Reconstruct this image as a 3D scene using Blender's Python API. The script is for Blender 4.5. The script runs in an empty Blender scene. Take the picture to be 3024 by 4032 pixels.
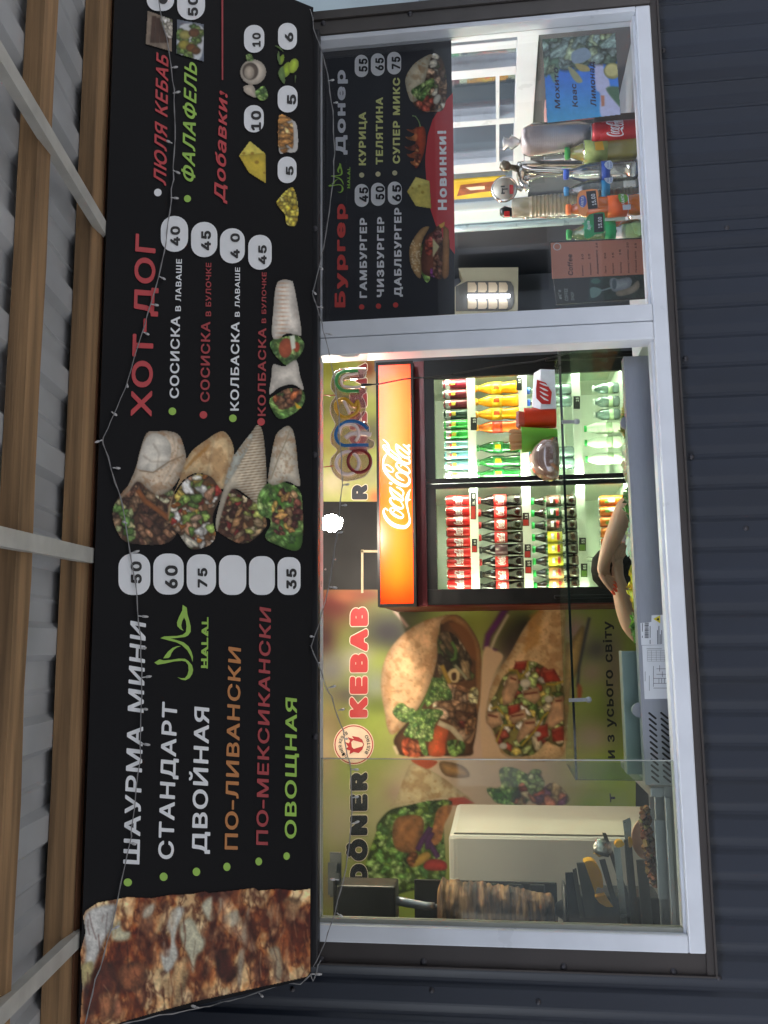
import bpy, bmesh, math, random
import numpy as np
from mathutils import Vector, Matrix
from mathutils.geometry import tessellate_polygon
R = math.radians
SC = bpy.context.scene
COL = SC.collection
# ------------------------------------------------------------------ camera
# the photograph is a landscape picture turned on its side: its left edge is up in the world
FOCAL = 3500.0
def cam_axes(yaw, pitch, roll):
    cy, sy, cp, sp, cr, sr = math.cos(yaw), math.sin(yaw), math.cos(pitch), math.sin(pitch), math.cos(roll), math.sin(roll)
    F = Vector((sy*cp, cy*cp, sp)); A = Vector((cy, -sy, 0)); U = A.cross(F)
    return cr*A+sr*U, -sr*A+cr*U, F
RT, UP, FW = cam_axes(R(8.57), R(7.04), R(-1.614))
EYE = Vector((0, -2.5, 1.6))
camd = bpy.data.cameras.new('camera'); cam = bpy.data.objects.new('camera', camd); COL.objects.link(cam)
m3 = Matrix((-UP, RT, -FW)).transposed()
cam.matrix_world = Matrix.Translation(EYE) @ m3.to_4x4()
camd.sensor_width = 36; camd.lens = 36*FOCAL/4032; camd.clip_end = 500; camd.clip_start = .05
SC.camera = cam
SC.render.resolution_x = 768; SC.render.resolution_y = 1024
# ------------------------------------------------------------------ world, sun, exposure
W = bpy.data.worlds.new('World'); SC.world = W; W.use_nodes = True
nt = W.node_tree
sky = nt.nodes.new('ShaderNodeTexSky'); sky.sky_type = 'NISHITA'; sky.sun_disc = False
SUN_EL, SUN_AZ = R(52), R(205)
sky.sun_elevation = SUN_EL; sky.sun_rotation = SUN_AZ; sky.air_density = 1.0; sky.dust_density = 2.0
bg = nt.nodes['Background']; bg.inputs[1].default_value = 0.14
ov = nt.nodes.new('ShaderNodeMix'); ov.data_type = 'RGBA'; ov.inputs[0].default_value = .45   # thin even cloud over the blue
nt.links.new(sky.outputs[0], ov.inputs[6]); ov.inputs[7].default_value = (5.6, 6.0, 6.8, 1)
nt.links.new(ov.outputs[2], bg.inputs[0])
sd = bpy.data.lights.new('sun', 'SUN'); sd.energy = 0.5; sd.angle = R(30); sd.color = (1, .985, .96)
so = bpy.data.objects.new('sun', sd); COL.objects.link(so)
sdir = Vector((math.sin(SUN_AZ)*math.cos(SUN_EL), math.cos(SUN_AZ)*math.cos(SUN_EL), math.sin(SUN_EL)))
so.rotation_euler = sdir.to_track_quat('Z', 'Y').to_euler(); so.location = sdir*30
SC.view_settings.view_transform = 'Standard'; SC.view_settings.look = 'None'; SC.view_settings.exposure = 1.62
SC.render.engine = 'CYCLES'
try:
    SC.cycles.use_denoising = True; SC.cycles.max_bounces = 10; SC.cycles.transparent_max_bounces = 24
    SC.cycles.sample_clamp_indirect = 6; SC.cycles.caustics_reflective = False; SC.cycles.caustics_refractive = False
except Exception: pass
# ------------------------------------------------------------------ pixel of the photograph -> point on a plane of the place
def ray(px, py): return RT*((2016-py)/FOCAL) + UP*(-(px-1512)/FOCAL) + FW
def py_(px, py, y):
    d = ray(px, py); return EYE + d*((y-EYE.y)/d.y)
class Plane:
    def __init__(s, p0, n):
        s.p0 = Vector(p0); s.n = Vector(n).normalized()
        if s.n.dot(EYE-s.p0) < 0: s.n = -s.n
    def __call__(s, px, py, off=0.0):
        d = ray(px, py); p0 = s.p0 + s.n*off
        return EYE + d*((p0-EYE).dot(s.n)/d.dot(s.n))
def YP(y): return Plane((0, y, 0), (0, -1, 0))
K = .8
SIGN = Plane((0, -.08, 2.108), Vector((1, 0, 0)).cross(Vector((0, -K, 1))))
# ------------------------------------------------------------------ colours and materials
def lin(c):
    if isinstance(c, str): c = tuple(int(c[i:i+2], 16)/255 for i in (0, 2, 4))
    return tuple(x/12.92 if x <= .04045 else ((x+.055)/1.055)**2.4 for x in c[:3])
MATS = {}
def mat(name, col, rough=.5, metal=0, var=.12, scale=12, bump=0, spec=.5, stretch=(1, 1, 1), bscale=None, **kw):
    if name in MATS: return MATS[name]
    m = bpy.data.materials.new(name); m.use_nodes = True; n = m.node_tree.nodes; l = m.node_tree.links
    b = n['Principled BSDF']; c = lin(col)
    b.inputs['Roughness'].default_value = rough; b.inputs['Metallic'].default_value = metal
    b.inputs['Specular IOR Level'].default_value = spec
    for k, v in kw.items(): b.inputs[k].default_value = v
    tc = n.new('ShaderNodeTexCoord'); mp = n.new('ShaderNodeMapping'); mp.inputs['Scale'].default_value = stretch
    l.new(tc.outputs['Object'], mp.inputs[0])
    nz = n.new('ShaderNodeTexNoise'); nz.inputs['Scale'].default_value = scale; nz.inputs['Detail'].default_value = 6
    l.new(mp.outputs[0], nz.inputs['Vector'])
    mr = n.new('ShaderNodeMapRange'); mr.inputs[1].default_value = .25; mr.inputs[2].default_value = .75
    mr.inputs[3].default_value = 1-var; mr.inputs[4].default_value = 1+var
    l.new(nz.outputs[0], mr.inputs[0])
    mx = n.new('ShaderNodeVectorMath'); mx.operation = 'SCALE'; mx.inputs[0].default_value = c
    l.new(mr.outputs[0], mx.inputs['Scale']); l.new(mx.outputs[0], b.inputs['Base Color'])
    m2 = n.new('ShaderNodeMapRange'); m2.inputs[1].default_value = .3; m2.inputs[2].default_value = .7
    m2.inputs[3].default_value = max(.02, rough-.08); m2.inputs[4].default_value = min(1, rough+.1)
    l.new(nz.outputs[0], m2.inputs[0]); l.new(m2.outputs[0], b.inputs['Roughness'])
    if bump:
        bp = n.new('ShaderNodeBump'); bp.inputs['Strength'].default_value = bump; bp.inputs['Distance'].default_value = .004
        n2 = n.new('ShaderNodeTexNoise'); n2.inputs['Scale'].default_value = bscale or scale*6; n2.inputs['Detail'].default_value = 4
        l.new(mp.outputs[0], n2.inputs['Vector']); l.new(n2.outputs[0], bp.inputs['Height']); l.new(bp.outputs[0], b.inputs['Normal'])
    MATS[name] = m; return m
def emit(name, col, s):
    if name in MATS: return MATS[name]
    m = bpy.data.materials.new(name); m.use_nodes = True; n = m.node_tree.nodes
    e = n.new('ShaderNodeEmission'); e.inputs[0].default_value = (*lin(col), 1); e.inputs[1].default_value = s
    m.node_tree.links.new(e.outputs[0], n['Material Output'].inputs[0]); MATS[name] = m; return m
def clear(name, tint, fac=.1, rough=.03, body=0.0, bodycol=None, trans=0.0):
    # thin clear sheet or shell: see-through tint + fresnel gloss + a little body colour
    if name in MATS: return MATS[name]
    m = bpy.data.materials.new(name); m.use_nodes = True; n = m.node_tree.nodes; l = m.node_tree.links
    t = n.new('ShaderNodeBsdfTransparent'); t.inputs[0].default_value = (*lin(tint), 1)
    g = n.new('ShaderNodeBsdfGlossy'); g.inputs['Roughness'].default_value = rough; g.inputs[0].default_value = (1, 1, 1, 1)
    fr = n.new('ShaderNodeFresnel'); fr.inputs[0].default_value = 1.45
    ad = n.new('ShaderNodeMath'); ad.operation = 'MULTIPLY'; ad.inputs[1].default_value = fac/.04; l.new(fr.outputs[0], ad.inputs[0])
    ad.use_clamp = True
    cur = t
    if body:
        d = n.new('ShaderNodeBsdfDiffuse'); d.inputs[0].default_value = (*lin(bodycol or tint), 1)
        t2 = n.new('ShaderNodeBsdfTranslucent'); t2.inputs[0].default_value = (*lin(bodycol or tint), 1)
        md = n.new('ShaderNodeMixShader'); md.inputs[0].default_value = trans; l.new(d.outputs[0], md.inputs[1]); l.new(t2.outputs[0], md.inputs[2])
        m1 = n.new('ShaderNodeMixShader'); m1.inputs[0].default_value = body
        tc = n.new('ShaderNodeTexCoord'); nz = n.new('ShaderNodeTexNoise'); nz.inputs['Scale'].default_value = 7; nz.inputs['Detail'].default_value = 5
        l.new(tc.outputs['Object'], nz.inputs['Vector'])
        mr = n.new('ShaderNodeMapRange'); mr.inputs[1].default_value = .3; mr.inputs[2].default_value = .7
        mr.inputs[3].default_value = body*.7; mr.inputs[4].default_value = min(1, body*1.3)
        l.new(nz.outputs[0], mr.inputs[0]); l.new(mr.outputs[0], m1.inputs[0])
        l.new(t.outputs[0], m1.inputs[1]); l.new(md.outputs[0], m1.inputs[2]); cur = m1
    mx = n.new('ShaderNodeMixShader'); l.new(ad.outputs[0], mx.inputs[0]); l.new(cur.outputs[0], mx.inputs[1]); l.new(g.outputs[0], mx.inputs[2])
    l.new(mx.outputs[0], n['Material Output'].inputs[0]); MATS[name] = m; return m
def printed(name, rough=.4, spec=.35, var=.1):
    if name in MATS: return MATS[name]
    m = mat(name, 'ffffff', rough, 0, var, 60, spec=spec); n = m.node_tree.nodes; l = m.node_tree.links
    a = n.new('ShaderNodeAttribute'); a.attribute_name = 'Col'
    sc = [x for x in n if x.type == 'VECT_MATH'][0]; l.new(a.outputs['Color'], sc.inputs[0]); return m
# ------------------------------------------------------------------ mesh builder
class MB:
    def __init__(s): s.v = []; s.f = []; s.c = []; s.m = []; s.mats = []; s.cm = 0; s.cc = None; s.smooth = False; s.sm = []
    def use(s, m):
        if m not in s.mats: s.mats.append(m)
        s.cm = s.mats.index(m); return s
    def face(s, idx): s.f.append(idx); s.m.append(s.cm); s.c.append(s.cc); s.sm.append(s.smooth)
    def add(s, vs, fs, smooth=None):
        o = len(s.v); s.v += [tuple(v) for v in vs]; old = s.smooth
        if smooth is not None: s.smooth = smooth
        for f in fs: s.face([i+o for i in f])
        s.smooth = old; return s
    def box(s, a, b, bev=0, taper=None):
        x0, y0, z0 = (min(a[i], b[i]) for i in range(3)); x1, y1, z1 = (max(a[i], b[i]) for i in range(3))
        if bev:
            bm = bmesh.new(); bmesh.ops.create_cube(bm, size=1)
            for v in bm.verts: v.co = Vector((x0+(v.co.x+.5)*(x1-x0), y0+(v.co.y+.5)*(y1-y0), z0+(v.co.z+.5)*(z1-z0)))
            bmesh.ops.bevel(bm, geom=bm.edges[:], offset=bev, segments=2, affect='EDGES', profile=.5)
            bm.verts.index_update(); s.add([v.co[:] for v in bm.verts], [[v.index for v in f.verts] for f in bm.faces]); bm.free(); return s
        return s.add([(x0, y0, z0), (x1, y0, z0), (x1, y1, z0), (x0, y1, z0), (x0, y0, z1), (x1, y0, z1), (x1, y1, z1), (x0, y1, z1)],
                     [[0, 3, 2, 1], [4, 5, 6, 7], [0, 1, 5, 4], [1, 2, 6, 5], [2, 3, 7, 6], [3, 0, 4, 7]])
    def obox(s, c, X, Y, Z):   # oriented box: centre and half axes
        c, X, Y, Z = map(Vector, (c, X, Y, Z))
        vs = [c+X*i+Y*j+Z*k for k in (-1, 1) for i, j in ((-1, -1), (1, -1), (1, 1), (-1, 1))]
        return s.add(vs, [[0, 3, 2, 1], [4, 5, 6, 7], [0, 1, 5, 4], [1, 2, 6, 5], [2, 3, 7, 6], [3, 0, 4, 7]])
    def bar(s, a, b, w, h, up=(0, 0, 1)):
        a, b = Vector(a), Vector(b); d = (b-a).normalized(); x = d.cross(Vector(up)).normalized(); y = x.cross(d)
        return s.obox((a+b)/2, (b-a)/2, x*w/2, y*h/2)
    def tube(s, pts, r, n=8, cap=True):
        pts = [Vector(p) for p in pts]; rs = r if isinstance(r, (list, tuple)) else [r]*len(pts); vs = []; fs = []; up = None
        for i, p in enumerate(pts):
            d = (pts[min(i+1, len(pts)-1)]-pts[max(i-1, 0)])
            d = d.normalized() if d.length > 1e-9 else Vector((0, 0, 1))
            if up is None: up = d.orthogonal().normalized()
            up = (up-d*up.dot(d)); up = up.normalized() if up.length > 1e-6 else d.orthogonal().normalized()
            w = d.cross(up)
            for k in range(n):
                a = 2*math.pi*k/n; vs.append(p+(up*math.cos(a)+w*math.sin(a))*rs[i])
        for i in range(len(pts)-1):
            for k in range(n): fs.append([i*n+k, i*n+(k+1) % n, (i+1)*n+(k+1) % n, (i+1)*n+k])
        if cap: fs.append(list(range(n))[::-1]); fs.append([(len(pts)-1)*n+k for k in range(n)])
        return s.add(vs, fs, True)
    def lathe(s, prof, n=20, at=(0, 0, 0), axis=None, wob=0, seed=0):
        rr = random.Random(seed); vs = []; fs = []; at = Vector(at)
        q = Vector((0, 0, 1)).rotation_difference(Vector(axis)) if axis is not None else None
        for r, z in prof:
            for k in range(n):
                a = 2*math.pi*k/n; w = 1+(rr.uniform(-wob, wob) if wob else 0); p = Vector((r*w*math.cos(a), r*w*math.sin(a), z))
                if q: p = q @ p
                vs.append(at+p)
        for i in range(len(prof)-1):
            for k in range(n): fs.append([i*n+k, i*n+(k+1) % n, (i+1)*n+(k+1) % n, (i+1)*n+k])
        if prof[0][0] > 1e-4: fs.append(list(range(n))[::-1])
        if prof[-1][0] > 1e-4: fs.append([(len(prof)-1)*n+k for k in range(n)])
        return s.add(vs, fs, True)
    def polys(s, conts):       # flat polygon with holes / islands, 3-D contours
        conts = [[Vector(p) for p in c] for c in conts if len(c) > 2]
        if not conts: return s
        # local 2-D frame for a clean tessellation
        c0 = conts[0]; nrm = Vector((0, 0, 0))
        for i in range(len(c0)): nrm += (c0[i]-c0[0]).cross(c0[(i+1) % len(c0)]-c0[0])
        if nrm.length < 1e-12: return s
        nrm.normalize(); ux = nrm.orthogonal().normalized(); uy = nrm.cross(ux)
        flat = [p for c in conts for p in c]
        tri = tessellate_polygon([[Vector(((p-c0[0]).dot(ux)*1000, (p-c0[0]).dot(uy)*1000, 0)) for p in c] for c in conts])
        return s.add(flat, [list(t) for t in tri])
    def prism(s, pts, off):    # polygon swept along off
        pts = [Vector(p) for p in pts]; off = Vector(off); n = len(pts)
        s.polys([pts]); s.polys([[p+off for p in pts]])
        vs = pts+[p+off for p in pts]
        return s.add(vs, [[i, (i+1) % n, n+(i+1) % n, n+i] for i in range(n)])
    def strip(s, pts, ws, nrm):  # flat ribbon stroke with varying width
        pts = [Vector(p) for p in pts]; L = []; Rr = []
        for i, p in enumerate(pts):
            d = pts[min(i+1, len(pts)-1)]-pts[max(i-1, 0)]; sd_ = d.cross(nrm).normalized(); w = (ws[i] if isinstance(ws, (list, tuple)) else ws)/2
            L.append(p+sd_*w); Rr.append(p-sd_*w)
        n = len(pts); return s.add(L+Rr, [[i, i+1, n+i+1, n+i] for i in range(n-1)])
    def build(s, name, mat_=None, parent=None, origin=None, recalc=True):
        org = Vector(origin) if origin is not None else (Vector(parent.get('_w', (0, 0, 0))) if parent is not None else Vector((0, 0, 0)))
        me = bpy.data.meshes.new(name)
        me.from_pydata([(v[0]-org.x, v[1]-org.y, v[2]-org.z) for v in s.v], [], s.f)
        if mat_ is not None: me.materials.append(mat_)
        else:
            for m in s.mats: me.materials.append(m)
            me.polygons.foreach_set('material_index', s.m)
        me.polygons.foreach_set('use_smooth', s.sm)
        if any(c is not None for c in s.c):
            at = me.color_attributes.new('Col', 'FLOAT_COLOR', 'CORNER'); buf = []
            for f, c in zip(s.f, s.c): buf += list((*(c or (1, 1, 1)), 1))*len(f)
            at.data.foreach_set('color', buf)
        if recalc:
            bm = bmesh.new(); bm.from_mesh(me); bmesh.ops.recalc_face_normals(bm, faces=bm.faces[:]); bm.to_mesh(me); bm.free()
        me.update()
        o = bpy.data.objects.new(name, me); COL.objects.link(o)
        if parent is not None: o.parent = parent
        else: o.location = org
        if parent is not None:
            pw = Vector(parent.get('_w', (0, 0, 0))); o.location = org-pw
        o['_w'] = list(org); return o
def thing(name, label, cat, loc=(0, 0, 0), group=None, rz=0):
    o = bpy.data.objects.new(name, None); COL.objects.link(o); o.location = loc; o.rotation_euler = (0, 0, rz)
    o.empty_display_size = .05; o['_w'] = list(loc); return tag(o, label, cat, group)
def tag(o, label, cat, group=None):
    o['label'] = label; o['category'] = cat
    if group: o['group'] = group
    return o
def struct(o): o['kind'] = 'structure'; return o
def copy_tree(o, loc, label, parent=None, rz=None):
    c = o.copy(); COL.objects.link(c)
    if parent is None:
        c.location = loc; c['label'] = label
        if rz is not None: c.rotation_euler = (0, 0, rz)
    else: c.parent = parent
    for ch in list(o.children): copy_tree(ch, None, None, c)
    return c
def LB(): return MB()
ORD = ['first', 'second', 'third', 'fourth', 'fifth', 'sixth', 'seventh', 'eighth', 'ninth', 'tenth', 'eleventh', 'twelfth']
# ------------------------------------------------------------------ lettering: own glyph outlines, 250 units per em, keyed by character code
GLY = {}
GLY['N'] = {39:(60,[[19,75,32,75,35,77,37,81,38,126,35,131,17,131,14,127,15,80]]),
45:(122,[[88,47,88,61,85,65,29,65,24,61,24,47,28,43,84,43]]),
46:(55,[[29,25,20,25,15,23,11,20,8,13,8,7,10,2,16,-3,20,-5,28,-5,33,-2,39,6,39,14,37,18]]),
48:(122,[[51,-6,62,-6,73,-3,83,2,92,11,99,25,105,50,104,84,101,98,94,112,91,117,81,126,72,131,60,133,43,132,34,127,25,120,18,110,13,99,8,74,9,45,12,30,16,20,22,10,29,3,38,-2],[59,111,69,106,77,95,81,78,82,57,79,40,72,24,66,18,54,17,44,21,37,30,33,45,31,65,34,87,40,102,48,109]]),
49:(122,[[100,-3,102,0,102,13,100,16,97,18,73,18,73,128,69,132,49,132,19,109,17,106,17,90,19,87,23,86,49,104,49,18,17,17,15,13,15,0,20,-4,97,-4]]),
50:(122,[[13,-3,16,-4,97,-4,102,0,102,14,98,18,48,19,87,62,98,82,99,99,98,106,91,118,76,129,60,133,46,132,38,130,28,125,21,117,14,105,13,91,16,87,31,87,34,88,38,100,41,105,46,109,54,111,63,110,70,106,75,99,76,90,73,81,66,72,13,15,12,12,12,0]]),
51:(122,[[15,130,13,127,13,114,17,109,63,109,37,79,35,75,35,61,39,58,57,57,70,53,75,48,78,36,76,26,70,20,63,18,51,17,40,20,34,26,31,36,27,37,11,37,8,36,7,30,9,22,13,13,20,5,34,-2,48,-6,61,-6,75,-2,88,5,97,16,102,27,103,40,99,53,93,62,83,71,65,77,96,112,98,115,97,128,93,132,18,132]]),
52:(122,[[78,132,62,132,59,130,8,45,6,40,6,27,7,24,10,22,66,22,67,0,68,-2,71,-4,85,-4,90,0,90,22,104,23,107,27,107,40,106,43,103,45,90,46,90,79,88,82,85,83,71,83,68,82,67,79,66,45,34,45,81,124,81,128]]),
53:(122,[[94,131,25,132,20,128,12,65,14,61,19,58,32,57,45,64,59,65,66,62,72,57,76,52,77,45,77,35,74,26,68,20,59,17,48,18,40,22,36,28,34,35,31,37,15,37,12,35,11,28,13,20,18,12,27,3,38,-3,50,-6,61,-6,76,-2,86,5,92,11,99,23,102,33,101,49,99,59,90,73,81,81,69,87,51,87,38,84,42,109,92,109,96,114,96,127]]),
54:(122,[[80,132,63,132,58,127,26,81,17,64,13,54,12,46,12,35,14,23,19,14,26,5,42,-4,50,-6,62,-6,73,-3,81,1,92,11,100,26,102,37,101,49,98,58,91,69,82,77,74,81,55,83,83,124,84,128],[62,17,51,17,45,20,39,26,36,33,35,40,38,51,44,59,51,62,58,62,68,59,72,56,77,48,78,35,76,29,69,20]]),
55:(122,[[24,-4,41,-4,45,-1,102,112,102,127,100,131,16,132,12,129,11,113,15,109,74,109,21,2,22,-2]]),
56:(122,[[53,133,38,130,27,124,21,117,15,106,14,87,18,77,27,67,16,57,11,49,9,39,9,29,14,14,26,2,43,-5,63,-6,80,-2,88,3,96,10,103,22,105,36,104,43,99,53,96,58,86,67,94,76,100,90,99,104,95,114,85,125,75,130,67,132],[80,30,77,24,71,19,62,17,51,17,44,18,37,23,34,29,33,38,36,45,42,51,49,54,63,54,70,51,77,46,80,39],[75,90,72,82,64,78,49,78,45,80,40,85,37,93,38,99,42,106,47,109,53,111,64,110,73,104,75,98]]),
57:(122,[[32,-4,50,-4,55,-1,88,48,100,74,102,85,101,96,95,112,86,123,70,132,60,133,47,132,32,127,20,116,13,99,13,76,20,61,28,52,35,48,45,45,58,45,29,3,28,0],[47,67,40,73,37,79,37,97,40,103,47,109,54,111,64,110,73,103,77,96,78,84,76,77,69,69,64,66,54,65]]),
58:(55,[[29,25,20,25,15,23,11,20,8,13,8,7,10,2,16,-3,20,-5,28,-5,33,-2,39,6,39,14,37,18],[39,74,39,83,36,88,33,92,27,95,20,95,15,92,8,83,8,75,11,70,20,64,28,64,32,66]]),
65:(128,[[50,132,46,128,0,0,5,-4,21,-4,24,-3,37,32,82,32,84,29,95,-2,99,-4,116,-4,119,-2,120,1,74,126,72,130,69,132],[60,98,74,54,45,55]]),
66:(123,[[13,130,11,127,11,0,12,-2,15,-4,70,-4,83,-2,91,2,101,11,107,21,108,27,108,41,107,48,101,57,90,67,98,74,103,86,103,101,98,114,88,125,71,131,15,132],[35,53,67,53,76,50,81,45,84,39,85,34,83,27,78,22,71,19,36,18],[35,109,58,109,72,107,76,103,79,99,80,92,77,84,71,78,65,76,36,76]]),
67:(136,[[92,-1,103,6,114,17,122,35,123,40,121,42,118,44,101,44,99,42,96,34,92,28,85,22,71,17,55,19,45,25,40,29,34,41,30,57,30,70,33,84,37,93,43,101,53,107,64,110,75,109,86,105,94,97,99,85,101,83,118,83,121,85,123,88,120,98,110,114,101,123,90,129,71,133,56,132,44,129,32,122,22,113,11,94,6,72,6,55,10,35,20,16,30,6,46,-2,60,-6,74,-6]]),
68:(134,[[13,130,11,127,11,0,12,-2,15,-4,63,-4,77,-2,91,5,100,11,106,18,115,34,118,46,118,82,115,94,110,104,103,113,96,120,80,128,60,132,15,132],[36,109,64,108,74,106,83,100,91,89,94,79,96,67,93,45,85,30,74,22,59,18,35,19]]),
69:(113,[[97,-3,98,0,98,14,95,18,36,18,35,20,36,53,89,53,92,55,93,58,93,72,90,76,36,76,35,109,94,109,98,114,98,127,96,130,93,132,15,132,13,130,11,127,11,0,12,-2,15,-4,94,-4]]),
70:(111,[[15,-4,31,-4,35,0,36,51,86,51,91,55,91,69,87,73,36,73,35,109,93,109,97,114,97,127,95,131,15,132,12,129,11,0]]),
72:(138,[[117,-3,118,0,118,127,117,130,114,132,99,132,94,128,94,77,36,77,35,78,35,128,30,132,15,132,13,130,11,127,11,0,12,-2,15,-4,30,-4,35,0,36,54,93,54,94,53,94,0,99,-4,114,-4]]),
73:(84,[[7,-4,67,-4,71,0,71,14,69,17,67,18,51,18,49,20,50,109,67,109,70,111,71,114,71,127,67,132,8,132,4,128,4,114,5,110,8,109,24,109,25,108,25,19,8,18,5,17,4,14,4,0]]),
75:(125,[[114,-3,116,0,114,5,67,71,68,74,113,122,116,126,115,130,111,132,91,132,88,130,35,73,35,128,30,132,15,132,13,130,11,127,11,0,12,-2,15,-4,30,-4,34,-2,35,0,35,39,50,54,90,-3,93,-4,111,-4]]),
76:(107,[[15,132,11,127,12,-2,15,-4,92,-3,94,0,94,14,90,18,35,19,35,128,31,132]]),
78:(139,[[118,130,115,132,100,132,96,128,95,38,38,129,34,132,15,132,12,130,11,127,11,0,13,-3,15,-4,30,-4,35,0,35,90,92,-1,97,-4,115,-4,119,-2,120,0,120,127]]),
79:(142,[[74,-6,88,-2,98,3,113,16,122,33,125,40,128,57,128,70,126,83,122,96,114,110,105,120,96,126,82,132,63,133,51,132,37,126,28,120,20,110,11,94,8,84,6,72,6,55,9,37,13,29,20,16,30,6,51,-4,60,-6],[71,17,62,17,55,19,44,25,35,37,30,57,31,77,37,93,41,99,49,105,65,110,80,107,92,99,101,84,103,70,102,50,100,41,95,32,86,23]]),
80:(120,[[15,-4,31,-4,35,0,36,42,68,42,76,44,90,51,100,62,106,77,106,97,100,111,97,116,88,124,75,130,62,132,15,132,12,129,11,0],[35,109,59,109,70,107,76,104,79,99,82,92,82,81,78,72,74,68,65,65,36,65]]),
82:(121,[[13,130,11,127,11,0,12,-2,15,-4,30,-4,35,0,35,44,59,45,86,-3,89,-4,106,-4,109,-3,111,1,84,50,99,62,106,77,106,99,100,113,93,121,88,125,71,131,15,132],[35,109,60,109,72,107,77,103,82,94,82,82,78,74,72,70,65,68,36,68]]),
83:(120,[[66,133,47,133,35,129,26,125,14,113,9,98,9,89,10,82,14,74,20,68,38,58,70,49,78,44,82,38,81,29,76,22,67,18,57,16,45,18,37,22,33,26,29,37,27,39,10,39,7,37,5,34,6,26,14,10,23,2,42,-5,63,-6,77,-4,86,0,99,12,104,20,106,28,106,40,104,47,100,55,93,62,79,70,43,81,37,85,34,89,33,96,36,103,41,107,51,110,62,110,73,106,78,101,81,93,84,90,100,90,103,92,105,95,104,102,97,116,87,125,77,130]]),
84:(121,[[48,-4,64,-4,68,0,68,109,104,109,107,110,109,114,109,127,105,132,8,132,4,128,4,113,8,109,44,109,44,0,45,-2]]),
97:(106,[[87,-3,88,1,88,68,86,79,81,88,74,93,65,98,54,100,43,100,34,99,19,92,9,81,6,74,8,70,16,66,25,65,37,76,51,79,58,77,62,74,65,64,61,61,38,59,22,54,15,51,8,44,4,37,3,22,9,8,19,-1,35,-6,46,-6,54,-5,65,2,66,-2,69,-4,84,-4],[65,41,63,28,61,24,55,18,41,15,33,17,29,21,27,27,31,34,42,38]]),
98:(115,[[13,131,9,127,9,-1,13,-4,28,-4,31,-2,33,4,39,-2,47,-5,63,-6,71,-4,81,1,89,7,95,16,100,28,101,38,101,57,96,75,91,84,82,93,67,100,53,100,44,99,33,91,32,127,28,131],[61,16,49,16,43,19,37,27,33,37,32,53,35,64,38,70,43,75,49,78,60,78,68,74,73,68,77,57,78,46,75,29,68,20]]),
101:(109,[[41,100,33,97,23,91,16,85,9,73,4,54,4,39,6,29,16,10,28,0,46,-6,65,-5,79,1,87,7,95,20,94,25,89,28,76,30,73,29,69,21,65,18,55,15,46,16,39,19,34,24,29,37,93,38,97,43,96,63,88,82,78,93,61,100],[29,60,33,70,40,76,46,78,57,78,64,75,68,70,72,62,71,60]]),
102:(72,[[20,-4,36,-4,40,0,40,77,57,78,61,82,61,95,60,98,56,99,40,99,40,109,42,113,45,114,57,113,60,115,65,130,62,134,58,136,41,137,27,130,21,125,18,119,16,111,16,100,1,99,-2,95,-3,82,-1,79,2,78,16,77,16,0]]),
105:(50,[[13,-4,29,-4,33,0,33,95,29,99,13,99,9,95,9,0],[35,125,30,132,25,135,18,135,13,133,8,128,6,124,6,117,13,108,18,107,25,107,34,113,35,117]]),
108:(56,[[13,131,9,126,10,12,14,4,18,0,25,-4,45,-4,49,1,47,12,45,16,43,18,34,18,32,23,32,127,28,131]]),
110:(111,[[91,-3,93,0,93,69,91,79,84,90,78,95,64,100,46,99,33,92,31,97,28,99,14,99,11,98,9,95,9,0,10,-2,14,-4,28,-4,31,-2,33,64,39,74,46,77,54,78,64,75,69,67,70,0,74,-4,89,-4]]),
111:(112,[[46,-6,58,-6,66,-4,81,3,92,16,98,29,99,39,98,61,95,72,90,81,82,90,74,95,56,100,38,99,22,90,14,81,9,73,4,54,4,39,7,27,16,10,28,0,37,-4],[47,78,57,78,65,74,71,67,75,54,75,38,70,25,64,19,52,15,43,17,35,24,31,30,29,40,29,53,32,66,39,74]]),
112:(115,[[13,-40,28,-40,32,-36,33,3,45,-5,54,-7,67,-6,74,-3,83,2,91,10,98,23,101,37,101,57,99,69,89,86,75,97,64,100,51,100,42,98,33,91,31,97,28,99,13,99,9,95,9,-35],[59,16,51,16,42,20,35,31,32,42,32,52,36,66,41,74,46,77,54,78,62,78,67,75,72,70,76,60,78,49,77,38,74,27,66,19]]),
113:(115,[[93,-40,97,-35,97,95,93,99,78,99,74,95,74,90,67,96,56,100,42,100,35,98,24,92,15,83,7,68,4,55,4,40,9,20,14,12,22,3,37,-5,46,-7,58,-6,65,-3,73,3,74,-36,77,-40],[47,16,39,20,31,30,29,41,29,55,31,65,35,71,42,77,52,78,64,75,69,68,73,55,74,41,71,30,68,24,63,19,56,16]]),
114:(73,[[13,-4,28,-4,32,0,33,64,37,72,43,76,50,78,60,77,64,78,65,81,65,95,61,100,46,100,38,97,33,93,31,98,28,99,13,99,9,95,9,0]]),
115:(100,[[52,100,33,99,19,92,11,83,7,70,9,58,14,50,19,46,34,39,56,34,62,29,63,26,62,22,58,18,48,15,35,18,30,21,27,29,24,30,15,30,6,26,5,21,12,7,22,-1,38,-6,58,-5,74,2,82,10,87,24,85,37,79,47,68,54,36,62,31,67,33,74,37,77,43,79,52,79,58,76,63,67,66,66,71,66,84,70,86,73,85,76,78,87,73,93,63,98]]),
116:(65,[[53,-4,56,-2,57,1,54,16,50,17,40,17,37,18,36,21,36,76,36,77,50,77,53,79,55,82,55,95,51,99,36,99,36,118,34,121,31,122,16,122,13,118,12,99,1,99,-3,94,-3,82,-1,79,1,77,12,77,13,15,17,6,22,0,30,-3,36,-5]]),
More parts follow.
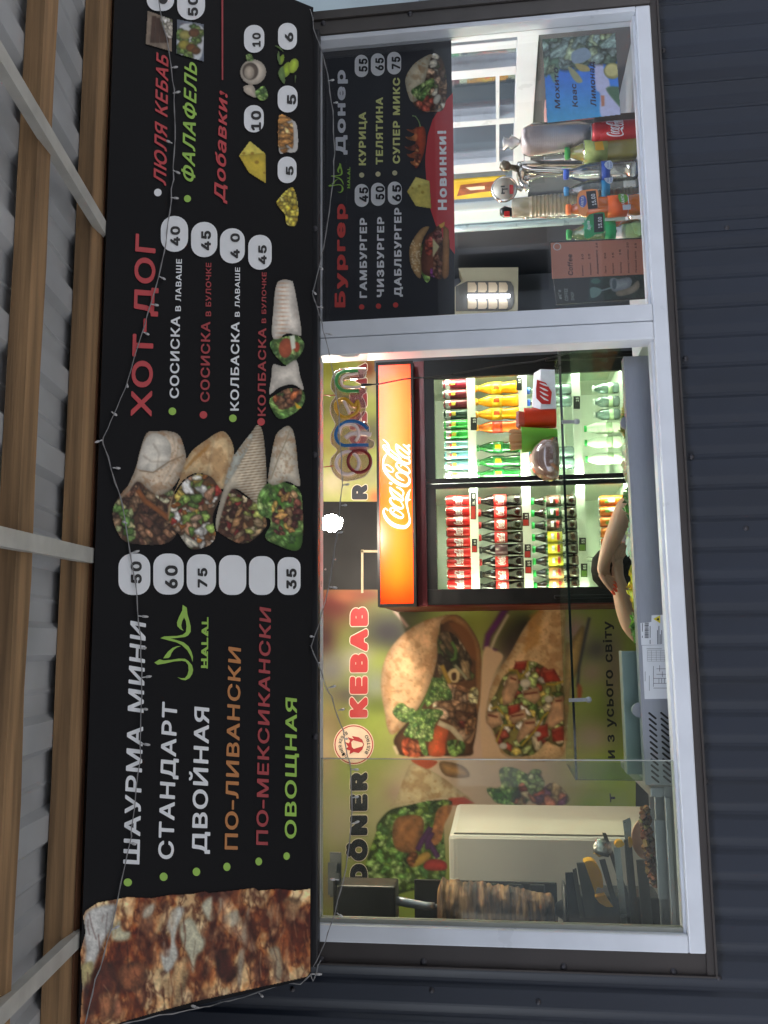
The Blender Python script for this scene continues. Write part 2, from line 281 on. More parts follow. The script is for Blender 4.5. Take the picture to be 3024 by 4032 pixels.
117:(111,[[11,97,9,94,9,28,12,17,18,6,25,0,40,-5,55,-5,65,0,70,4,72,-2,74,-4,89,-4,91,-3,93,1,93,94,92,97,89,99,74,99,71,97,69,30,65,23,60,19,54,17,46,17,39,20,33,29,32,95,28,99,14,99]]),
214:(142,[[74,-6,88,-2,98,3,113,16,122,33,125,40,128,57,128,70,126,83,122,96,114,110,105,120,96,126,82,132,63,133,51,132,37,126,28,120,20,110,11,94,8,84,6,72,6,55,9,37,13,29,20,16,30,6,51,-4,60,-6],[71,17,62,17,55,19,44,25,35,37,30,57,31,77,37,93,41,99,49,105,65,110,80,107,92,99,101,84,103,70,102,50,100,41,95,32,86,23],[63,152,60,162,51,167,46,167,40,165,37,161,34,155,37,145,45,139,53,139,57,141,60,145],[99,150,99,155,96,162,87,167,82,167,76,165,73,161,70,154,73,145,81,139,89,139,93,141,97,146]]),
1040:(128,[[50,132,46,128,0,0,5,-4,21,-4,24,-3,37,32,82,32,84,29,95,-2,99,-4,116,-4,119,-2,120,1,74,126,72,130,69,132],[60,98,74,54,45,55]]),
1041:(121,[[13,-3,74,-3,90,4,101,15,107,30,107,45,102,57,93,69,81,75,72,77,36,78,35,80,36,109,91,109,95,114,95,127,93,131,15,132,12,129,11,0],[35,55,62,56,76,52,80,48,82,42,82,33,80,26,75,22,65,18,36,18]]),
1042:(123,[[13,130,11,127,11,0,12,-2,15,-4,70,-4,83,-2,91,2,101,11,107,21,108,27,108,41,107,48,101,57,90,67,98,74,103,86,103,101,98,114,88,125,71,131,15,132],[35,53,67,53,76,50,81,45,84,39,85,34,83,27,78,22,71,19,36,18],[35,109,58,109,72,107,76,103,79,99,80,92,77,84,71,78,65,76,36,76]]),
1043:(109,[[15,-4,31,-4,35,0,35,109,93,109,97,114,97,127,95,131,15,132,12,129,11,0]]),
1044:(151,[[122,130,41,131,38,129,35,121,31,64,26,37,22,26,17,19,8,18,4,15,4,-27,5,-30,8,-31,23,-31,27,-30,28,-27,28,-5,29,-4,114,-4,115,-27,116,-30,119,-31,134,-31,138,-30,139,-27,139,15,135,18,126,19,125,20,125,126],[99,108,100,19,45,19,50,33,54,49,59,108]]),
1045:(113,[[97,-3,98,0,98,14,95,18,36,18,35,20,36,53,89,53,92,55,93,58,93,72,90,76,36,76,35,109,94,109,98,114,98,127,96,130,93,132,15,132,13,130,11,127,11,0,12,-2,15,-4,94,-4]]),
1048:(139,[[13,130,11,127,11,0,12,-2,15,-4,34,-4,39,-1,95,90,96,0,100,-4,115,-4,118,-3,120,0,120,127,119,130,115,132,97,132,94,130,35,38,35,128,30,132,15,132]]),
1049:(139,[[13,130,11,127,11,0,12,-2,15,-4,34,-4,39,-1,95,90,96,0,100,-4,115,-4,118,-3,120,0,120,127,119,130,115,132,97,132,94,130,35,38,35,128,30,132,15,132],[37,165,38,156,43,147,49,141,60,137,72,137,81,140,89,148,94,160,94,165,90,169,80,169,77,168,72,158,68,156,60,157,55,168,52,169,41,169]]),
1050:(125,[[114,-3,116,0,114,5,68,65,111,122,114,126,113,130,110,132,91,132,88,130,47,76,36,76,35,77,35,128,30,132,15,132,13,130,11,127,11,0,12,-2,15,-4,30,-4,34,-2,35,0,35,53,47,53,90,-3,93,-4,111,-4]]),
1051:(138,[[5,-3,8,-4,18,-4,27,-2,33,1,40,8,45,18,50,40,55,108,56,109,95,109,95,0,99,-4,114,-4,118,-2,119,0,119,127,117,130,114,132,37,132,33,130,31,120,24,31,21,23,18,20,8,18,5,16,4,0]]),
1052:(166,[[144,130,141,132,120,132,115,129,79,33,41,129,37,132,15,132,12,130,11,127,11,0,13,-3,15,-4,30,-4,35,0,35,82,66,2,68,-2,72,-4,85,-4,89,-2,121,80,122,0,126,-4,141,-4,145,-2,146,0,146,127]]),
1053:(138,[[117,-3,118,0,118,127,117,130,114,132,99,132,94,128,94,77,36,77,35,78,35,128,30,132,15,132,13,130,11,127,11,0,12,-2,15,-4,30,-4,35,0,36,54,93,54,94,53,94,0,99,-4,114,-4]]),
1054:(142,[[74,-6,88,-2,98,3,113,16,122,33,125,40,128,57,128,70,126,83,122,96,114,110,105,120,96,126,82,132,63,133,51,132,37,126,28,120,20,110,11,94,8,84,6,72,6,55,9,37,13,29,20,16,30,6,51,-4,60,-6],[71,17,62,17,55,19,44,25,35,37,30,57,31,77,37,93,41,99,49,105,65,110,80,107,92,99,101,84,103,70,102,50,100,41,95,32,86,23]]),
1055:(138,[[117,-3,118,0,118,127,117,130,114,132,15,132,13,130,11,127,11,0,12,-2,15,-4,30,-4,35,0,35,109,93,109,94,108,94,0,99,-4,114,-4]]),
1056:(120,[[15,-4,31,-4,35,0,36,42,68,42,76,44,90,51,100,62,106,77,106,97,100,111,97,116,88,124,75,130,62,132,15,132,12,129,11,0],[35,109,59,109,70,107,76,104,79,99,82,92,82,81,78,72,74,68,65,65,36,65]]),
1057:(136,[[92,-1,103,6,114,17,122,35,123,40,121,42,118,44,101,44,99,42,96,34,92,28,85,22,71,17,55,19,45,25,40,29,34,41,30,57,30,70,33,84,37,93,43,101,53,107,64,110,75,109,86,105,94,97,99,85,101,83,118,83,121,85,123,88,120,98,110,114,101,123,90,129,71,133,56,132,44,129,32,122,22,113,11,94,6,72,6,55,10,35,20,16,30,6,46,-2,60,-6,74,-6]]),
1058:(121,[[48,-4,64,-4,68,0,68,109,104,109,107,110,109,114,109,127,105,132,8,132,4,128,4,113,8,109,44,109,44,0,45,-2]]),
1059:(118,[[21,-4,37,-4,47,-2,53,2,61,12,109,126,107,130,105,132,88,132,85,130,56,58,25,129,21,132,5,132,1,130,0,127,1,124,44,29,40,21,34,18,22,18,19,17,17,14,17,0]]),
1060:(153,[[65,-11,82,-10,84,-8,85,5,105,10,119,18,130,31,135,41,138,56,137,78,133,91,129,99,119,109,113,113,97,120,85,122,84,135,80,139,62,138,60,135,60,122,40,118,25,109,14,96,9,84,6,71,7,50,9,41,16,28,25,18,33,13,47,7,60,5,60,-8],[60,29,49,31,41,36,34,43,30,57,31,75,36,87,46,95,59,99,60,97],[85,29,84,97,85,99,100,94,108,87,113,76,114,56,110,43,103,35,94,30]]),
1061:(127,[[2,-3,5,-4,22,-4,25,-3,59,46,93,-3,96,-4,113,-4,117,-2,118,0,116,5,74,65,114,123,115,127,114,130,111,132,94,132,91,130,60,85,29,130,26,132,7,132,4,130,3,127,4,124,45,65,2,3,0,0]]),
1063:(130,[[108,-3,111,0,111,127,109,130,106,132,91,132,87,128,86,74,72,68,55,66,43,69,37,74,35,78,33,87,33,127,32,130,29,132,14,132,11,130,9,127,9,81,12,67,17,59,27,50,34,47,47,43,65,43,86,49,87,0,91,-4]]),
1064:(175,[[155,130,151,132,136,132,132,128,131,18,96,19,96,128,92,132,75,132,73,130,71,127,71,19,36,18,35,20,35,128,30,132,15,132,13,130,11,127,11,0,12,-2,15,-4,151,-4,154,-3,156,0,156,127]]),
1065:(178,[[167,-30,168,-27,168,15,165,18,156,19,156,20,156,126,155,129,151,131,136,131,132,127,131,19,96,19,96,127,92,131,75,131,73,130,71,126,71,19,36,19,35,20,35,127,30,131,15,131,13,130,11,126,11,1,12,-2,15,-4,144,-4,144,-27,145,-30,149,-31,164,-31]]),
1068:(121,[[15,132,11,127,12,-2,15,-4,69,-4,78,-2,88,2,100,13,107,27,108,47,102,62,94,71,79,79,70,81,36,81,35,128,31,132],[35,19,36,58,67,58,80,53,83,46,84,35,82,28,78,23,66,18]]),
1070:(186,[[168,39,171,52,171,75,168,88,159,108,147,121,141,125,129,131,115,133,100,132,90,130,74,121,62,108,53,91,50,75,36,75,35,76,35,128,30,132,15,132,12,129,11,0,13,-3,30,-4,35,0,36,53,50,53,56,30,61,20,72,8,87,-2,104,-6,117,-6,130,-3,146,5,157,17],[115,17,106,17,96,20,90,24,83,31,77,42,73,64,76,82,81,94,92,105,108,110,119,109,132,103,140,94,145,82,147,73,147,53,140,34,128,22]]),
1071:(121,[[100,130,97,132,42,131,25,125,19,120,13,114,9,106,6,98,6,78,14,61,28,50,1,1,3,-3,6,-4,24,-4,27,-3,49,38,54,45,77,44,77,0,82,-4,97,-4,100,-2,101,0,101,127],[77,109,77,68,47,68,40,70,35,74,30,83,30,93,33,100,37,105,43,107,53,109]]),
1072:(106,[[87,-3,88,1,88,68,86,79,81,88,74,93,65,98,54,100,43,100,34,99,19,92,9,81,6,74,8,70,16,66,25,65,37,76,51,79,58,77,62,74,65,64,61,61,38,59,22,54,15,51,8,44,4,37,3,22,9,8,19,-1,35,-6,46,-6,54,-5,65,2,66,-2,69,-4,84,-4],[65,41,63,28,61,24,55,18,41,15,33,17,29,21,27,27,31,34,42,38]]),
1073:(111,[[46,-6,57,-6,68,-4,78,2,86,10,91,16,97,29,99,39,98,57,94,68,88,79,83,85,72,92,64,95,49,95,37,90,30,85,29,86,32,90,40,96,53,100,67,101,83,107,88,113,91,120,91,127,87,131,73,131,71,130,68,123,66,122,44,120,28,114,17,105,9,88,4,63,4,39,8,24,16,10,22,4,33,-3],[58,73,66,69,72,62,75,46,74,36,71,26,66,20,59,16,49,16,40,18,32,27,29,37,29,52,33,63,40,70,47,73]]),
1074:(106,[[11,98,9,95,9,0,10,-2,14,-4,64,-4,81,2,91,12,94,24,93,34,89,42,80,50,86,56,90,65,90,75,84,87,78,92,63,98,14,99],[32,38,63,37,69,32,69,23,66,20,62,18,32,18],[32,60,32,77,57,77,64,74,66,69,65,64,59,60]]),
1075:(84,[[13,-4,28,-4,32,0,32,76,74,78,76,81,76,95,75,98,72,99,14,99,10,98,9,95,9,0]]),
1076:(115,[[89,99,28,99,24,98,22,88,20,52,16,32,10,19,3,18,-1,15,-1,-27,1,-30,4,-32,18,-32,21,-30,22,-27,22,-5,24,-4,84,-4,84,-27,85,-30,89,-32,103,-32,106,-30,107,-27,107,14,104,18,93,19,93,95],[69,77,70,19,36,19,42,44,45,76]]),
1077:(109,[[41,100,33,97,23,91,16,85,9,73,4,54,4,39,6,29,16,10,28,0,46,-6,65,-5,79,1,87,7,95,20,94,25,89,28,76,30,73,29,69,21,65,18,55,15,46,16,39,19,34,24,29,37,93,38,97,43,96,63,88,82,78,93,61,100],[29,60,33,70,40,76,46,78,57,78,64,75,68,70,72,62,71,60]]),
1079:(94,[[34,100,21,95,11,86,6,77,6,70,10,66,25,66,27,68,30,74,36,78,47,79,52,77,55,72,54,64,46,59,32,57,30,53,30,43,34,39,42,39,53,36,58,30,58,24,56,21,51,17,38,16,30,20,27,26,24,28,8,28,5,26,4,19,10,7,16,2,25,-3,37,-5,55,-4,71,3,77,9,82,19,81,35,77,43,68,49,73,54,78,62,79,74,74,86,69,92,63,95,52,100]]),
1080:(111,[[92,98,89,99,75,99,72,98,33,39,32,95,28,99,14,99,10,98,9,95,9,0,11,-3,14,-4,28,-4,31,-3,69,55,70,0,74,-4,89,-4,93,-2,94,0,94,95]]),
1081:(111,[[92,98,89,99,75,99,72,98,33,39,32,95,28,99,14,99,10,98,9,95,9,0,11,-3,14,-4,28,-4,31,-3,69,55,70,0,74,-4,89,-4,93,-2,94,0,94,95],[22,133,23,125,28,116,36,108,46,104,57,104,69,110,76,118,80,126,80,133,75,137,65,137,62,135,59,128,54,123,46,125,42,129,41,134,38,137,26,137]]),
1082:(103,[[94,-3,96,0,94,5,59,49,94,92,96,95,94,98,91,99,72,99,69,98,40,62,36,59,34,58,32,60,31,97,28,99,14,99,11,98,9,95,9,0,10,-2,14,-4,28,-4,31,-2,32,0,32,35,39,36,70,-3,73,-4,91,-4]]),
1083:(109,[[-1,-2,2,-4,12,-4,19,-2,24,0,32,10,38,27,41,75,43,77,67,76,68,0,72,-4,86,-4,90,-2,91,0,91,95,89,98,86,99,23,99,20,98,18,95,17,44,15,30,11,20,1,18,-2,16,-3,0]]),
1084:(142,[[10,98,9,95,9,0,11,-3,14,-4,28,-4,32,0,33,54,57,-2,60,-4,74,-4,78,0,101,55,102,0,106,-4,120,-4,124,-2,125,0,125,95,123,98,120,99,98,99,94,98,67,30,39,98,36,99,14,99]]),
1085:(111,[[91,-3,93,0,93,95,92,98,89,99,74,99,71,98,70,95,69,60,34,60,32,61,32,95,31,98,28,99,14,99,11,98,9,95,9,0,10,-2,14,-4,28,-4,31,-2,33,37,69,38,70,36,71,-2,74,-4,89,-4]]),
1086:(112,[[46,-6,58,-6,66,-4,81,3,92,16,98,29,99,39,98,61,95,72,90,81,82,90,74,95,56,100,38,99,22,90,14,81,9,73,4,54,4,39,7,27,16,10,28,0,37,-4],[47,78,57,78,65,74,71,67,75,54,75,38,70,25,64,19,52,15,43,17,35,24,31,30,29,40,29,53,32,66,39,74]]),
1087:(111,[[91,-3,93,0,93,95,92,98,89,99,14,99,11,98,9,95,9,0,10,-2,14,-4,28,-4,32,0,32,76,69,77,70,75,70,0,74,-4,89,-4]]),
1088:(115,[[13,-40,28,-40,32,-36,33,3,45,-5,54,-7,67,-6,74,-3,83,2,91,10,98,23,101,37,101,57,99,69,89,86,75,97,64,100,51,100,42,98,33,91,31,97,28,99,13,99,9,95,9,-35],[59,16,51,16,42,20,35,31,32,42,32,52,36,66,41,74,46,77,54,78,62,78,67,75,72,70,76,60,78,49,77,38,74,27,66,19]]),
1089:(107,[[69,-4,78,1,88,10,94,23,93,27,90,30,76,33,72,30,70,25,61,17,51,15,40,19,33,26,29,35,29,53,30,62,35,70,41,76,47,78,57,78,64,75,69,70,72,63,76,61,92,66,94,68,94,72,87,85,81,91,72,96,56,100,38,99,22,90,14,81,9,73,4,54,4,39,7,27,16,10,23,3,33,-3,46,-6,58,-6]]),
1090:(90,[[34,-4,49,-4,52,0,53,76,80,77,82,78,84,81,84,95,80,99,2,99,-2,95,-3,81,-1,78,2,77,29,76,29,0,30,-2]]),
1091:(106,[[12,-40,28,-40,35,-39,43,-34,50,-26,56,-14,97,93,95,97,92,99,76,99,73,97,49,31,25,96,21,99,5,99,1,97,0,94,1,91,36,0,33,-11,29,-17,26,-18,15,-17,12,-19,8,-34,9,-37]]),
1093:(103,[[3,-3,6,-4,23,-4,26,-3,47,30,69,-3,71,-4,89,-4,92,-2,94,0,92,3,61,48,90,91,92,95,90,98,87,99,71,99,68,98,48,68,28,98,25,99,8,99,5,98,4,95,4,91,33,48,2,3,1,0]]),
1095:(109,[[90,-3,91,0,91,95,90,98,87,99,72,99,69,98,67,95,67,51,50,48,41,49,34,56,32,64,32,95,31,98,28,99,14,99,11,98,9,95,9,59,12,48,18,38,26,31,39,26,61,26,67,27,67,0,69,-2,72,-4,87,-4]]),
1099:(136,[[11,98,9,95,9,0,10,-2,14,-4,59,-4,70,-2,80,4,88,13,92,25,92,38,86,52,81,57,69,63,61,65,33,65,32,95,31,98,28,99],[99,-4,115,-4,119,0,119,95,115,99,99,99,95,95,95,0],[32,42,57,42,63,41,68,34,68,26,63,20,58,18,33,18]]),
1100:(105,[[11,98,9,95,9,0,10,-2,14,-4,59,-4,70,-2,80,4,88,13,92,25,92,38,86,52,81,57,69,63,61,65,33,65,32,95,31,98,28,99],[32,42,57,42,63,41,68,34,68,26,63,20,58,18,33,18]]),
1110:(50,[[13,-4,29,-4,33,0,33,95,29,99,13,99,9,95,9,0],[35,125,30,132,25,135,18,135,13,133,8,128,6,124,6,117,13,108,18,107,25,107,34,113,35,117]])}
GLY['H'] = {33:(67,[[43,19,37,26,31,30,18,30,11,25,6,18,6,2,16,-9,31,-9,37,-6,44,4],[35,31,41,38,41,130,36,135,13,135,7,129,8,38,14,31]]),
48:(131,[[48,-10,70,-9,76,-7,86,-1,95,7,104,22,109,48,109,86,105,100,99,113,94,121,84,130,75,135,62,137,41,136,33,132,22,123,13,112,9,102,4,76,4,43,6,33,11,19,19,7,26,0,36,-7],[57,21,49,23,43,30,38,43,35,64,37,80,40,92,47,102,57,107,66,103,70,98,75,85,78,67,77,50,73,35,69,27,65,24]]),
49:(131,[[72,136,46,136,18,115,13,109,13,87,19,82,25,82,43,95,45,94,45,22,17,22,13,19,11,15,11,-2,16,-8,100,-8,106,-3,106,15,103,20,100,22,78,22,77,130]]),
50:(131,[[13,-8,100,-8,106,-3,106,17,100,22,58,23,91,58,97,67,103,84,103,101,102,109,94,122,79,133,62,138,51,138,36,134,25,128,17,120,10,108,8,101,9,88,14,83,35,83,40,88,41,95,44,102,49,105,56,107,67,103,69,100,72,93,70,86,63,75,8,15,8,-3]]),
51:(131,[[15,136,9,130,9,111,12,107,16,105,53,105,31,78,31,59,36,53,55,53,67,49,72,42,73,34,71,28,68,25,53,21,40,25,37,30,36,36,30,42,8,42,3,36,3,27,4,20,10,10,17,2,31,-7,46,-10,64,-10,78,-7,91,1,97,7,104,19,107,29,107,43,102,57,92,70,74,80,102,112,102,130,96,136]]),
52:(131,[[89,-8,94,-3,94,18,106,18,112,25,112,43,109,47,106,49,94,50,94,81,92,85,88,88,69,88,65,85,62,81,62,50,43,50,86,123,86,130,80,136,59,136,52,128,3,46,2,42,2,24,8,18,62,18,62,-2,65,-6,69,-8]]),
53:(131,[[94,136,22,136,16,130,8,67,9,60,14,55,25,53,35,53,41,57,52,61,59,60,69,54,73,43,72,34,70,28,65,24,55,21,48,23,43,25,39,36,34,41,13,41,9,38,7,35,7,26,11,14,19,3,35,-7,47,-10,64,-10,79,-6,89,1,95,7,103,20,106,30,106,52,103,61,94,77,82,86,71,91,45,91,44,92,45,104,46,105,94,105,97,107,100,111,100,130]]),
54:(131,[[83,136,61,136,55,131,21,82,13,66,9,57,8,49,8,32,10,20,17,8,23,2,40,-8,48,-10,65,-10,75,-7,88,0,95,7,104,24,106,45,104,55,100,64,95,72,83,82,74,86,64,87,88,123,88,130],[59,21,54,21,46,25,40,35,40,44,43,50,47,55,53,57,60,57,68,54,71,49,73,42,72,34,70,27,66,24]]),
55:(131,[[22,-8,44,-8,50,-2,106,110,106,130,101,136,13,136,7,130,7,111,13,105,67,105,16,4,16,-3]]),
56:(131,[[50,137,35,134,24,127,18,121,11,109,10,85,13,76,19,67,13,60,7,51,5,41,5,26,6,19,13,8,26,-3,41,-9,66,-10,78,-7,91,0,99,7,107,20,109,29,108,45,104,54,94,67,102,80,104,88,104,102,102,109,96,120,83,131,69,137],[75,32,73,27,70,24,60,21,54,21,47,23,41,26,37,35,40,42,45,47,52,50,60,50,69,47,73,43,75,37],[42,90,42,97,45,102,55,107,66,104,70,100,71,95,68,86,58,81,48,83]]),
57:(131,[[30,-8,53,-8,58,-4,93,48,104,71,106,92,102,108,96,118,89,126,79,133,72,136,51,138,41,136,31,132,17,119,8,102,8,79,9,71,15,60,25,49,32,44,49,40,24,4,24,-3],[57,107,66,103,70,100,72,94,73,86,70,76,66,73,56,69,48,72,44,76,41,81,40,90,43,99,48,104]]),
65:(138,[[47,136,42,130,-2,11,-4,4,-4,-3,1,-8,24,-8,30,-3,40,27,79,28,92,-6,96,-8,119,-8,124,-3,124,4,78,129,75,133,72,136],[60,83,68,58,52,59]]),
72:(147,[[120,-6,123,-2,123,130,120,133,116,136,96,136,90,130,90,81,40,81,39,82,39,130,33,136,13,136,9,134,7,130,7,-2,9,-6,13,-8,33,-8,39,-3,40,50,89,50,90,49,90,-3,96,-8,116,-8]]),
76:(116,[[12,136,7,130,7,-3,13,-8,93,-8,98,-2,98,17,93,22,39,23,39,130,34,136]]),
1040:(138,[[47,136,42,130,-2,11,-4,4,-4,-3,1,-8,24,-8,30,-3,40,27,79,28,92,-6,96,-8,119,-8,124,-3,124,4,78,129,75,133,72,136],[60,83,68,58,52,59]]),
1041:(130,[[12,-8,76,-7,82,-6,96,2,106,14,111,27,111,47,108,56,102,66,96,72,81,80,66,82,40,82,39,84,40,105,93,105,97,107,99,111,99,130,94,136,13,136,7,130,7,-2],[39,51,60,52,73,48,77,44,78,39,75,28,70,24,63,23,40,23]]),
1043:(118,[[12,-8,34,-8,39,-3,39,104,95,105,101,111,101,130,95,136,13,136,7,130,7,-2]]),
1044:(160,[[123,135,38,135,34,133,32,130,31,123,28,74,22,39,15,23,5,23,0,17,0,-29,2,-34,6,-36,26,-36,30,-34,32,-30,32,-9,33,-8,110,-8,110,-29,113,-34,117,-36,137,-36,141,-33,143,-29,143,16,137,23,129,23,129,129],[95,104,95,23,53,23,59,53,63,104]]),
1045:(123,[[12,-8,96,-8,102,-3,102,17,97,22,40,22,39,24,40,49,91,49,97,55,97,74,92,80,40,80,39,81,40,105,95,105,99,107,102,111,102,130,96,136,13,136,7,130,7,-2]]),
1047:(126,[[61,137,38,136,28,132,20,126,10,114,6,108,5,100,5,92,10,87,31,87,37,92,39,100,47,105,54,107,59,106,64,104,67,100,69,94,65,85,55,81,39,81,35,78,33,75,33,56,38,50,58,49,69,45,72,39,73,34,71,28,67,25,55,21,45,23,37,27,35,36,30,42,8,42,2,36,3,22,10,8,17,1,25,-4,35,-8,45,-10,64,-10,82,-4,97,7,104,19,105,25,104,49,97,61,91,67,97,76,100,82,101,102,99,109,93,120,85,128,73,135]]),
1048:(149,[[122,134,118,136,95,136,91,134,40,54,39,130,33,136,13,136,9,133,7,130,7,-2,9,-6,13,-8,36,-8,40,-6,91,73,92,-3,98,-8,118,-8,122,-6,124,-2,124,130]]),
1050:(135,[[118,-6,120,-2,119,6,74,65,118,123,118,130,116,133,112,136,89,136,85,134,46,82,44,80,40,80,39,81,39,130,33,136,13,136,9,134,7,130,7,-2,9,-6,13,-8,33,-8,39,-3,39,48,40,49,44,49,47,47,87,-6,90,-8,114,-8]]),
1051:(148,[[2,-6,6,-8,27,-7,37,-2,45,7,50,16,53,30,59,104,60,105,90,104,91,-3,97,-8,117,-8,121,-6,123,-2,123,130,120,134,117,136,34,136,30,133,28,130,27,122,20,37,18,27,15,24,5,22,0,17,0,-2]]),
1052:(175,[[9,134,7,130,7,-2,9,-6,13,-8,33,-8,39,-3,40,56,65,-5,70,-8,89,-8,94,-3,117,56,118,-3,124,-8,144,-8,148,-6,150,-2,150,130,148,133,144,136,117,136,112,132,79,48,45,132,40,136,13,136]]),
1053:(147,[[120,-6,123,-2,123,130,120,133,116,136,96,136,90,130,90,81,40,81,39,82,39,130,33,136,13,136,9,134,7,130,7,-2,9,-6,13,-8,33,-8,39,-3,40,50,89,50,90,49,90,-3,96,-8,116,-8]]),
1055:(147,[[120,-6,123,-2,123,130,120,133,116,136,13,136,9,134,7,130,7,-2,9,-6,13,-8,33,-8,39,-3,39,104,89,105,90,104,90,-3,96,-8,116,-8]]),
1056:(129,[[12,-8,34,-8,39,-3,40,38,70,38,81,41,93,48,105,61,110,75,110,99,107,109,100,119,89,129,77,134,65,136,13,136,7,130,7,-2],[39,104,56,105,67,103,73,100,78,90,77,84,75,76,71,73,62,69,40,69]]),
1057:(146,[[85,-8,101,-1,115,11,123,25,127,36,127,43,121,48,99,48,94,43,89,32,82,26,69,22,57,23,48,28,44,32,36,49,34,68,38,84,42,92,47,98,56,103,67,106,78,103,86,99,90,94,95,82,99,79,121,79,127,85,125,98,120,109,114,117,104,126,92,133,74,137,49,136,36,131,25,123,16,113,7,97,2,75,2,52,5,35,10,23,17,12,27,3,35,-2,48,-8,58,-10,76,-10]]),
1058:(130,[[46,-8,67,-8,72,-3,72,104,107,105,110,107,113,111,113,130,107,136,6,136,0,130,0,111,5,105,40,104,40,-2,42,-6]]),
1059:(127,[[19,-8,40,-8,49,-6,57,-1,66,11,113,123,113,130,108,135,85,136,81,133,56,72,31,128,27,134,24,136,2,136,-4,131,-3,121,39,29,37,24,30,22,19,22,13,17,13,-3]]),
1062:(143,[[128,-34,131,-29,131,16,126,22,120,23,119,24,119,129,117,133,113,135,92,135,86,130,86,23,40,23,39,24,39,130,33,135,13,135,9,133,7,129,7,-2,9,-6,13,-8,99,-8,99,-29,102,-34,105,-36,125,-36]]),
1063:(140,[[109,-8,115,-2,115,130,113,133,109,136,89,136,84,133,82,130,82,77,69,72,58,70,44,74,39,81,37,90,37,130,35,133,31,136,11,136,7,134,5,130,5,79,8,65,14,56,26,45,39,40,67,39,82,42,82,-3,88,-8]]),
1071:(130,[[100,135,39,135,24,130,15,124,10,118,5,109,2,100,2,76,4,70,11,57,21,48,-3,4,-3,-3,0,-6,3,-8,27,-8,30,-6,54,37,57,41,73,40,73,-2,75,-6,79,-8,99,-8,103,-6,105,-2,105,130],[73,104,72,73,49,72,38,77,35,82,35,90,37,98,40,101,56,105]]),
1074:(116,[[7,101,5,97,5,-2,7,-6,11,-8,67,-8,77,-6,85,-1,96,11,98,21,97,36,92,46,88,50,94,62,94,78,88,90,84,94,72,101,59,103,11,103],[36,34,61,33,65,29,65,26,59,22,36,23],[61,69,60,65,53,63,36,64,36,72,54,72]]),
1075:(94,[[10,-8,31,-8,36,-3,37,72,74,72,78,75,81,79,81,97,75,103,11,103,5,98,5,-2]]),
1077:(119,[[31,101,19,94,13,88,4,72,0,57,0,37,4,22,12,7,19,0,31,-7,44,-10,62,-10,73,-8,89,2,94,8,99,18,99,26,97,29,94,31,85,33,96,34,101,39,101,60,98,74,89,89,74,100,58,105,45,105],[72,33,65,24,53,20,40,24,37,27,35,33],[36,64,42,71,48,74,54,74,61,71,66,64]]),
1080:(121,[[96,101,92,103,73,103,69,101,37,54,36,98,30,103,11,103,7,101,5,97,5,-2,7,-6,11,-8,30,-8,34,-6,65,41,66,-3,72,-8,92,-8,96,-6,98,-2,98,97]]),
1082:(112,[[97,-6,100,-2,99,5,65,49,99,91,100,98,98,101,94,103,69,103,65,101,37,66,36,97,34,101,30,103,11,103,7,101,5,97,5,-2,7,-6,11,-8,30,-8,34,-6,36,-2,37,31,64,-4,69,-8,94,-8]]),
1085:(120,[[95,101,91,103,72,103,68,101,66,97,66,65,64,64,37,65,36,97,31,103,11,103,7,101,5,97,5,-2,7,-6,11,-8,30,-8,34,-6,36,-2,36,32,38,33,66,33,66,-2,68,-6,72,-8,91,-8,95,-6,97,-2,97,97]]),
1086:(122,[[35,-9,43,-10,61,-10,71,-8,78,-4,91,7,97,15,102,27,104,37,104,58,99,74,93,85,85,93,75,100,68,103,59,105,45,105,33,102,25,98,19,93,11,85,5,76,2,67,0,57,0,37,4,20,12,7,19,0],[49,20,42,23,38,28,34,38,33,51,38,67,46,73,54,74,61,71,66,67,70,57,71,42,68,30,62,23,56,21]]),
1088:(124,[[10,-44,30,-44,34,-42,36,-38,37,-6,43,-9,52,-11,63,-11,77,-7,86,-1,94,7,102,21,106,35,106,60,103,71,93,89,78,101,66,104,49,104,35,99,31,103,11,103,5,98,5,-38],[56,20,48,22,43,26,39,33,36,45,37,55,41,66,45,71,55,74,63,72,69,67,72,58,74,47,71,34,69,28,64,23]]),
1091:(115,[[10,-44,31,-45,37,-43,46,-38,51,-32,58,-22,101,90,101,97,95,103,74,103,70,100,67,96,49,46,32,92,27,101,23,103,2,103,-4,97,-3,88,31,-1,26,-13,23,-14,12,-13,7,-18,4,-30,4,-37,6,-40]])}
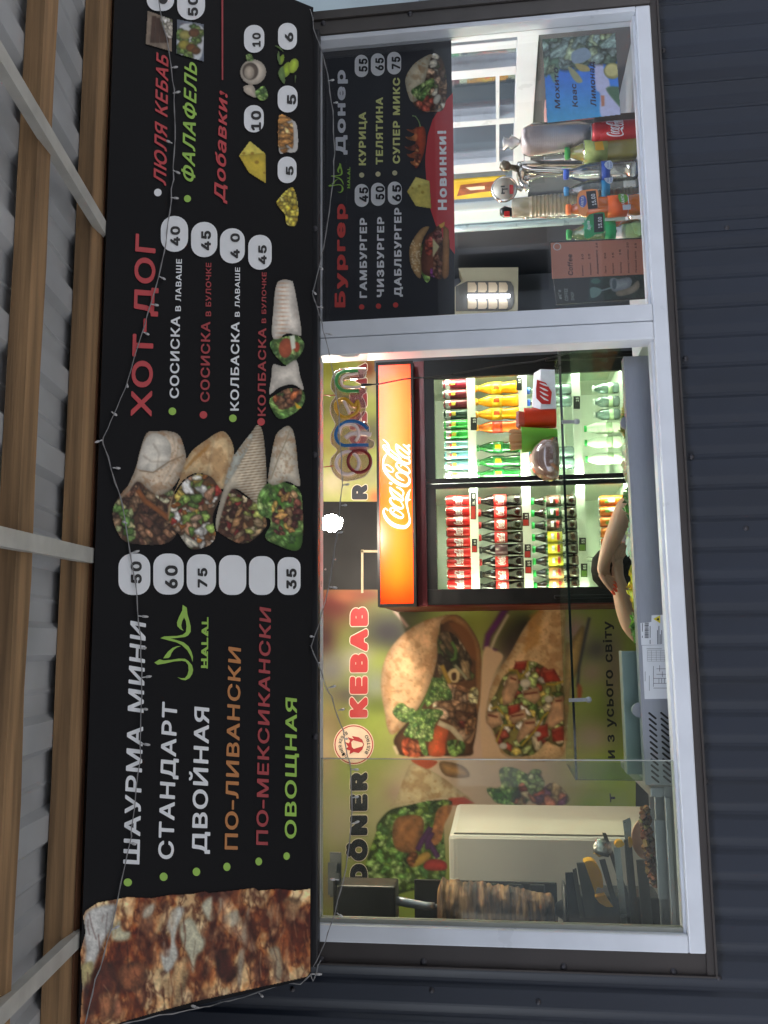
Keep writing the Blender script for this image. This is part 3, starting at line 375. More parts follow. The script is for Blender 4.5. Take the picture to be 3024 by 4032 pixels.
GLY['X'] = {65:(157,[[50,146,45,145,38,141,33,133,-13,6,-13,-5,-10,-12,-1,-17,27,-17,33,-14,37,-9,47,17,72,18,81,-5,87,-14,93,-17,98,-18,121,-17,127,-14,131,-9,134,0,133,6,87,131,83,139,74,145]]),
66:(151,[[3,141,-1,136,-3,128,-3,0,0,-9,6,-15,15,-18,70,-18,88,-15,98,-10,112,2,120,16,123,26,123,42,121,50,111,68,115,76,117,85,118,101,115,112,110,121,107,126,94,137,85,142,72,145,15,146,10,145],[70,34,65,32,50,33,49,39,66,39,70,37],[66,93,62,90,50,90,49,91,50,95,65,94]]),
68:(163,[[3,141,-1,136,-3,128,-3,0,-2,-5,1,-12,6,-16,15,-18,64,-18,85,-14,105,-3,114,5,122,17,130,34,133,51,133,76,132,87,128,99,117,118,109,127,98,135,78,143,60,146,15,146,10,145],[50,95,63,94,71,91,77,85,81,74,82,61,79,47,74,39,64,33,49,33]]),
69:(142,[[3,-14,10,-17,15,-18,95,-18,103,-15,110,-9,113,0,113,15,112,19,106,28,100,32,95,32,50,32,49,34,49,39,50,39,95,40,101,44,107,52,107,73,105,80,101,85,95,89,90,90,50,90,49,91,50,95,94,95,99,96,105,100,111,108,112,128,109,137,103,143,94,146,15,146,6,143,0,137,-3,128,-3,0,-2,-5]]),
75:(154,[[3,141,-1,136,-3,128,-3,0,-2,-5,1,-12,6,-16,15,-18,32,-18,43,-14,47,-9,49,-1,50,29,79,-12,84,-16,92,-18,112,-18,117,-17,123,-14,129,-5,129,6,123,17,84,70,124,112,127,118,130,128,129,133,125,139,120,143,113,146,86,145,79,141,50,109,48,133,43,141,36,145,31,146,14,146]]),
78:(168,[[3,-14,14,-18,31,-18,36,-17,45,-12,48,-5,49,0,50,40,81,-10,88,-15,96,-18,116,-18,121,-17,130,-12,133,-5,134,0,134,128,133,133,128,141,117,146,100,146,95,145,86,139,83,133,82,128,81,87,49,138,43,143,35,146,15,146,10,145,1,139,-2,133,-3,128,-3,0,-2,-5]]),
82:(149,[[6,143,0,137,-3,128,-3,0,-2,-5,1,-12,6,-16,15,-18,32,-18,43,-14,47,-9,49,-1,49,30,50,31,70,-6,79,-15,88,-18,107,-18,112,-17,118,-14,124,-5,124,6,103,45,110,53,117,65,121,83,121,93,118,107,110,122,102,132,94,137,85,142,72,145,15,146],[49,94,59,95,66,93,68,91,67,84,64,82,50,83]]),
214:(170,[[93,181,81,182,66,176,57,181,45,182,41,181,31,175,24,168,20,155,21,146,27,135,19,130,9,119,-2,99,-6,89,-8,73,-8,54,-4,32,2,19,10,7,21,-5,41,-16,49,-18,59,-20,75,-20,93,-16,105,-10,113,-5,124,7,136,28,139,39,142,56,142,71,137,94,130,111,125,119,114,130,107,135,112,143,113,150,112,160,109,168,103,175],[70,32,60,33,51,38,47,46,44,58,45,75,49,86,56,93,65,96,75,94,81,90,87,79,89,69,88,52,84,41,80,36]])}
GLY['O'] = {65:(169,[[48,152,35,146,28,136,-19,7,-20,-2,-18,-9,-15,-15,-5,-22,2,-24,24,-24,34,-21,40,-15,51,12,68,12,70,9,78,-12,86,-20,96,-24,118,-24,124,-22,131,-19,136,-12,140,-3,140,4,92,134,88,142,78,150,71,152]]),
66:(163,[[0,146,-6,139,-9,130,-9,-2,-5,-12,3,-20,13,-24,72,-24,89,-21,101,-15,108,-10,117,-2,125,12,128,25,128,44,125,56,118,69,123,83,123,103,120,115,115,124,112,129,98,142,89,147,74,151,13,152]]),
68:(175,[[0,146,-6,139,-9,130,-9,-2,-4,-15,3,-21,13,-24,65,-24,88,-19,108,-8,119,2,127,14,136,33,139,50,138,84,133,102,122,122,113,132,101,140,88,147,75,150,62,152,13,152],[56,38,55,87,56,88,61,88,68,86,74,77,76,65,75,55,72,46,68,41]]),
69:(154,[[0,146,-6,139,-9,130,-9,-2,-5,-12,3,-20,13,-24,96,-24,107,-20,115,-12,118,-2,118,16,117,23,109,33,102,37,110,45,113,55,112,78,108,87,103,91,112,98,117,111,118,130,114,140,106,148,95,152,13,152]]),
75:(166,[[0,146,-6,139,-9,130,-9,-2,-4,-15,3,-21,12,-24,33,-24,40,-22,46,-19,53,-9,55,-2,55,11,74,-15,84,-22,90,-24,114,-24,127,-19,132,-12,135,-6,136,3,134,9,93,70,129,109,132,115,136,124,136,130,130,142,124,148,115,152,88,152,76,146,55,124,54,134,51,140,46,146,40,150,33,152,13,152]]),
78:(180,[[131,146,118,152,97,152,85,146,79,139,76,130,75,108,54,142,43,150,36,152,12,152,3,148,-4,142,-9,130,-9,-2,-6,-12,0,-19,13,-24,34,-24,46,-19,52,-12,55,-3,55,20,76,-13,82,-19,88,-22,95,-24,119,-24,128,-21,135,-15,140,-2,140,130,137,139]]),
82:(161,[[3,148,-5,140,-9,130,-9,-2,-4,-15,3,-21,12,-24,33,-24,40,-22,46,-19,53,-9,55,-2,55,10,69,-14,80,-22,86,-24,109,-24,122,-19,129,-9,131,3,129,9,110,45,115,49,122,61,127,81,127,95,124,108,115,126,105,137,97,142,89,147,74,151,13,152],[55,89,58,89]]),
214:(182,[[90,187,80,187,67,183,55,187,43,187,30,182,21,174,17,166,14,157,14,149,18,137,6,126,-1,114,-7,103,-13,82,-13,45,-8,26,0,11,5,3,18,-10,37,-21,51,-25,82,-25,96,-21,116,-10,129,3,134,11,141,25,146,41,148,55,148,73,142,100,130,122,115,137,119,148,119,157,114,171,106,180],[69,37,64,38,56,42,52,50,50,60,51,74,54,83,60,88,66,90,74,88,79,83,82,77,83,67,82,50,77,41]])}
GLY = {k: {chr(c): (w, [list(zip(q[::2], q[1::2])) for q in cs]) for c, (w, cs) in d.items()} for k, d in GLY.items()}
DIL = {'N': 4.25, 'H': 9, 'X': 18.5, 'O': 24.5}
def layout(txt, st, ref=None):
    """glyph contours laid out on one line; ref: the set whose advances are used"""
    x = 0; out = []; G = GLY[st]; A = GLY[ref or st]; layout.w = []; wi = 0
    for ch in txt:
        if ch == ' ': x += 65; wi += 1; continue
        w, cs = G[ch]
        if ch == '-': x -= 26
        layout.w.append(wi); out.append([[(px+x, py) for px, py in c] for c in cs]); x += A[ch][0]-(26 if ch == '-' else 0)
    return out
def text(mb, txt, plane, a, b, h, st='N', off=.002, ref=None, fit=None, only=None):
    """a, b: baseline start and end in photograph pixels, h: cap top at the start"""
    gl = layout(txt, st, ref); fl = layout(txt, fit, ref) if fit else gl
    xs = [p[0] for g in fl for c in g for p in c]; x0, x1 = min(xs), max(xs)
    d = DIL[fit or st]; y0 = -d; y1 = 181.75+d
    A, B, H = plane(*a, off), plane(*b, off), plane(*h, off)
    for i, g in enumerate(gl):
        if only is not None and layout.w[i] != only: continue
        mb.polys([[A+(B-A)*((px-x0)/(x1-x0))+(H-A)*((py-y0)/(y1-y0)) for px, py in c] for c in g])
    return mb
# ------------------------------------------------------------------ printed pictures: colour painted cell by cell on a fine flat mesh
_rng = np.random.RandomState(5); _LAT = _rng.rand(257, 257)
def vnoise(X, Y, sc, seed=0):
    x = X/sc+seed*17.31; y = Y/sc+seed*9.77; xi = np.floor(x).astype(int); yi = np.floor(y).astype(int); fx = x-xi; fy = y-yi
    fx = fx*fx*(3-2*fx); fy = fy*fy*(3-2*fy); g = lambda a, b: _LAT[np.mod(a, 256), np.mod(b, 256)]
    return (g(xi, yi)*(1-fx)+g(xi+1, yi)*fx)*(1-fy)+(g(xi, yi+1)*(1-fx)+g(xi+1, yi+1)*fx)*fy
def fbm(X, Y, sc, seed=0, o=4):
    r = 0; a = .5; t = 0
    for k in range(o): r = r+a*vnoise(X, Y, sc/2**k, seed+k*3); t += a; a *= .55
    return r/t
def hexc(c): return np.array([int(c[i:i+2], 16)/255 for i in (0, 2, 4)]) if isinstance(c, str) else np.array(c)
def smoothpoly(pts, k=4):
    n = len(pts); out = []
    for i in range(n):
        p0, p1, p2, p3 = (np.array(pts[(i+j-1) % n], float) for j in range(4))
        for q in range(k):
            t = q/k; out.append(tuple(.5*((2*p1)+(p2-p0)*t+(2*p0-5*p1+4*p2-p3)*t*t+(3*p1-p0-3*p2+p3)*t**3)))
    return out
class Pic:
    def __init__(s, x0, y0, x1, y1, step=3, z=(1, 0, 0)):
        # z = (scale, dx, dy): coordinates of an enlarged crop -> photograph pixels
        s.z = z; s.step = step; a, b = s.T([(x0, y0), (x1, y1)])
        s.xs = np.arange(a[0], b[0]+step, step); s.ys = np.arange(a[1], b[1]+step, step)
        s.X, s.Y = np.meshgrid(s.xs, s.ys); s.rgb = np.zeros(s.X.shape+(3,)); s.a = np.zeros(s.X.shape)
    def T(s, pts): k, dx, dy = s.z; return [(p[0]/k+dx, p[1]/k+dy) for p in pts]
    def fill(s, col): s.rgb[:] = hexc(col); s.a[:] = 1; return s
    def poly(s, pts, col, feather=None, alpha=1, tex=None, sm=False, cover=True, raw=False, clip=None):
        if sm: pts = smoothpoly(pts)
        P = np.array(pts if raw else s.T(pts), float); f = feather or s.step
        i0, i1 = np.searchsorted(s.xs, [P[:, 0].min()-f, P[:, 0].max()+f]); j0, j1 = np.searchsorted(s.ys, [P[:, 1].min()-f, P[:, 1].max()+f])
        if i1 <= i0 or j1 <= j0: return s
        X = s.X[j0:j1, i0:i1]; Y = s.Y[j0:j1, i0:i1]; ins = np.zeros(X.shape, bool); D = np.full(X.shape, 1e9)
        n = len(P)
        for k in range(n):
            ax, ay = P[k]; bx, by = P[(k+1) % n]
            if ay != by:
                c = ((ay > Y) != (by > Y)) & (X < (bx-ax)*(Y-ay)/(by-ay)+ax); ins ^= c
            L = max((bx-ax)**2+(by-ay)**2, 1e-9); t = np.clip(((X-ax)*(bx-ax)+(Y-ay)*(by-ay))/L, 0, 1)
            D = np.minimum(D, np.hypot(X-ax-t*(bx-ax), Y-ay-t*(by-ay)))
        d = np.where(ins, D, -D); al = np.clip(d/f+.5, 0, 1)*alpha
        if clip is not None: al = al*clip[j0:j1, i0:i1]
        c = hexc(col)*np.ones(X.shape+(1,))
        if tex is not None: c = np.clip(tex(X, Y, np.maximum(d, 0), c), 0, 1)
        R_ = s.rgb[j0:j1, i0:i1]; R_[:] = R_*(1-al[..., None])+c*al[..., None]
        if cover: A = s.a[j0:j1, i0:i1]; A[:] = np.maximum(A, al)
        return s
    def mask(s, pts, sm=False):
        q = Pic.__new__(Pic); q.z = s.z; q.step = s.step; q.xs, q.ys, q.X, q.Y = s.xs, s.ys, s.X, s.Y; q.rgb = np.zeros_like(s.rgb); q.a = np.zeros_like(s.a)
        q.poly(pts, (1, 1, 1), sm=sm); return q.a
    def ell(s, cx, cy, rx, ry, col, ang=0, **kw):
        a = np.linspace(0, 2*np.pi, 22)[:-1]; ca, sa = math.cos(ang), math.sin(ang)
        return s.poly([(cx+rx*math.cos(t)*ca-ry*math.sin(t)*sa, cy+rx*math.cos(t)*sa+ry*math.sin(t)*ca) for t in a], col, **kw)
    def line(s, pts, w, col, **kw):
        P = [np.array(p, float) for p in pts]; L = []; Q = []
        for i, p in enumerate(P):
            d = P[min(i+1, len(P)-1)]-P[max(i-1, 0)]; n = np.array([-d[1], d[0]])/max(np.hypot(*d), 1e-6)*w/2; L.append(tuple(p+n)); Q.append(tuple(p-n))
        return s.poly(L+Q[::-1], col, **kw)
    def chunks(s, pts, pal, n, size, seed=0, elong=1.6, ang=None, sm=True, rim=.45, mk=None, leaf=False):
        """chopped filling: many small irregular shaded bits inside the outline"""
        rr = random.Random(seed); P = np.array(smoothpoly(pts) if sm else pts, float); mk = s.mask(pts, sm) if mk is None else mk
        x0, y0 = P.min(0); x1, y1 = P.max(0); k = 0; tries = 0
        while k < n and tries < n*30:
            tries += 1; cx, cy = rr.uniform(x0, x1), rr.uniform(y0, y1)
            ins = False
            for i in range(len(P)):
                ax, ay = P[i]; bx, by = P[(i+1) % len(P)]
                if (ay > cy) != (by > cy) and cx < (bx-ax)*(cy-ay)/(by-ay)+ax: ins = not ins
            if not ins: continue
            k += 1; r = rr.uniform(*size); a0 = rr.uniform(0, 3.14) if ang is None else ang+rr.gauss(0, .35); e = rr.uniform(1, elong); ph = rr.uniform(0, 6); kk = rr.choice((2, 3, 4)) if not leaf else rr.choice((6, 7, 9)); q = []; sh = []
            for t in range(14 if not leaf else 26):
                th = t/(14 if not leaf else 26)*6.283; R_ = r*(1+(.2 if not leaf else .17)*math.sin(kk*th+ph)+rr.uniform(-.13, .13)); u, v = R_*math.cos(th)*e, R_*math.sin(th)
                dx, dy = u*math.cos(a0)-v*math.sin(a0), u*math.sin(a0)+v*math.cos(a0); q.append((cx+dx, cy+dy)); sh.append((cx+dx*1.12+r*.10, cy+dy*1.12+r*.12))
            c = hexc(rr.choice(pal)); c = (c*.85+c.mean()*.15)*rr.uniform(.72, 1.18)
            s.poly(sh, (.10, .07, .04), alpha=.22 if leaf else .42, feather=max(4, r/s.z[0]*.5), clip=mk, cover=False)
            sd = rr.randint(0, 99); rs = r/s.z[0]; wx, wy = s.T([(cx, cy)])[0]; hx, hy = rr.uniform(-.4, .2)*rs, rr.uniform(-.5, .1)*rs
            def tex(X, Y, d, c_, sd=sd, rs=rs, a0=a0, wx=wx, wy=wy, hx=hx, hy=hy):
                U = (X-wx)*math.cos(a0)+(Y-wy)*math.sin(a0); V = -(X-wx)*math.sin(a0)+(Y-wy)*math.cos(a0)
                g = (1-rim)+rim*1.25*np.clip(d/(rs*.45), 0, 1)**.6; fib = fbm(U, V*3.2, max(rs*.8, 6), sd, 3); gr = vnoise(X, Y, 4.5, sd+5)
                hl = np.exp(-(((X-wx-hx)/(rs*.38))**2+((Y-wy-hy)/(rs*.38))**2))*.22
                o = c_*(g*(.55+.75*fib)*(.86+.28*gr))[..., None]+hl[..., None]*(.5+.5*c_)
                if leaf: o = o*(1+.35*np.clip(1-np.abs(V)/(rs*.09+1), 0, 1))[..., None]
                return o
            s.poly(q, c, tex=tex, clip=mk, cover=False)
        return s
    def blur(s, n=1, mix=.6):
        # soften like a printed photograph
        for _ in range(n):
            r = s.rgb; q = r.copy(); q[1:-1, 1:-1] = (4*r[1:-1, 1:-1]+2*(r[:-2, 1:-1]+r[2:, 1:-1]+r[1:-1, :-2]+r[1:-1, 2:])+r[:-2, :-2]+r[2:, 2:]+r[:-2, 2:]+r[2:, :-2])/16
            ok = s.a > .5; w = np.zeros_like(s.a); w[1:-1, 1:-1] = (ok[:-2, 1:-1] & ok[2:, 1:-1] & ok[1:-1, :-2] & ok[1:-1, 2:])*mix
            s.rgb = r*(1-w[..., None])+q*w[..., None]
        return s
    def obj(s, name, plane, off, parent, m=None, soft=1):
        s.blur(soft)
        d = s.step; J, I = s.X.shape
        o3 = plane.p0+plane.n*off; n = np.array(plane.n); E0 = np.array(EYE)
        D = np.array(RT)*((2016-s.Y)/FOCAL)[..., None]+np.array(UP)*(-(s.X-1512)/FOCAL)[..., None]+np.array(FW)
        t = (np.array(o3)-E0) @ n/(D @ n); V = E0+D*t[..., None]
        pw = np.array(parent['_w']) if parent is not None else np.zeros(3); V = V-pw
        ok = s.a > .4; F = ok[:-1, :-1] & ok[1:, :-1] & ok[:-1, 1:] & ok[1:, 1:]; idx = np.full(J*I, -1); jj, ii = np.where(F)
        quad = np.stack([jj*I+ii, jj*I+ii+1, (jj+1)*I+ii+1, (jj+1)*I+ii], 1); used = np.unique(quad); idx[used] = np.arange(len(used)); quad = idx[quad]
        me = bpy.data.meshes.new(name); me.vertices.add(len(used)); me.vertices.foreach_set('co', V.reshape(-1, 3)[used].ravel())
        nq = len(quad); me.loops.add(nq*4); me.loops.foreach_set('vertex_index', quad.ravel().astype(np.int32)); me.polygons.add(nq)
        me.polygons.foreach_set('loop_start', np.arange(0, nq*4, 4, dtype=np.int32)); me.polygons.foreach_set('loop_total', np.full(nq, 4, np.int32))
        c = np.clip(s.rgb.reshape(-1, 3)[used], 0, 1); c = np.where(c <= .04045, c/12.92, ((c+.055)/1.055)**2.4)
        at = me.color_attributes.new('Col', 'FLOAT_COLOR', 'POINT'); at.data.foreach_set('color', np.concatenate([c, np.ones((len(c), 1))], 1).ravel())
        me.update(calc_edges=True); me.validate(); me.materials.append(m or printed('print'))
        o = bpy.data.objects.new(name, me); COL.objects.link(o); o['_w'] = list(pw)
        if parent is not None: o.parent = parent
        return o
# ------------------------------------------------------------------ the setting: ground
g = MB().box((-60, -80, -.3), (60, 60, 0)); go = g.build('pavement', mat('paving', 'b0aca5', .9, 0, .2, 3, .6)); struct(go)
# ------------------------------------------------------------------ kiosk: cladding, window, trim, room
M_navy = mat('navy_sheet', '161e2c', .46, .0, .22, 7, .08, stretch=(1, 1, .12))
M_trim = mat('brown_trim', '342f2e', .45, 0, .12, 9, .05)
M_trim2 = mat('grey_trim', '45413f', .4, 0, .12, 9, .05)
M_pvc = mat('white_pvc', 'c9ced6', .34, 0, .07, 9, .04, bscale=40)
M_dark = mat('dark_sheet', '1d1d20', .45, 0, .2, 6)
M_screw = mat('screw_paint', '3c3b40', .4, .3)
M_seal = mat('rubber_seal', '8c8f88', .6)
M_black = mat('black_plastic', '0c0c0d', .35, 0, .2, 20)
M_steel = mat('brushed_steel', '9ba0ab', .36, .7, .05, 30, .02, stretch=(1, 6, 8))
M_chrome = mat('chrome', 'c9c8c4', .12, 1, .1, 6)
M_white = mat('white_plastic', 'e6e6e2', .4, 0, .05, 8)
kiosk = thing('kiosk', 'dark blue ribbed metal kiosk with a white framed service window', 'kiosk', (.55, 0, 0))
RX0 = py_(2750, 870, 0).x; RP = .0868
def ribbed(mb, x0, x1, z0, z1, y0=0.0, dep=.0095):
    # trapezoid profile: wide flat crest, narrow valley
    xs = []; k = math.floor((x0-RX0)/RP)-1
    while RX0+k*RP < x1+RP:
        c = RX0+k*RP
        xs += [(c-.007, 0), (c-.005, .001), (c+.004, dep-.001), (c+.007, dep), (c+.014, dep), (c+.034, .001), (c+.040, 0)]; k += 1
    prof = [(x0, 0)]+[(x, d) for x, d in xs if x0 < x < x1]+[(x1, 0)]
    n = len(prof); vs = [(x, y0+d, z) for z in (z0, z1) for x, d in prof]
    mb.add(vs, [[i, i+1, n+i+1, n+i] for i in range(n-1)]); return mb
XR = 1.962
cl = MB().use(M_navy)
ribbed(cl, -4.5, XR, .0, 1.083); ribbed(cl, -4.5, -.836, 1.083, 2.95); ribbed(cl, -.836, XR, 2.13, 2.95)
cl.box((-4.5, .012, 0), (XR, .06, 1.083)); cl.box((-4.5, .012, 1.083), (-.80, .06, 2.95)); cl.box((-.80, .012, 2.13), (XR, .06, 2.95)); cl.box((1.89, .012, 1.083), (XR, .06, 2.13))
cl.build('wall_cladding', None, kiosk)
xs_ = py_(2750, 914, 0).x
sm_ = MB().box((xs_-.0012, -.0022, 0), (xs_+.028, -.0002, 1.083)); sm_.build('sheet_seam', M_navy, kiosk)
# room shell behind
M_room = mat('room_dark', '0f0f12', .7, 0, .15, 3); M_ceil = mat('room_ceiling', 'c9c4b8', .8)
M_floor = mat('room_floor', '57504a', .7, 0, .2, 4)
MB().box((-1.62, .06, 2.72), (2.42, 2.24, 2.80)).build('ceiling', M_ceil, kiosk)
MB().box((-1.62, .06, .0), (2.42, 2.24, .06)).build('floor', M_floor, kiosk)
MB().box((-1.70, .06, 0), (-1.62, 2.24, 2.8)).build('side_wall', M_room, kiosk)
bw = MB().box((-1.62, 2.16, .06), (1.50, 2.24, 2.72)); bw.build('back_wall', M_room, kiosk)
# window frame: rails butted end to end
fr = MB().use(M_pvc)
fr.box((-.786, -.016, 1.095), (1.884, .055, 1.137), .004)
fr.box((-.786, -.016, 1.1372), (-.742, .055, 2.14), .004); fr.box((.846, -.018, 1.1372), (.8985, .055, 2.14), .004); fr.box((.9005, -.018, 1.1372), (.951, .055, 2.14), .004)
fr.box((1.868, -.016, 1.1372), (1.884, .055, 2.14), .003)
fr.box((-.7418, .004, 1.1372), (.8458, .05, 1.1445)); fr.box((.9512, .004, 1.1372), (1.8678, .05, 1.1445))
fr.box((-.7418, -.016, 2.100), (.8458, .055, 2.14)); fr.box((.9512, -.016, 2.10), (1.8678, .055, 2.14))
fro = fr.build('window_frame', None, kiosk)
MB().box((-.7418, .006, 1.1447), (-.731, .03, 2.10)).build('glazing_seal', M_seal, fro)
M_pane = clear('window_glass', 'ffffff', .022, .01); M_pane2 = clear('sliding_glass', 'eef2ec', .022, .03, .03, 'c9cdc4')  # pale body colour in the sliding pane stands in for reflection haze
pr = MB().box((.951, .026, 1.1445), (1.868, .030, 2.10)).build('pane', M_pane, fro); pr['label'] = 'clear fixed right pane'
xe = py_(1900, 2992, .02).x
pl_ = MB().box((-.731, .018, 1.1445), (xe, .022, 2.10)).build('pane', M_pane2, fro); pl_['label'] = 'hazy sliding left pane pushed aside'
MB().box((xe, .017, 1.1445), (xe+.003, .023, 2.10)).build('pane_edge', clear('pane_edge_glass', 'cfd8d0', .1, .1, .55, 'c4c9c2'), fro)
# trims
tr = MB().use(M_trim)
tr.box((-.838, -.012, 1.076), (1.955, .0, 1.0945)); tr.box((-.838, -.019, 1.0705), (1.955, .0, 1.0758))
tr.box((-.838, -.006, 1.0947), (-.7875, .0, 2.12)); tr.box((-.8425, -.018, 1.0705), (-.8382, .0, 2.12))
trim = tr.build('window_trim', None, kiosk)
t2 = MB().use(M_trim2); t2.box((1.886, -.02, 1.0947), (1.930, .0, 2.16)); t2.box((1.9302, -.014, 1.0947), (1.934, 0, 2.16)); t2.box((1.9342, -.026, 1.0947), (1.962, .06, 2.16))
trim2 = t2.build('corner_trim', None, kiosk)
def screw(p, par, r=.006, m=M_screw):
    b = MB().lathe([(r*1.5, 0), (r*1.5, .0015), (r, .0018), (r, .004), (r*.7, .0052), (0, .0055)], 10, (0, 0, 0), (0, -1, 0)); b.v = [(v[0]+p[0], v[1]+p[1], v[2]+p[2]) for v in b.v]
    return b.build('screw', m, par)
for px, py in ((1264, 3777), (1668, 3787), (2220, 3806), (2652, 3826)): screw(py_(px, py, -.006), trim)
for px, py in ((1273, 91), (1615, 55), ): screw(py_(px, py, -.02), trim2)
for px, py in ((2612, 199), (2630, 675), (2652, 1032), (2862, 897), (2700, 1413), (2722, 1800), (2718, 2214), (2745, 2660), (2780, 3075), (2800, 3525), (2830, 3850), (1152, 3895), (2120, 3945), (1700, 3900), (2937, 2080)): screw(py_(px, py, -.001), kiosk, .0048)
# shutter box between sign and window
sb = MB().use(M_dark); sb.box((-.84, -.05, 2.094), (1.884, -.0165, 2.135), .003); sb.box((-.84, -.075, 2.112), (1.93, -.0505, 2.15))
sbo = sb.build('shutter_box', None, kiosk)
for px, py in ((1238, 1790), (1240, 900), (1240, 2900)): screw(py_(px, py, -.05), sbo, .006)
# ------------------------------------------------------------------ canopy
canopy = thing('canopy', 'canopy of grey ribbed roofing on brown timber beams over the menu sign', 'canopy', (.55, -.9, 2.6))
RS = .155; RZ = 2.6276
def roofz(y): return RZ+RS*(y+.5)
M_roof = mat('roof_sheet', 'a4a7aa', .5, .0, .16, 5); M_wood = mat('timber', '8a6d4d', .75, 0, .55, 4, .35, stretch=(.45, 11, 11)); M_wood2 = mat('timber_old', '70492f', .8, 0, .5, 4, .35, stretch=(.5, 11, 11))
M_strut = mat('white_steel', 'b4b3ad', .5, 0, .18, 14, .1)
rf = MB().use(M_roof); p = .21; y0, y1 = -1.32, .05; x = -3.6; prof = []
while x < 5.2:
    prof += [(x, 0), (x+.015, -.018), (x+.075, -.018), (x+.09, 0), (x+.135, 0), (x+.142, -.004), (x+.15, 0)]; x += p
n = len(prof); vs = [(x, y, roofz(y)+.02+d) for y in (y0, y1) for x, d in prof]
rf.add(vs, [[i, i+1, n+i+1, n+i] for i in range(n-1)]); vs = [(x, y, roofz(y)+.03) for y in (y0, y1) for x in (-3.6, 5.2)]; rf.add(vs, [[0, 1, 3, 2]])
rf.build('roof_sheet', None, canopy)
def beam(yf, h, wd, m, lab=None, dz=0):
    b = MB().use(m); N = 40; vs = []; rr = random.Random(int(yf*100)); zt = roofz(yf)+dz
    for i in range(N+1):
        x = -3.6+8.8*i/N; e = rr.uniform(-.002, .002); vs += [(x, yf+e, zt-h+e), (x, yf+wd+e, zt-h-e), (x, yf+wd+e, zt+.012), (x, yf+e, zt)]
    fs = []
    for i in range(N):
        for k in range(4): fs.append([4*i+k, 4*i+(k+1) % 4, 4*i+4+(k+1) % 4, 4*i+4+k])
    b.add(vs, fs); o = b.build('timber_beam', m, canopy)
    if lab: o['label'] = lab
    return o
beam(-.5, .0405, .062, M_wood); beam(-.871, .0405, .06, M_wood); beam(-1.26, .04, .055, M_wood)
beam(-.432, .052, .028, M_wood2, 'darker brown beam next to the sign')
Dst = Vector((0, -1, -RS))
for (px, py), (qx, qy) in (((405, 905), (0, 235)), ((352, 2188), (0, 2115)), ((305, 3690), (0, 3985))):
    pl_s = Plane((0, -.5, roofz(-.5)-.052), Vector((1, 0, 0)).cross(Dst)); a = pl_s(px, py); b = pl_s(qx, qy); b = a+(b-a)*1.6; dd = (b-a).normalized(); a = a-dd*.08
    MB().bar(a, b, .036, .022, Vector((0, 0, 1))).build('white_strut', M_strut, canopy)
# ------------------------------------------------------------------ menu sign
M_sign = mat('sign_vinyl', '0b0c10', .4, 0, .15, 3, .03, spec=.14)
sign = thing('menu_sign', 'long black menu sign leaning out under the canopy with prices and food pictures', 'sign', (.54, -.08, 2.108))
S = SIGN; su = Vector((0, -K, 1)).normalized()
def SP(x, s_, off=0): return Vector((x, -.08, 2.108))+su*s_+S.n*off
b = MB().use(M_sign)
bl, br, tl, tr_ = SP(-.856, -.003), SP(1.935, -.003), SP(-.862, .584), SP(1.935, .594)
b.prism([bl, br, tr_, tl], -S.n*.022); b.build('sign_panel', None, sign)
for x in (-.85, .55, 1.9):
    fb = MB().use(M_dark); fb.bar(SP(x, .55, -.03), Vector((x, -.01, 2.52)), .02, .02); fb.bar(SP(x, .02, -.04), SP(x, .56, -.04), .02, .02); fb.build('bracket', None, sign)
Z1 = lambda x, y: (x/1.276, y/1.276); Z2 = lambda x, y: (x/1.276, 900+y/1.276); Z3 = lambda x, y: (x/1.276, 1700+y/1.276); Z5 = lambda x, y: (x/1.276, 3200+y/1.276)
IW = mat('ink_white', 'dfe2e6', .4, 0, .05); IR = mat('ink_red', 'b8393f', .4, 0, .06); IO = mat('ink_orange', 'b5763f', .4, 0, .06); IG = mat('ink_green', '93bd4c', .4, 0, .06); IB = mat('ink_black', '0b0b10', .4, 0, .06)
IR2 = mat('ink_brick_red', '9e353a', .4, 0, .06)
def words(par, pl, txt, a, b, h, m, st='N', off=.003, lab=None, **kw):
    for wi in range(txt.count(' ')+1): o = text(MB().use(m), txt, pl, a, b, h, st, off, only=wi, **kw).build('lettering', m, par)
    if lab: o['label'] = lab
    return o
def capsule(pl, x0, x1, y0, y1, off, m, par, name='price_badge', sq=.5):
    # rounded tag; corner radius share sq of the short side
    pts = []; r = min(x1-x0, y1-y0)*sq
    for cx, cy, a0 in ((x1-r, y1-r, 0), (x0+r, y1-r, 90), (x0+r, y0+r, 180), (x1-r, y0+r, 270)):
        for k in range(7): a = R(a0+k*15); pts.append(pl(cx+r*math.cos(a), cy+r*math.sin(a), off))
    return MB().polys([pts]).build(name, m, par)
def badge(pl, Z, box, num, nb, par, st='H', sq=.5, off=.003):
    (x0, y0), (x1, y1) = Z(box[0], box[1]), Z(box[2], box[3]); o = capsule(pl, x0, x1, y0, y1, off, IW, par, sq=sq)
    if num:
        (a0, b0), (a1, b1) = Z(nb[0], nb[1]), Z(nb[2], nb[3]); text(MB(), num, pl, (a1, b1), (a1, b0), (a0, b1), st, off+.0015).build('numerals', IB, o)
    return o
def dot(pl, x, y, rx, ry, m, par, off=.003):
    return MB().polys([[pl(x+rx*math.cos(k*.3142), y+ry*math.sin(k*.3142), off) for k in range(20)]]).build('bullet', m, par)
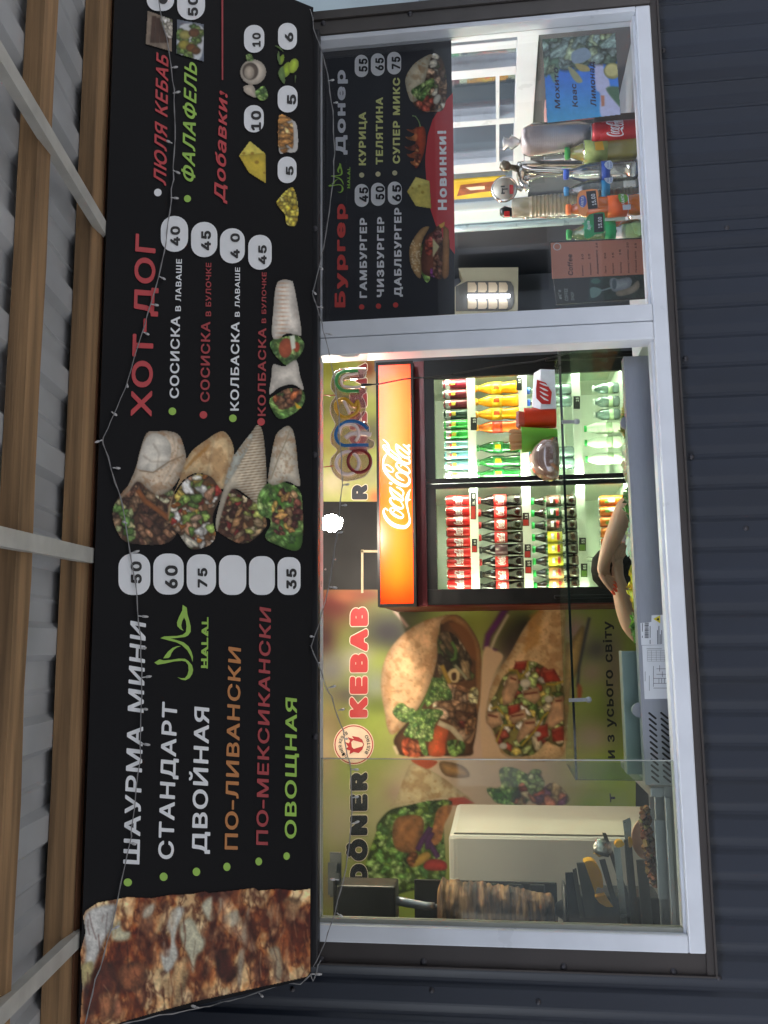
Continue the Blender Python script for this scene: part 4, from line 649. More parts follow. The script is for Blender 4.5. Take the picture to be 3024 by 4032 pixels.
L = [("ШАУРМА МИНИ", (549, 3404), (575, 2455), (459, 3399), IW), ("СТАНДАРТ", (683, 3384), (698, 2770), (598, 3380), IW), ("ДВОЙНАЯ", (815, 3362), (824, 2788), (731, 3360), IW),
     ("ПО-ЛИВАНСКИ", (936, 3346), (949, 2553), (864, 3344), IO), ("ПО-МЕКСИКАНСКИ", (1055, 3328), (1067, 2397), (990, 3326), IR2), ("ОВОЩНАЯ", (1167, 3302), (1169, 2751), (1103, 3300), IG),
     ("ХОТ-ДОГ", (597, 1640), (614, 928), (481, 1640), IR),
     ("СОСИСКА", (704, 1568), (709, 1246), (653, 1568), IW), ("В ЛАВАШЕ", (712, 1225), (716, 1020), (681, 1225), IW),
     ("СОСИСКА", (825, 1583), (828, 1267), (774, 1583), IR2), ("В БУЛОЧКЕ", (831, 1245), (832, 1035), (801, 1245), IR2),
     ("КОЛБАСКА", (940, 1617), (943, 1268), (893, 1617), IW), ("В ЛАВАШЕ", (944, 1247), (945, 1053), (917, 1247), IW),
     ("КОЛБАСКА", (1046, 1638), (1048, 1292), (1002, 1638), IR2), ("В БУЛОЧКЕ", (1048, 1272), (1049, 1072), (1023, 1272), IR2),
     ("ЛЮЛЯ КЕБАБ", (654, 733), (664, 227), (585, 698), IR), ("ФАЛАФЕЛЬ", (766, 725), (776, 255), (696, 690), IG), ("Добавки:", (886, 800), (896, 372), (825, 770), IR)]
for t, a, b_, h, m in L: words(sign, S, t, a, b_, h, m)
for x, y, rx, ry in ((642, 350, 21, 20), (822, 322, 20, 21), (987, 297, 19, 21), (1140, 272, 18, 21), (1300, 245, 17, 20), (1440, 218, 16, 19)): dot(S, *Z5(x, y), rx/1.276, ry/1.276, IG, sign)
for (x, y), m in (((866, 918), IG), ((1022, 936), IR), ((1170, 953), IG), ((1312, 971), IR)): dot(S, *Z2(x, y), 15, 15, m, sign)
dot(S, *Z1(793, 967), 15, 15, IW, sign); dot(S, *Z1(942, 998), 14, 14, IG, sign)
for box, num, nb in (((595, 612, 755, 820), '50', (637, 652, 712, 762)), ((770, 612, 923, 818), '60', (805, 672, 893, 788)), ((938, 616, 1085, 820), '75', (975, 685, 1042, 783)),
                     ((1100, 620, 1237, 820), '', None), ((1251, 625, 1381, 820), '', None), ((1394, 630, 1510, 820), '35', (1420, 688, 1490, 790))): badge(S, Z3, box, num, nb, sign, 'H', .42)
for box, num, nb in (((808, 1085, 945, 1265), '40', (838, 1137, 905, 1235)), ((960, 1115, 1092, 1292), '45', (992, 1160, 1060, 1258)), ((1105, 1147, 1230, 1323), '4 0', (1140, 1173, 1205, 1298)), ((1247, 1180, 1365, 1355), '45', (1282, 1232, 1340, 1328)),
                     ((737, -60, 875, 55), '0', (775, -60, 845, 20)), ((890, -70, 1030, 100), '50', (925, -20, 995, 80)),
                     ((1226, 125, 1328, 265), '10', (1252, 165, 1310, 235)), ((1226, 528, 1325, 665), '10', (1243, 557, 1312, 655)), ((1395, 787, 1490, 920), '5', (1422, 835, 1475, 880)), ((1395, 430, 1495, 565), '5', (1425, 475, 1488, 525)), ((1397, 115, 1492, 250), '6', (1416, 163, 1474, 210))): badge(S, Z1, box, num, nb, sign, 'H', .48)
MB().polys([[S(872, -60, .003), S(879, -60, .003), S(879, 315, .003), S(873, 315, .003)]]).build('rule', IR2, sign)
# arabic mark and HALAL
HZ = lambda q: [(560+x/5.53, 2350+y/5.53) for x, y in q]
AR = [[(880, 175), (970, 235), (985, 380), (1020, 500), (1055, 640), (1055, 760), (1000, 840), (930, 875), (800, 890), (620, 908), (760, 945), (900, 990), (1010, 1080), (1075, 1200), (1105, 1310), (1095, 1415), (1060, 1300), (980, 1160), (860, 1050), (740, 990), (560, 945), (395, 900), (480, 862), (760, 850), (880, 825), (950, 770), (965, 640), (950, 530), (912, 450), (870, 530), (850, 620), (865, 690), (905, 740), (830, 705), (765, 640), (755, 560), (800, 440), (870, 300)],
      [(845, 1073), (760, 1075), (660, 1110), (560, 1195), (495, 1280), (455, 1340), (570, 1332), (610, 1300), (640, 1220), (690, 1150), (760, 1100)],
      [(265, 1432), (380, 1360), (470, 1385), (640, 1370), (800, 1345), (930, 1348), (1010, 1400), (1085, 1490), (1108, 1590), (1090, 1680), (1030, 1770), (940, 1818), (850, 1800), (765, 1750), (850, 1772), (930, 1770), (985, 1700), (1010, 1600), (1000, 1480), (945, 1410), (860, 1392), (700, 1405), (500, 1450), (335, 1478)]]
def halal(pl, par, f, a, b, h, off=.003):
    o = MB()
    for c in AR: o.polys([[pl(*f(*q), off) for q in HZ(c)]])
    o.build('arabic_mark', IG, par)
    q = MB(); text(q, 'HALAL', pl, a, b, h, 'H', off); A_, B_, H_ = (np.array(v, float) for v in (a, b, h))
    for u0, u1 in ((0, .10), (.13, .23), (.25, .31), (.40, .46), (.49, .58), (.65, .71), (.80, .86), (.89, .98)):
        c = [A_+(B_-A_)*(u0-.014), A_+(B_-A_)*(u1+.014), A_+(B_-A_)*(u1+.014)+(H_-A_)*.12, A_+(B_-A_)*(u0-.014)+(H_-A_)*.12]; q.polys([[pl(*p, off+.0004) for p in c]])
    q.build('lettering', IG, par)
halal(S, sign, lambda x, y: (x, y), (818, 2630), (821, 2430), (781, 2630))
# food pictures on the sign
MP = printed('print')
GREENS = ['5a8a38', '86b04e', '477034', 'a6c46c', '6b9a44', '93b85c']; MEAT = ['5a3a2a', '7a5138', '9a6a48', '4a2c22', 'a87c58', '6b4230']; MIX = MEAT[:3]+['c9a87c', 'e4dcc8', 'b23a2a', '6f9a3c', 'd8b24a', 'c4502e', '8a5a3c']
def skin(c, seed, lo=.72, hi=1.12, spots=0, sc=40):
    def tex(X, Y, d, col):
        g = lo+(hi-lo)*np.clip(d/38, 0, 1)**.6; n = .82+.26*fbm(X, Y, sc, seed)+.10*(fbm(X, Y, 13, seed+2, 2))+.08*(vnoise(X, Y, 4.2, seed+4)-.5); o = col*(g*n)[..., None]
        if spots: sp = np.clip((fbm(X, Y, spots, seed+7)-.52)*2.6, 0, .34)[..., None]+np.clip((fbm(X, Y, 9, seed+9, 2)-.70)*5, 0, .4)[..., None]; sp = np.clip(sp, 0, .55); o = o*(1-sp)+np.array([.56, .36, .19])*sp
        return o
    return tex
def creases(p, segs, a=.30):
    for q in segs:
        p.line(q, 7, (.33, .25, .17), alpha=a, feather=9, cover=False); p.line([(x+5, y-5) for x, y in q], 5, (.96, .92, .84), alpha=a*.8, feather=8, cover=False)
def lettuce(p, pts, seed, n=26, size=(14, 26)): p.poly(pts, '4a7a2a', sm=True, tex=skin(0, seed, .5, 1.1, 0, 12)); p.chunks(pts, GREENS, n, size, seed, 1.5, leaf=True, rim=.18)
p3z = (1.276, 0, 1700); pc = Pic(540, -60, 1560, 620, 3, p3z)
W1s = [(735, 5), (790, -5), (850, -5), (905, 20), (937, 120), (925, 175), (880, 270), (800, 320), (745, 290), (690, 250), (640, 310), (598, 340), (640, 270), (680, 180), (700, 100)]
pc.chunks([(605, 310), (690, 240), (745, 215), (800, 240), (880, 300), (850, 430), (885, 510), (830, 565), (700, 568), (610, 545), (560, 415)], MEAT, 6, (10, 20), 1)
f1 = [(605, 310), (690, 235), (745, 215), (800, 240), (880, 300), (852, 430), (890, 510), (830, 565), (700, 568), (610, 540), (562, 415)]
pc.poly(f1, '4e3426', sm=True, tex=skin(0, 3, .5, 1.1, 0, 14)); pc.chunks(f1, MEAT+['8a6a4a'], 95, (10, 24), 2, 2.2)
pc.chunks([(560, 415), (610, 330), (660, 370), (680, 540), (610, 548)], ['8db85a', 'c8d88a', 'e0d490', '5f8a3a'], 16, (12, 26), 4); pc.line([(690, 290), (730, 350), (790, 390), (850, 440)], 26, 'b06a3a', tex=skin(0, 2, .6, 1.1)); pc.chunks([(790, 250), (870, 300), (840, 360), (780, 320)], ['c9c49a', '8aa060', '6a7a48'], 12, (9, 18), 8)
pc.poly(W1s, 'c9b8a2', sm=True, tex=skin(0, 5, .62, 1.12, 26)); pc.poly([(735, 30), (800, 10), (855, 60), (850, 150), (780, 200), (700, 190), (690, 160)], 'd9d3c6', sm=True, tex=skin(0, 6, .8, 1.08)); pc.line([(700, 195), (770, 205), (850, 150), (925, 120)], 6, '8a7358')
creases(pc, [[(720, 120), (760, 150), (850, 150)], [(900, 40), (890, 120), (850, 200), (800, 290)], [(925, 150), (880, 190), (830, 280)], [(690, 200), (660, 260), (640, 300)], [(770, 60), (800, 110), (790, 180)], [(870, 20), (880, 80), (860, 130)]])
f2 = [(920, 252), (985, 212), (1060, 228), (1112, 285), (1105, 340), (1070, 430), (1085, 520), (1052, 572), (960, 592), (900, 520), (848, 440), (862, 350)]
pc.poly(f2, '6a4a30', sm=True, tex=skin(0, 7, .5, 1.1, 0, 14)); pc.chunks(f2, ['c09a78', 'a87858', 'e8e4da', 'b02c22', '8fb04a', '5f8434', 'd8b648', 'd8d0b8', 'b5651f'], 95, (11, 26), 11, 2)
pc.poly([(1040, 35), (1110, -5), (1150, 18), (1178, 90), (1165, 180), (1118, 290), (1062, 228), (985, 210), (920, 248), (868, 330), (850, 440), (846, 380), (900, 240), (950, 110)], 'd6b88a', sm=True, tex=skin(0, 12, .68, 1.1, 34))
for k in range(5): pc.line([(930+k*24, 190-k*22), (985+k*16, 120-k*14)], 12, 'b07a38', alpha=.55)
creases(pc, [[(1000, 90), (960, 170), (900, 290)], [(1150, 30), (1150, 150), (1120, 260)], [(1080, 20), (1060, 110), (1040, 220)]], .22)
f3 = [(1160, 285), (1240, 330), (1312, 375), (1342, 450), (1330, 492), (1262, 552), (1200, 562), (1120, 522), (1090, 490), (1110, 400)]
pc.poly(f3, '50331f', sm=True, tex=skin(0, 13, .5, 1.1, 0, 14)); pc.chunks(f3, ['6a3c28', '8a5a3a', 'b8986a', '8a1f20', '9aa048', 'c8b288', '4a2418', 'a87848'], 90, (10, 22), 14, 2.3)
W3 = [(1215, 60), (1262, 0), (1292, -36), (1322, 0), (1340, 180), (1336, 300), (1312, 372), (1250, 332), (1165, 288), (1112, 420), (1090, 505), (1084, 430), (1130, 260), (1180, 120)]
def grill(X, Y, d, col):
    o = skin(0, 15, .66, 1.08)(X, Y, d, col); st = np.clip(np.sin((Y-1700+X*.12)/1.75)*1.6-.2, 0, 1)*np.clip((X-915)/40, 0, 1)*.62; return o*(1-st[..., None])+np.array([.36, .22, .1])*st[..., None]
pc.poly(W3, 'cfc4ae', sm=True, tex=grill); pc.poly([(1262, 8), (1262, 50), (1200, 170), (1140, 260), (1125, 270), (1160, 150), (1200, 80)], 'cdd0c4', sm=True, tex=skin(0, 17, .75, 1.05, 20))
f4 = [(1297, 322), (1350, 255), (1400, 245), (1500, 285), (1522, 380), (1520, 560), (1482, 600), (1400, 575), (1330, 532), (1360, 450), (1302, 410)]
lettuce(pc, f4, 18, 60, (14, 26)); pc.chunks([(1380, 290), (1480, 290), (1520, 380), (1510, 480), (1420, 520), (1370, 480)], ['6a3028', '8a4a38', 'b88a5a', '4a2420', 'c89048', 'd8a848'], 50, (9, 20), 19, 2)
pc.poly([(1395, 0), (1450, -32), (1482, 20), (1500, 180), (1508, 275), (1440, 250), (1385, 268), (1350, 258), (1345, 225), (1372, 60)], 'cdc3b0', sm=True, tex=skin(0, 20, .66, 1.1, 18)); pc.line([(1360, 240), (1400, 130), (1440, 40), (1455, -10)], 5, '94886f')
o = pc.obj('food_picture', S, .003, sign); o['label'] = 'picture of four stuffed wraps'
pc = Pic(1330, 240, 1545, 970, 3, (1.276, 0, 900))
lettuce(pc, [(1362, 560), (1420, 545), (1490, 535), (1530, 575), (1515, 630), (1460, 682), (1420, 680), (1362, 610)], 21, 36, (13, 22)); pc.ell(1435, 600, 34, 50, 'b85a3a', .1, tex=skin(0, 22)); pc.ell(1490, 595, 16, 26, 'c4502e', tex=skin(0, 23)); pc.poly([(1455, 540), (1480, 535), (1485, 600), (1465, 610)], 'dfe2d0')
def grill2(X, Y, d, col):
    o = skin(0, 25, .7, 1.1)(X, Y, d, col); st = np.clip(np.sin(Y/2.6)*1.5-.5, 0, 1)*np.clip(1-np.abs(X-1112)/34, 0, 1)*.7; return o*(1-st[..., None])+np.array([.72, .45, .26])*st[..., None]
pc.poly([(1385, 285), (1420, 255), (1462, 260), (1476, 275), (1500, 400), (1517, 530), (1490, 535), (1440, 530), (1400, 555), (1365, 540), (1370, 420)], 'd5cdc2', sm=True, tex=grill2)
lettuce(pc, [(1350, 865), (1390, 830), (1450, 800), (1525, 815), (1528, 880), (1480, 930), (1420, 958), (1380, 940)], 26, 30, (13, 22)); pc.chunks([(1375, 840), (1440, 790), (1510, 800), (1505, 870), (1420, 910), (1380, 880)], ['5a3222', '7a4a30', '3a2018', 'c4602e', '8a5a3a'], 30, (12, 22), 27, 1.6); pc.poly([(1480, 870), (1522, 905), (1490, 905)], 'e0b030')
pc.poly([(1372, 680), (1430, 690), (1490, 660), (1510, 740), (1527, 812), (1470, 785), (1405, 800), (1352, 835), (1362, 740)], 'd3cbbf', sm=True, tex=skin(0, 28, .7, 1.1))
o = pc.obj('food_picture', S, .003, sign); o['label'] = 'picture of two hot dog wraps'
# doner meat picture filling the left end
pc = Pic(395, 370, 1565, 1075, 3, (1.276, 0, 3200))
q = [(400, 1075), (412, 880), (402, 700), (428, 600), (415, 520), (430, 490), (490, 450), (590, 432), (640, 422), (760, 428), (860, 410), (960, 408), (1030, 392), (1050, 402), (1180, 388), (1280, 376), (1300, 390), (1400, 380), (1480, 390), (1562, 380), (1562, 800), (1545, 826), (1300, 880), (1000, 946), (800, 1000), (620, 1052), (560, 1075)]
def meat(X, Y, d, col):
    u = X+26*fbm(X, Y, 70, 31)+.10*Y; v = Y+40*fbm(X, Y, 90, 32)
    t = np.clip((fbm(u, v/1.7, 62, 33, 5)-.5)*3.0+.64+(fbm(u, v/1.4, 150, 34, 3)-.5)*1.3, 0, 1)
    pal = np.array([[.31, .12, .06], [.50, .26, .14], [.64, .41, .25], [.76, .60, .43], [.86, .80, .67]]); pos = np.array([0, .28, .52, .76, 1])
    o = np.stack([np.interp(t, pos, pal[:, k]) for k in range(3)], -1)
    for sc, sd, lo in ((46, 35, .80), (30, 41, .91), (90, 43, .88)):
        r = 1-np.abs(2*fbm(u, v/2.4, sc, sd, 4)-1); w = np.clip((r-lo)/(1-lo), 0, 1)**1.3*.75; o = o*(1-w[..., None])+np.array([.20, .07, .045])*w[..., None]
    hl = np.clip((fbm(u*1.3, v/1.8, 34, 45, 3)-.60)*4, 0, 1)*.5; o = o*(1-hl[..., None])+np.array([.90, .80, .68])*hl[..., None]
    return o*(.87+.26*fbm(X, Y, 9, 46, 2))[..., None]*(.85+.3*fbm(X, Y, 260, 36)[..., None])
pc.poly(q, '6a3a28', tex=meat); mk = pc.mask(q)
def ragged(sd, lo=.36): return mk*np.clip((fbm(pc.X, pc.Y/1.6, 70, sd, 3)-lo)*6, 0, 1)
def fat(X, Y, d, col): return col*(.82+.16*np.clip(d/18, 0, 1)+.34*(fbm(X, Y/1.8, 18, 37)-.5)+.2*(vnoise(X, Y, 5, 3)-.5))[..., None]
def brown(X, Y, d, col): return col*(.66+.42*np.clip(d/26, 0, 1)+.9*(fbm(X, Y/2, 20, 38)-.5)+.24*(vnoise(X, Y, 5, 4)-.5))[..., None]
base_ = pc.rgb.copy()
pc.chunks(q, ['6a3a22', '8a5634', 'a8744c', '54281a', 'c09a74', '7a4a2c', 'd2bfa2', 'b08458', '96603c', 'dcd2be'], 170, (16, 58), 47, 3.4, ang=1.30, sm=False, rim=.35, mk=mk)
pc.blur(2); pc.rgb = pc.rgb*.30+base_*.70; pc.rgb = np.clip((pc.rgb-.36)*1.2+.37, 0, 1)*np.array([1.06, 1.0, .90])
for n_, (pts, c, tx) in enumerate((([(432, 505), (500, 470), (580, 462), (575, 520), (555, 590), (520, 650), (492, 720), (470, 780), (430, 880), (412, 870), (430, 700), (420, 600)], 'd4d3ce', fat), ([(560, 590), (600, 540), (615, 590), (655, 600), (640, 640), (570, 640)], 'd4ceac', fat),
                   ([(860, 500), (900, 470), (925, 490), (900, 560), (880, 640), (895, 720), (850, 800), (820, 780), (805, 700), (830, 590)], 'd2d1c6', fat), ([(905, 570), (940, 530), (975, 545), (1000, 600), (1030, 640), (1020, 690), (990, 720), (970, 800), (955, 740), (910, 640)], 'cfcbae', fat),
                   ([(1020, 450), (1060, 420), (1110, 430), (1115, 470), (1075, 540), (1045, 540), (1015, 480)], 'cbc6ac', fat), ([(730, 480), (770, 455), (780, 490), (740, 530), (715, 520)], 'cdc1aa', fat), ([(1130, 520), (1190, 490), (1200, 540), (1165, 572), (1130, 550)], 'c2b69e', fat),
                   ([(820, 730), (890, 720), (950, 740), (940, 850), (900, 950), (860, 980), (830, 900)], 'b8966a', brown), ([(480, 950), (530, 900), (575, 910), (570, 1000), (520, 1050), (480, 1030)], '9a6240', brown), ([(600, 780), (690, 750), (740, 800), (700, 890), (610, 880)], '8a5234', brown), ([(560, 960), (620, 930), (660, 990), (620, 1040), (570, 1050)], '925c40', brown), ([(1420, 440), (1500, 430), (1548, 470), (1545, 560), (1480, 600), (1440, 560)], 'a07a56', brown), ([(1215, 600), (1250, 480), (1240, 620), (1220, 780), (1200, 880), (1195, 760)], 'b0a08a', fat), ([(1350, 700), (1400, 680), (1420, 800), (1390, 850)], 'a8987c', fat), ([(400, 780), (440, 750), (470, 760), (455, 860), (420, 880)], 'c0b27c', fat), ([(420, 890), (480, 790), (560, 760), (600, 900), (520, 900), (460, 1000), (430, 1040)], '5a2a1c', brown), ([(1090, 700), (1170, 690), (1200, 800), (1130, 860), (1090, 800)], '40180f', brown))):
    pc.poly(pts, c, sm=True, tex=tx, feather=14, clip=ragged(60+n_, .20 if tx is fat else .38), cover=False)
rr = random.Random(41)
for k in range(120):
    x = rr.uniform(430, 1550); y = rr.uniform(430, 940); ln = rr.uniform(30, 170); w = rr.uniform(2, 6.5); dx = rr.uniform(-26, 40)
    pc.line([(x, y), (x+dx*.5+rr.uniform(-8, 8), y+ln*.5), (x+dx, y+ln)], w, rr.choice(['2a0f0b', '3a1610', '46201a', '55281c', 'c8a684', 'b0764a']), alpha=rr.uniform(.3, .7), feather=5, clip=mk, cover=False, tex=lambda X, Y, d, c: c*(.8+.4*vnoise(X, Y, 9, 3))[..., None])
o = pc.obj('food_picture', S, .003, sign); o['label'] = 'large picture of browned doner meat'
# two small dish photos and the extras
pc = Pic(725, 48, 1032, 316, 3, (1.276, 0, 0))
q1 = [(740, 52), (868, 95), (865, 262), (730, 222)]; pc.poly(q1, '8a7a6a', tex=lambda X, Y, d, c: c*(.6+.8*fbm(X, Y, 40, 51))[..., None]); m1 = pc.mask(q1)
for k in range(4): pc.line([(775+k*22, 80+k*10), (765+k*24, 215)], 22, '5a3f32', clip=m1, tex=skin(0, 52, .6, 1.2))
pc.chunks([(800, 60), (865, 95), (860, 200), (820, 140)], ['d8d2c8', 'c0b8a8', '8a9a5a'], 14, (9, 20), 53)
q2 = [(888, 95), (1027, 120), (1027, 312), (883, 270)]; pc.poly(q2, '6a7280', tex=lambda X, Y, d, c: c*(.6+.8*fbm(X, Y, 50, 54))[..., None]); m2 = pc.mask(q2)
pc.poly([(905, 130), (1010, 130), (1024, 200), (1000, 300), (900, 268)], 'c8ccd0', sm=True, clip=m2); pc.chunks([(900, 160), (1000, 140), (1015, 290), (900, 260)], ['6a8a3a', '4f7030', '8aa04a'], 26, (10, 20), 55, mk=m2)
for x, y, r, c in ((930, 175, 30, 'b8b060'), (975, 165, 28, '7a5030'), (925, 225, 30, 'b4a848'), (960, 240, 26, '8a5a2a'), (985, 255, 22, '7a4e28')): pc.ell(x, y, r, r*.8, c, tex=skin(0, x, .55, 1.15, 0, 9), clip=m2)
o = pc.obj('dish_photo', S, .003, sign)
pc = Pic(1190, 210, 1520, 1145, 3, (1.276, 0, 0))
pc.poly([(1255, 705), (1335, 770), (1198, 782)], 'e8d860', tex=skin(0, 61, .9, 1.05)); pc.poly([(1198, 782), (1335, 770), (1338, 925), (1250, 870)], 'd2b83c', tex=skin(0, 62, .85, 1.05))
for x, y, r in ((1268, 770, 9), (1290, 815, 11), (1225, 770, 8), (1330, 868, 8)): pc.ell(x, y, r, r*.8, '9a7a22')
pc.ell(1272, 362, 68, 66, 'cfc4b4', tex=skin(0, 63, .6, 1.1)); pc.ell(1258, 358, 40, 44, '6a5c50', tex=skin(0, 64, .6, 1.1)); pc.ell(1252, 365, 26, 34, 'b9ad9c', tex=skin(0, 65)); pc.poly([(1225, 430), (1275, 430), (1290, 490), (1250, 480), (1225, 460)], 'c4b8a8', sm=True, tex=skin(0, 66))
lettuce(pc, [(1290, 450), (1330, 430), (1348, 490), (1310, 508), (1285, 480)], 67, 16, (7, 13)); lettuce(pc, [(1235, 275), (1262, 270), (1275, 300), (1240, 305)], 68, 10, (6, 11))
pc.poly([(1400, 580), (1470, 600), (1495, 640), (1495, 755), (1440, 768), (1400, 760)], 'b9b7b4', sm=True); pc.chunks([(1385, 580), (1440, 570), (1470, 620), (1470, 750), (1420, 768), (1382, 690)], ['d89a50', 'c4843a', 'e0ac64', 'b0702c'], 44, (10, 15), 69, 3, .3)
pc.poly([(1395, 1000), (1450, 945), (1480, 950), (1500, 1040), (1490, 1130), (1440, 1130), (1430, 1080), (1390, 1030)], 'c8ac24', sm=True, tex=skin(0, 72, .6, 1.1)); pc.chunks([(1395, 1000), (1450, 945), (1480, 950), (1500, 1040), (1490, 1130), (1440, 1130), (1430, 1080), (1390, 1030)], ['d8c02c', 'e6d040', 'c8a820', 'ecdc60'], 60, (14, 18), 70, 1.1, rim=.5)
for x, y, rx, ry, c in ((1440, 350, 24, 42, 'a8c832'), (1475, 330, 26, 40, 'b8d440'), (1415, 300, 14, 30, '9abc30')): pc.ell(x, y, rx, ry, c, .3, tex=skin(0, int(x), .6, 1.15))
for q in ([(1395, 370), (1420, 330), (1435, 400), (1425, 425)], [(1480, 380), (1490, 380), (1482, 425)], [(1370, 225), (1410, 235), (1430, 270), (1400, 245)], [(1390, 290), (1402, 250), (1410, 330)]): pc.poly(q, '6a8a4a', sm=True, tex=skin(0, 71))
o = pc.obj('food_picture', S, .003, sign); o['label'] = 'pictures of cheese, mushrooms, fries, corn and olives'
# ------------------------------------------------------------------ menu board behind the right pane
MW = YP(.040); ZA = lambda x, y: (1200+x/2.074, y/2.074); ZB = lambda x, y: (1200+x/2.074, 600+y/2.074)
mb_ = thing('menu_board', 'black burger and doner price board in the top of the right window', 'sign', (1.41, .05, 1.7))
M_brd = mat('board_vinyl', '191a21', .45, 0, .12, 4)
q = [MW(1262, 170), MW(1776, 126), MW(1791, 1236), MW(1262, 1277)]
MB().prism(q, (0, .004, 0)).build('board', M_brd, mb_)
IW2 = mat('ink_bright_white', 'e4e6ea', .45, 0, .04); IY = mat('ink_pale_yellow', 'cfd38a', .45, 0, .05); IC = mat('ink_cream', 'c8c39a', .45); IR3 = mat('ink_bright_red', 'cc4640', .45, 0, .05); IA = mat('ink_arc_red', 'b8373c', .45, 0, .06); IGr = mat('ink_grey_white', 'c9ccd4', .45)
arc = [ZA(1208, 757), ZA(1170, 800), ZA(1105, 880), ZA(1045, 975), ZA(1005, 1100), ZA(985, 1270), ZB(984, 100), ZB(998, 300), ZB(1028, 470), ZB(1075, 610), ZB(1145, 730), ZB(1226, 832)]
MB().polys([[MW(*p, .001) for p in arc]]).build('arc_panel', IA, mb_)
for t, a, b_, h, m, st in (("Новинки!", (1760, 827), (1757, 514), (1711, 827), IW2, 'H'), ("Бургер", (1360, 1210), (1360, 803), (1302, 1210), IR3, 'H'), ("Донер", (1361, 609), (1360, 276), (1306, 609), IGr, 'H'),
                           ("ГАМБУРГЕР", (1445, 1173), (1445, 858), (1405, 1173), IW2, 'H'), ("ЧИЗБУРГЕР", (1512, 1170), (1513, 854), (1473, 1170), IW2, 'H'), ("ДАБЛБУРГЕР", (1581, 1168), (1581, 818), (1541, 1168), IW2, 'H'),
                           ("КУРИЦА", (1441, 651), (1441, 441), (1402, 651), IY, 'H'), ("ТЕЛЯТИНА", (1508, 648), (1508, 383), (1469, 648), IY, 'H'), ("СУПЕР МИКС", (1575, 644), (1575, 306), (1536, 644), IY, 'H')):
    words(mb_, MW, t, a, b_, h, m, st, .002)
for x, y in ((465, 1262), (602, 1255), (742, 1246)): dot(MW, *ZB(x, y), 10.5, 10.5, IR3, mb_, .002)
for x, y in ((465, 185), (598, 177), (735, 168)): dot(MW, *ZB(x, y), 10, 10, IC, mb_, .002)
for Zf, box, num, nb in ((ZB, (408, 258, 522, 445), '45', (418, 285, 518, 405)), (ZB, (541, 248, 655, 437), '50', (552, 275, 650, 385)), (ZB, (678, 238, 792, 428), '65', (688, 265, 787, 400)),
                         (ZA, (408, 447, 518, 630), '55', (415, 478, 512, 585)), (ZA, (540, 435, 652, 620), '65', (550, 472, 645, 575)), (ZA, (673, 423, 787, 608), '75', (683, 462, 780, 565))):
    badge(MW, Zf, box, num, nb, mb_, 'H', .5, .0015)
hx = lambda x, y: (1290+(x-600)*.235, 640+(y-2380)*.345)
halal(MW, mb_, lambda x, y: (1292+(x-608)*.40, 642+(y-2382)*.395), (1378, 741), (1379, 658), (1363, 741), .002)
pc = Pic(810, 430, 1180, 925, 2.5, (2.074, 1200, 0))
fill = [(1035, 445), (1100, 450), (1140, 520), (1160, 640), (1160, 790), (1130, 900), (1050, 915), (960, 912), (890, 862), (880, 800), (950, 740), (990, 620)]
pc.poly(fill, '6a4a34', sm=True, tex=skin(0, 81, .5, 1.1, 0, 12)); pc.chunks(fill, ['7a5a40', 'a8805c', 'c8a07c', '5a3a28', 'd8d0b8', '6a7a3a'], 60, (14, 30), 82, 2)
pc.chunks([(1000, 780), (1050, 800), (1040, 900), (920, 895), (900, 850)], ['c4563a', 'd0684a', 'b84830'], 14, (20, 36), 83); pc.ell(1080, 810, 26, 44, 'd8d4c4', .5, tex=skin(0, 84))
pc.poly([(1035, 440), (1015, 520), (992, 620), (955, 740), (900, 830), (862, 825), (840, 770), (820, 690), (825, 620), (880, 530), (960, 470)], 'cdc4a8', sm=True, tex=skin(0, 85, .75, 1.08, 30)); lettuce(pc, [(870, 740), (960, 680), (1040, 640), (1060, 690), (1000, 760), (960, 830), (900, 790)], 86, 30, (14, 26)); pc.line([(990, 700), (940, 750)], 14, '2c4020')
pc.obj('food_picture', MW, .0025, mb_)['label'] = 'picture of a filled pita'
pc = Pic(780, 935, 1000, 1385, 2.5, (2.074, 1200, 0))
pc.poly([(935, 1030), (972, 1032), (990, 1080), (990, 1180), (960, 1300), (915, 1378), (890, 1335), (905, 1200), (890, 1100), (905, 1050)], 'b04a2c', sm=True, tex=skin(0, 87, .55, 1.2)); pc.line([(945, 1035), (932, 990), (905, 950), (875, 944)], 14, '8aa86a')
for k, (x, y) in enumerate(((890, 1060), (870, 1120), (860, 1200), (868, 1260), (890, 1320))): pc.poly([(915, y-30), (910, y+30), (x-20, y+25), (x-70+k*10, y-8), (x-10, y-5)], ['a85a38', 'c07a48', '8a4a38'][k % 3], sm=True, alpha=.75, tex=lambda X, Y, d, c: c*(.5+1.0*fbm(X, Y, 16, 88))[..., None])
pc.chunks([(900, 1180), (950, 1180), (940, 1330), (905, 1340)], ['5a2a1c', 'd8884a', '7a3420'], 12, (10, 20), 89)
pc.obj('food_picture', MW, .0025, mb_)['label'] = 'picture of a flaming chilli pepper'
pc = Pic(820, 190, 1235, 1080, 2.5, (2.074, 1200, 600))
pc.poly([(905, 198), (1020, 230), (1022, 262), (832, 318)], 'd9cf72', tex=skin(0, 90, .9, 1.05)); pc.poly([(830, 318), (1022, 248), (1035, 462), (905, 440)], 'd3c565', tex=skin(0, 91, .85, 1.05))
for x, y, r in ((935, 275, 11), (880, 292, 9), (962, 326, 13), (1028, 380, 8)): pc.ell(x, y, r, r, 'a48f3a')
lettuce(pc, [(965, 740), (1000, 820), (990, 890), (940, 860)], 92, 14, (14, 24)); lettuce(pc, [(950, 950), (1020, 1010), (1020, 1050), (990, 1065), (955, 1000)], 93, 14, (14, 24))
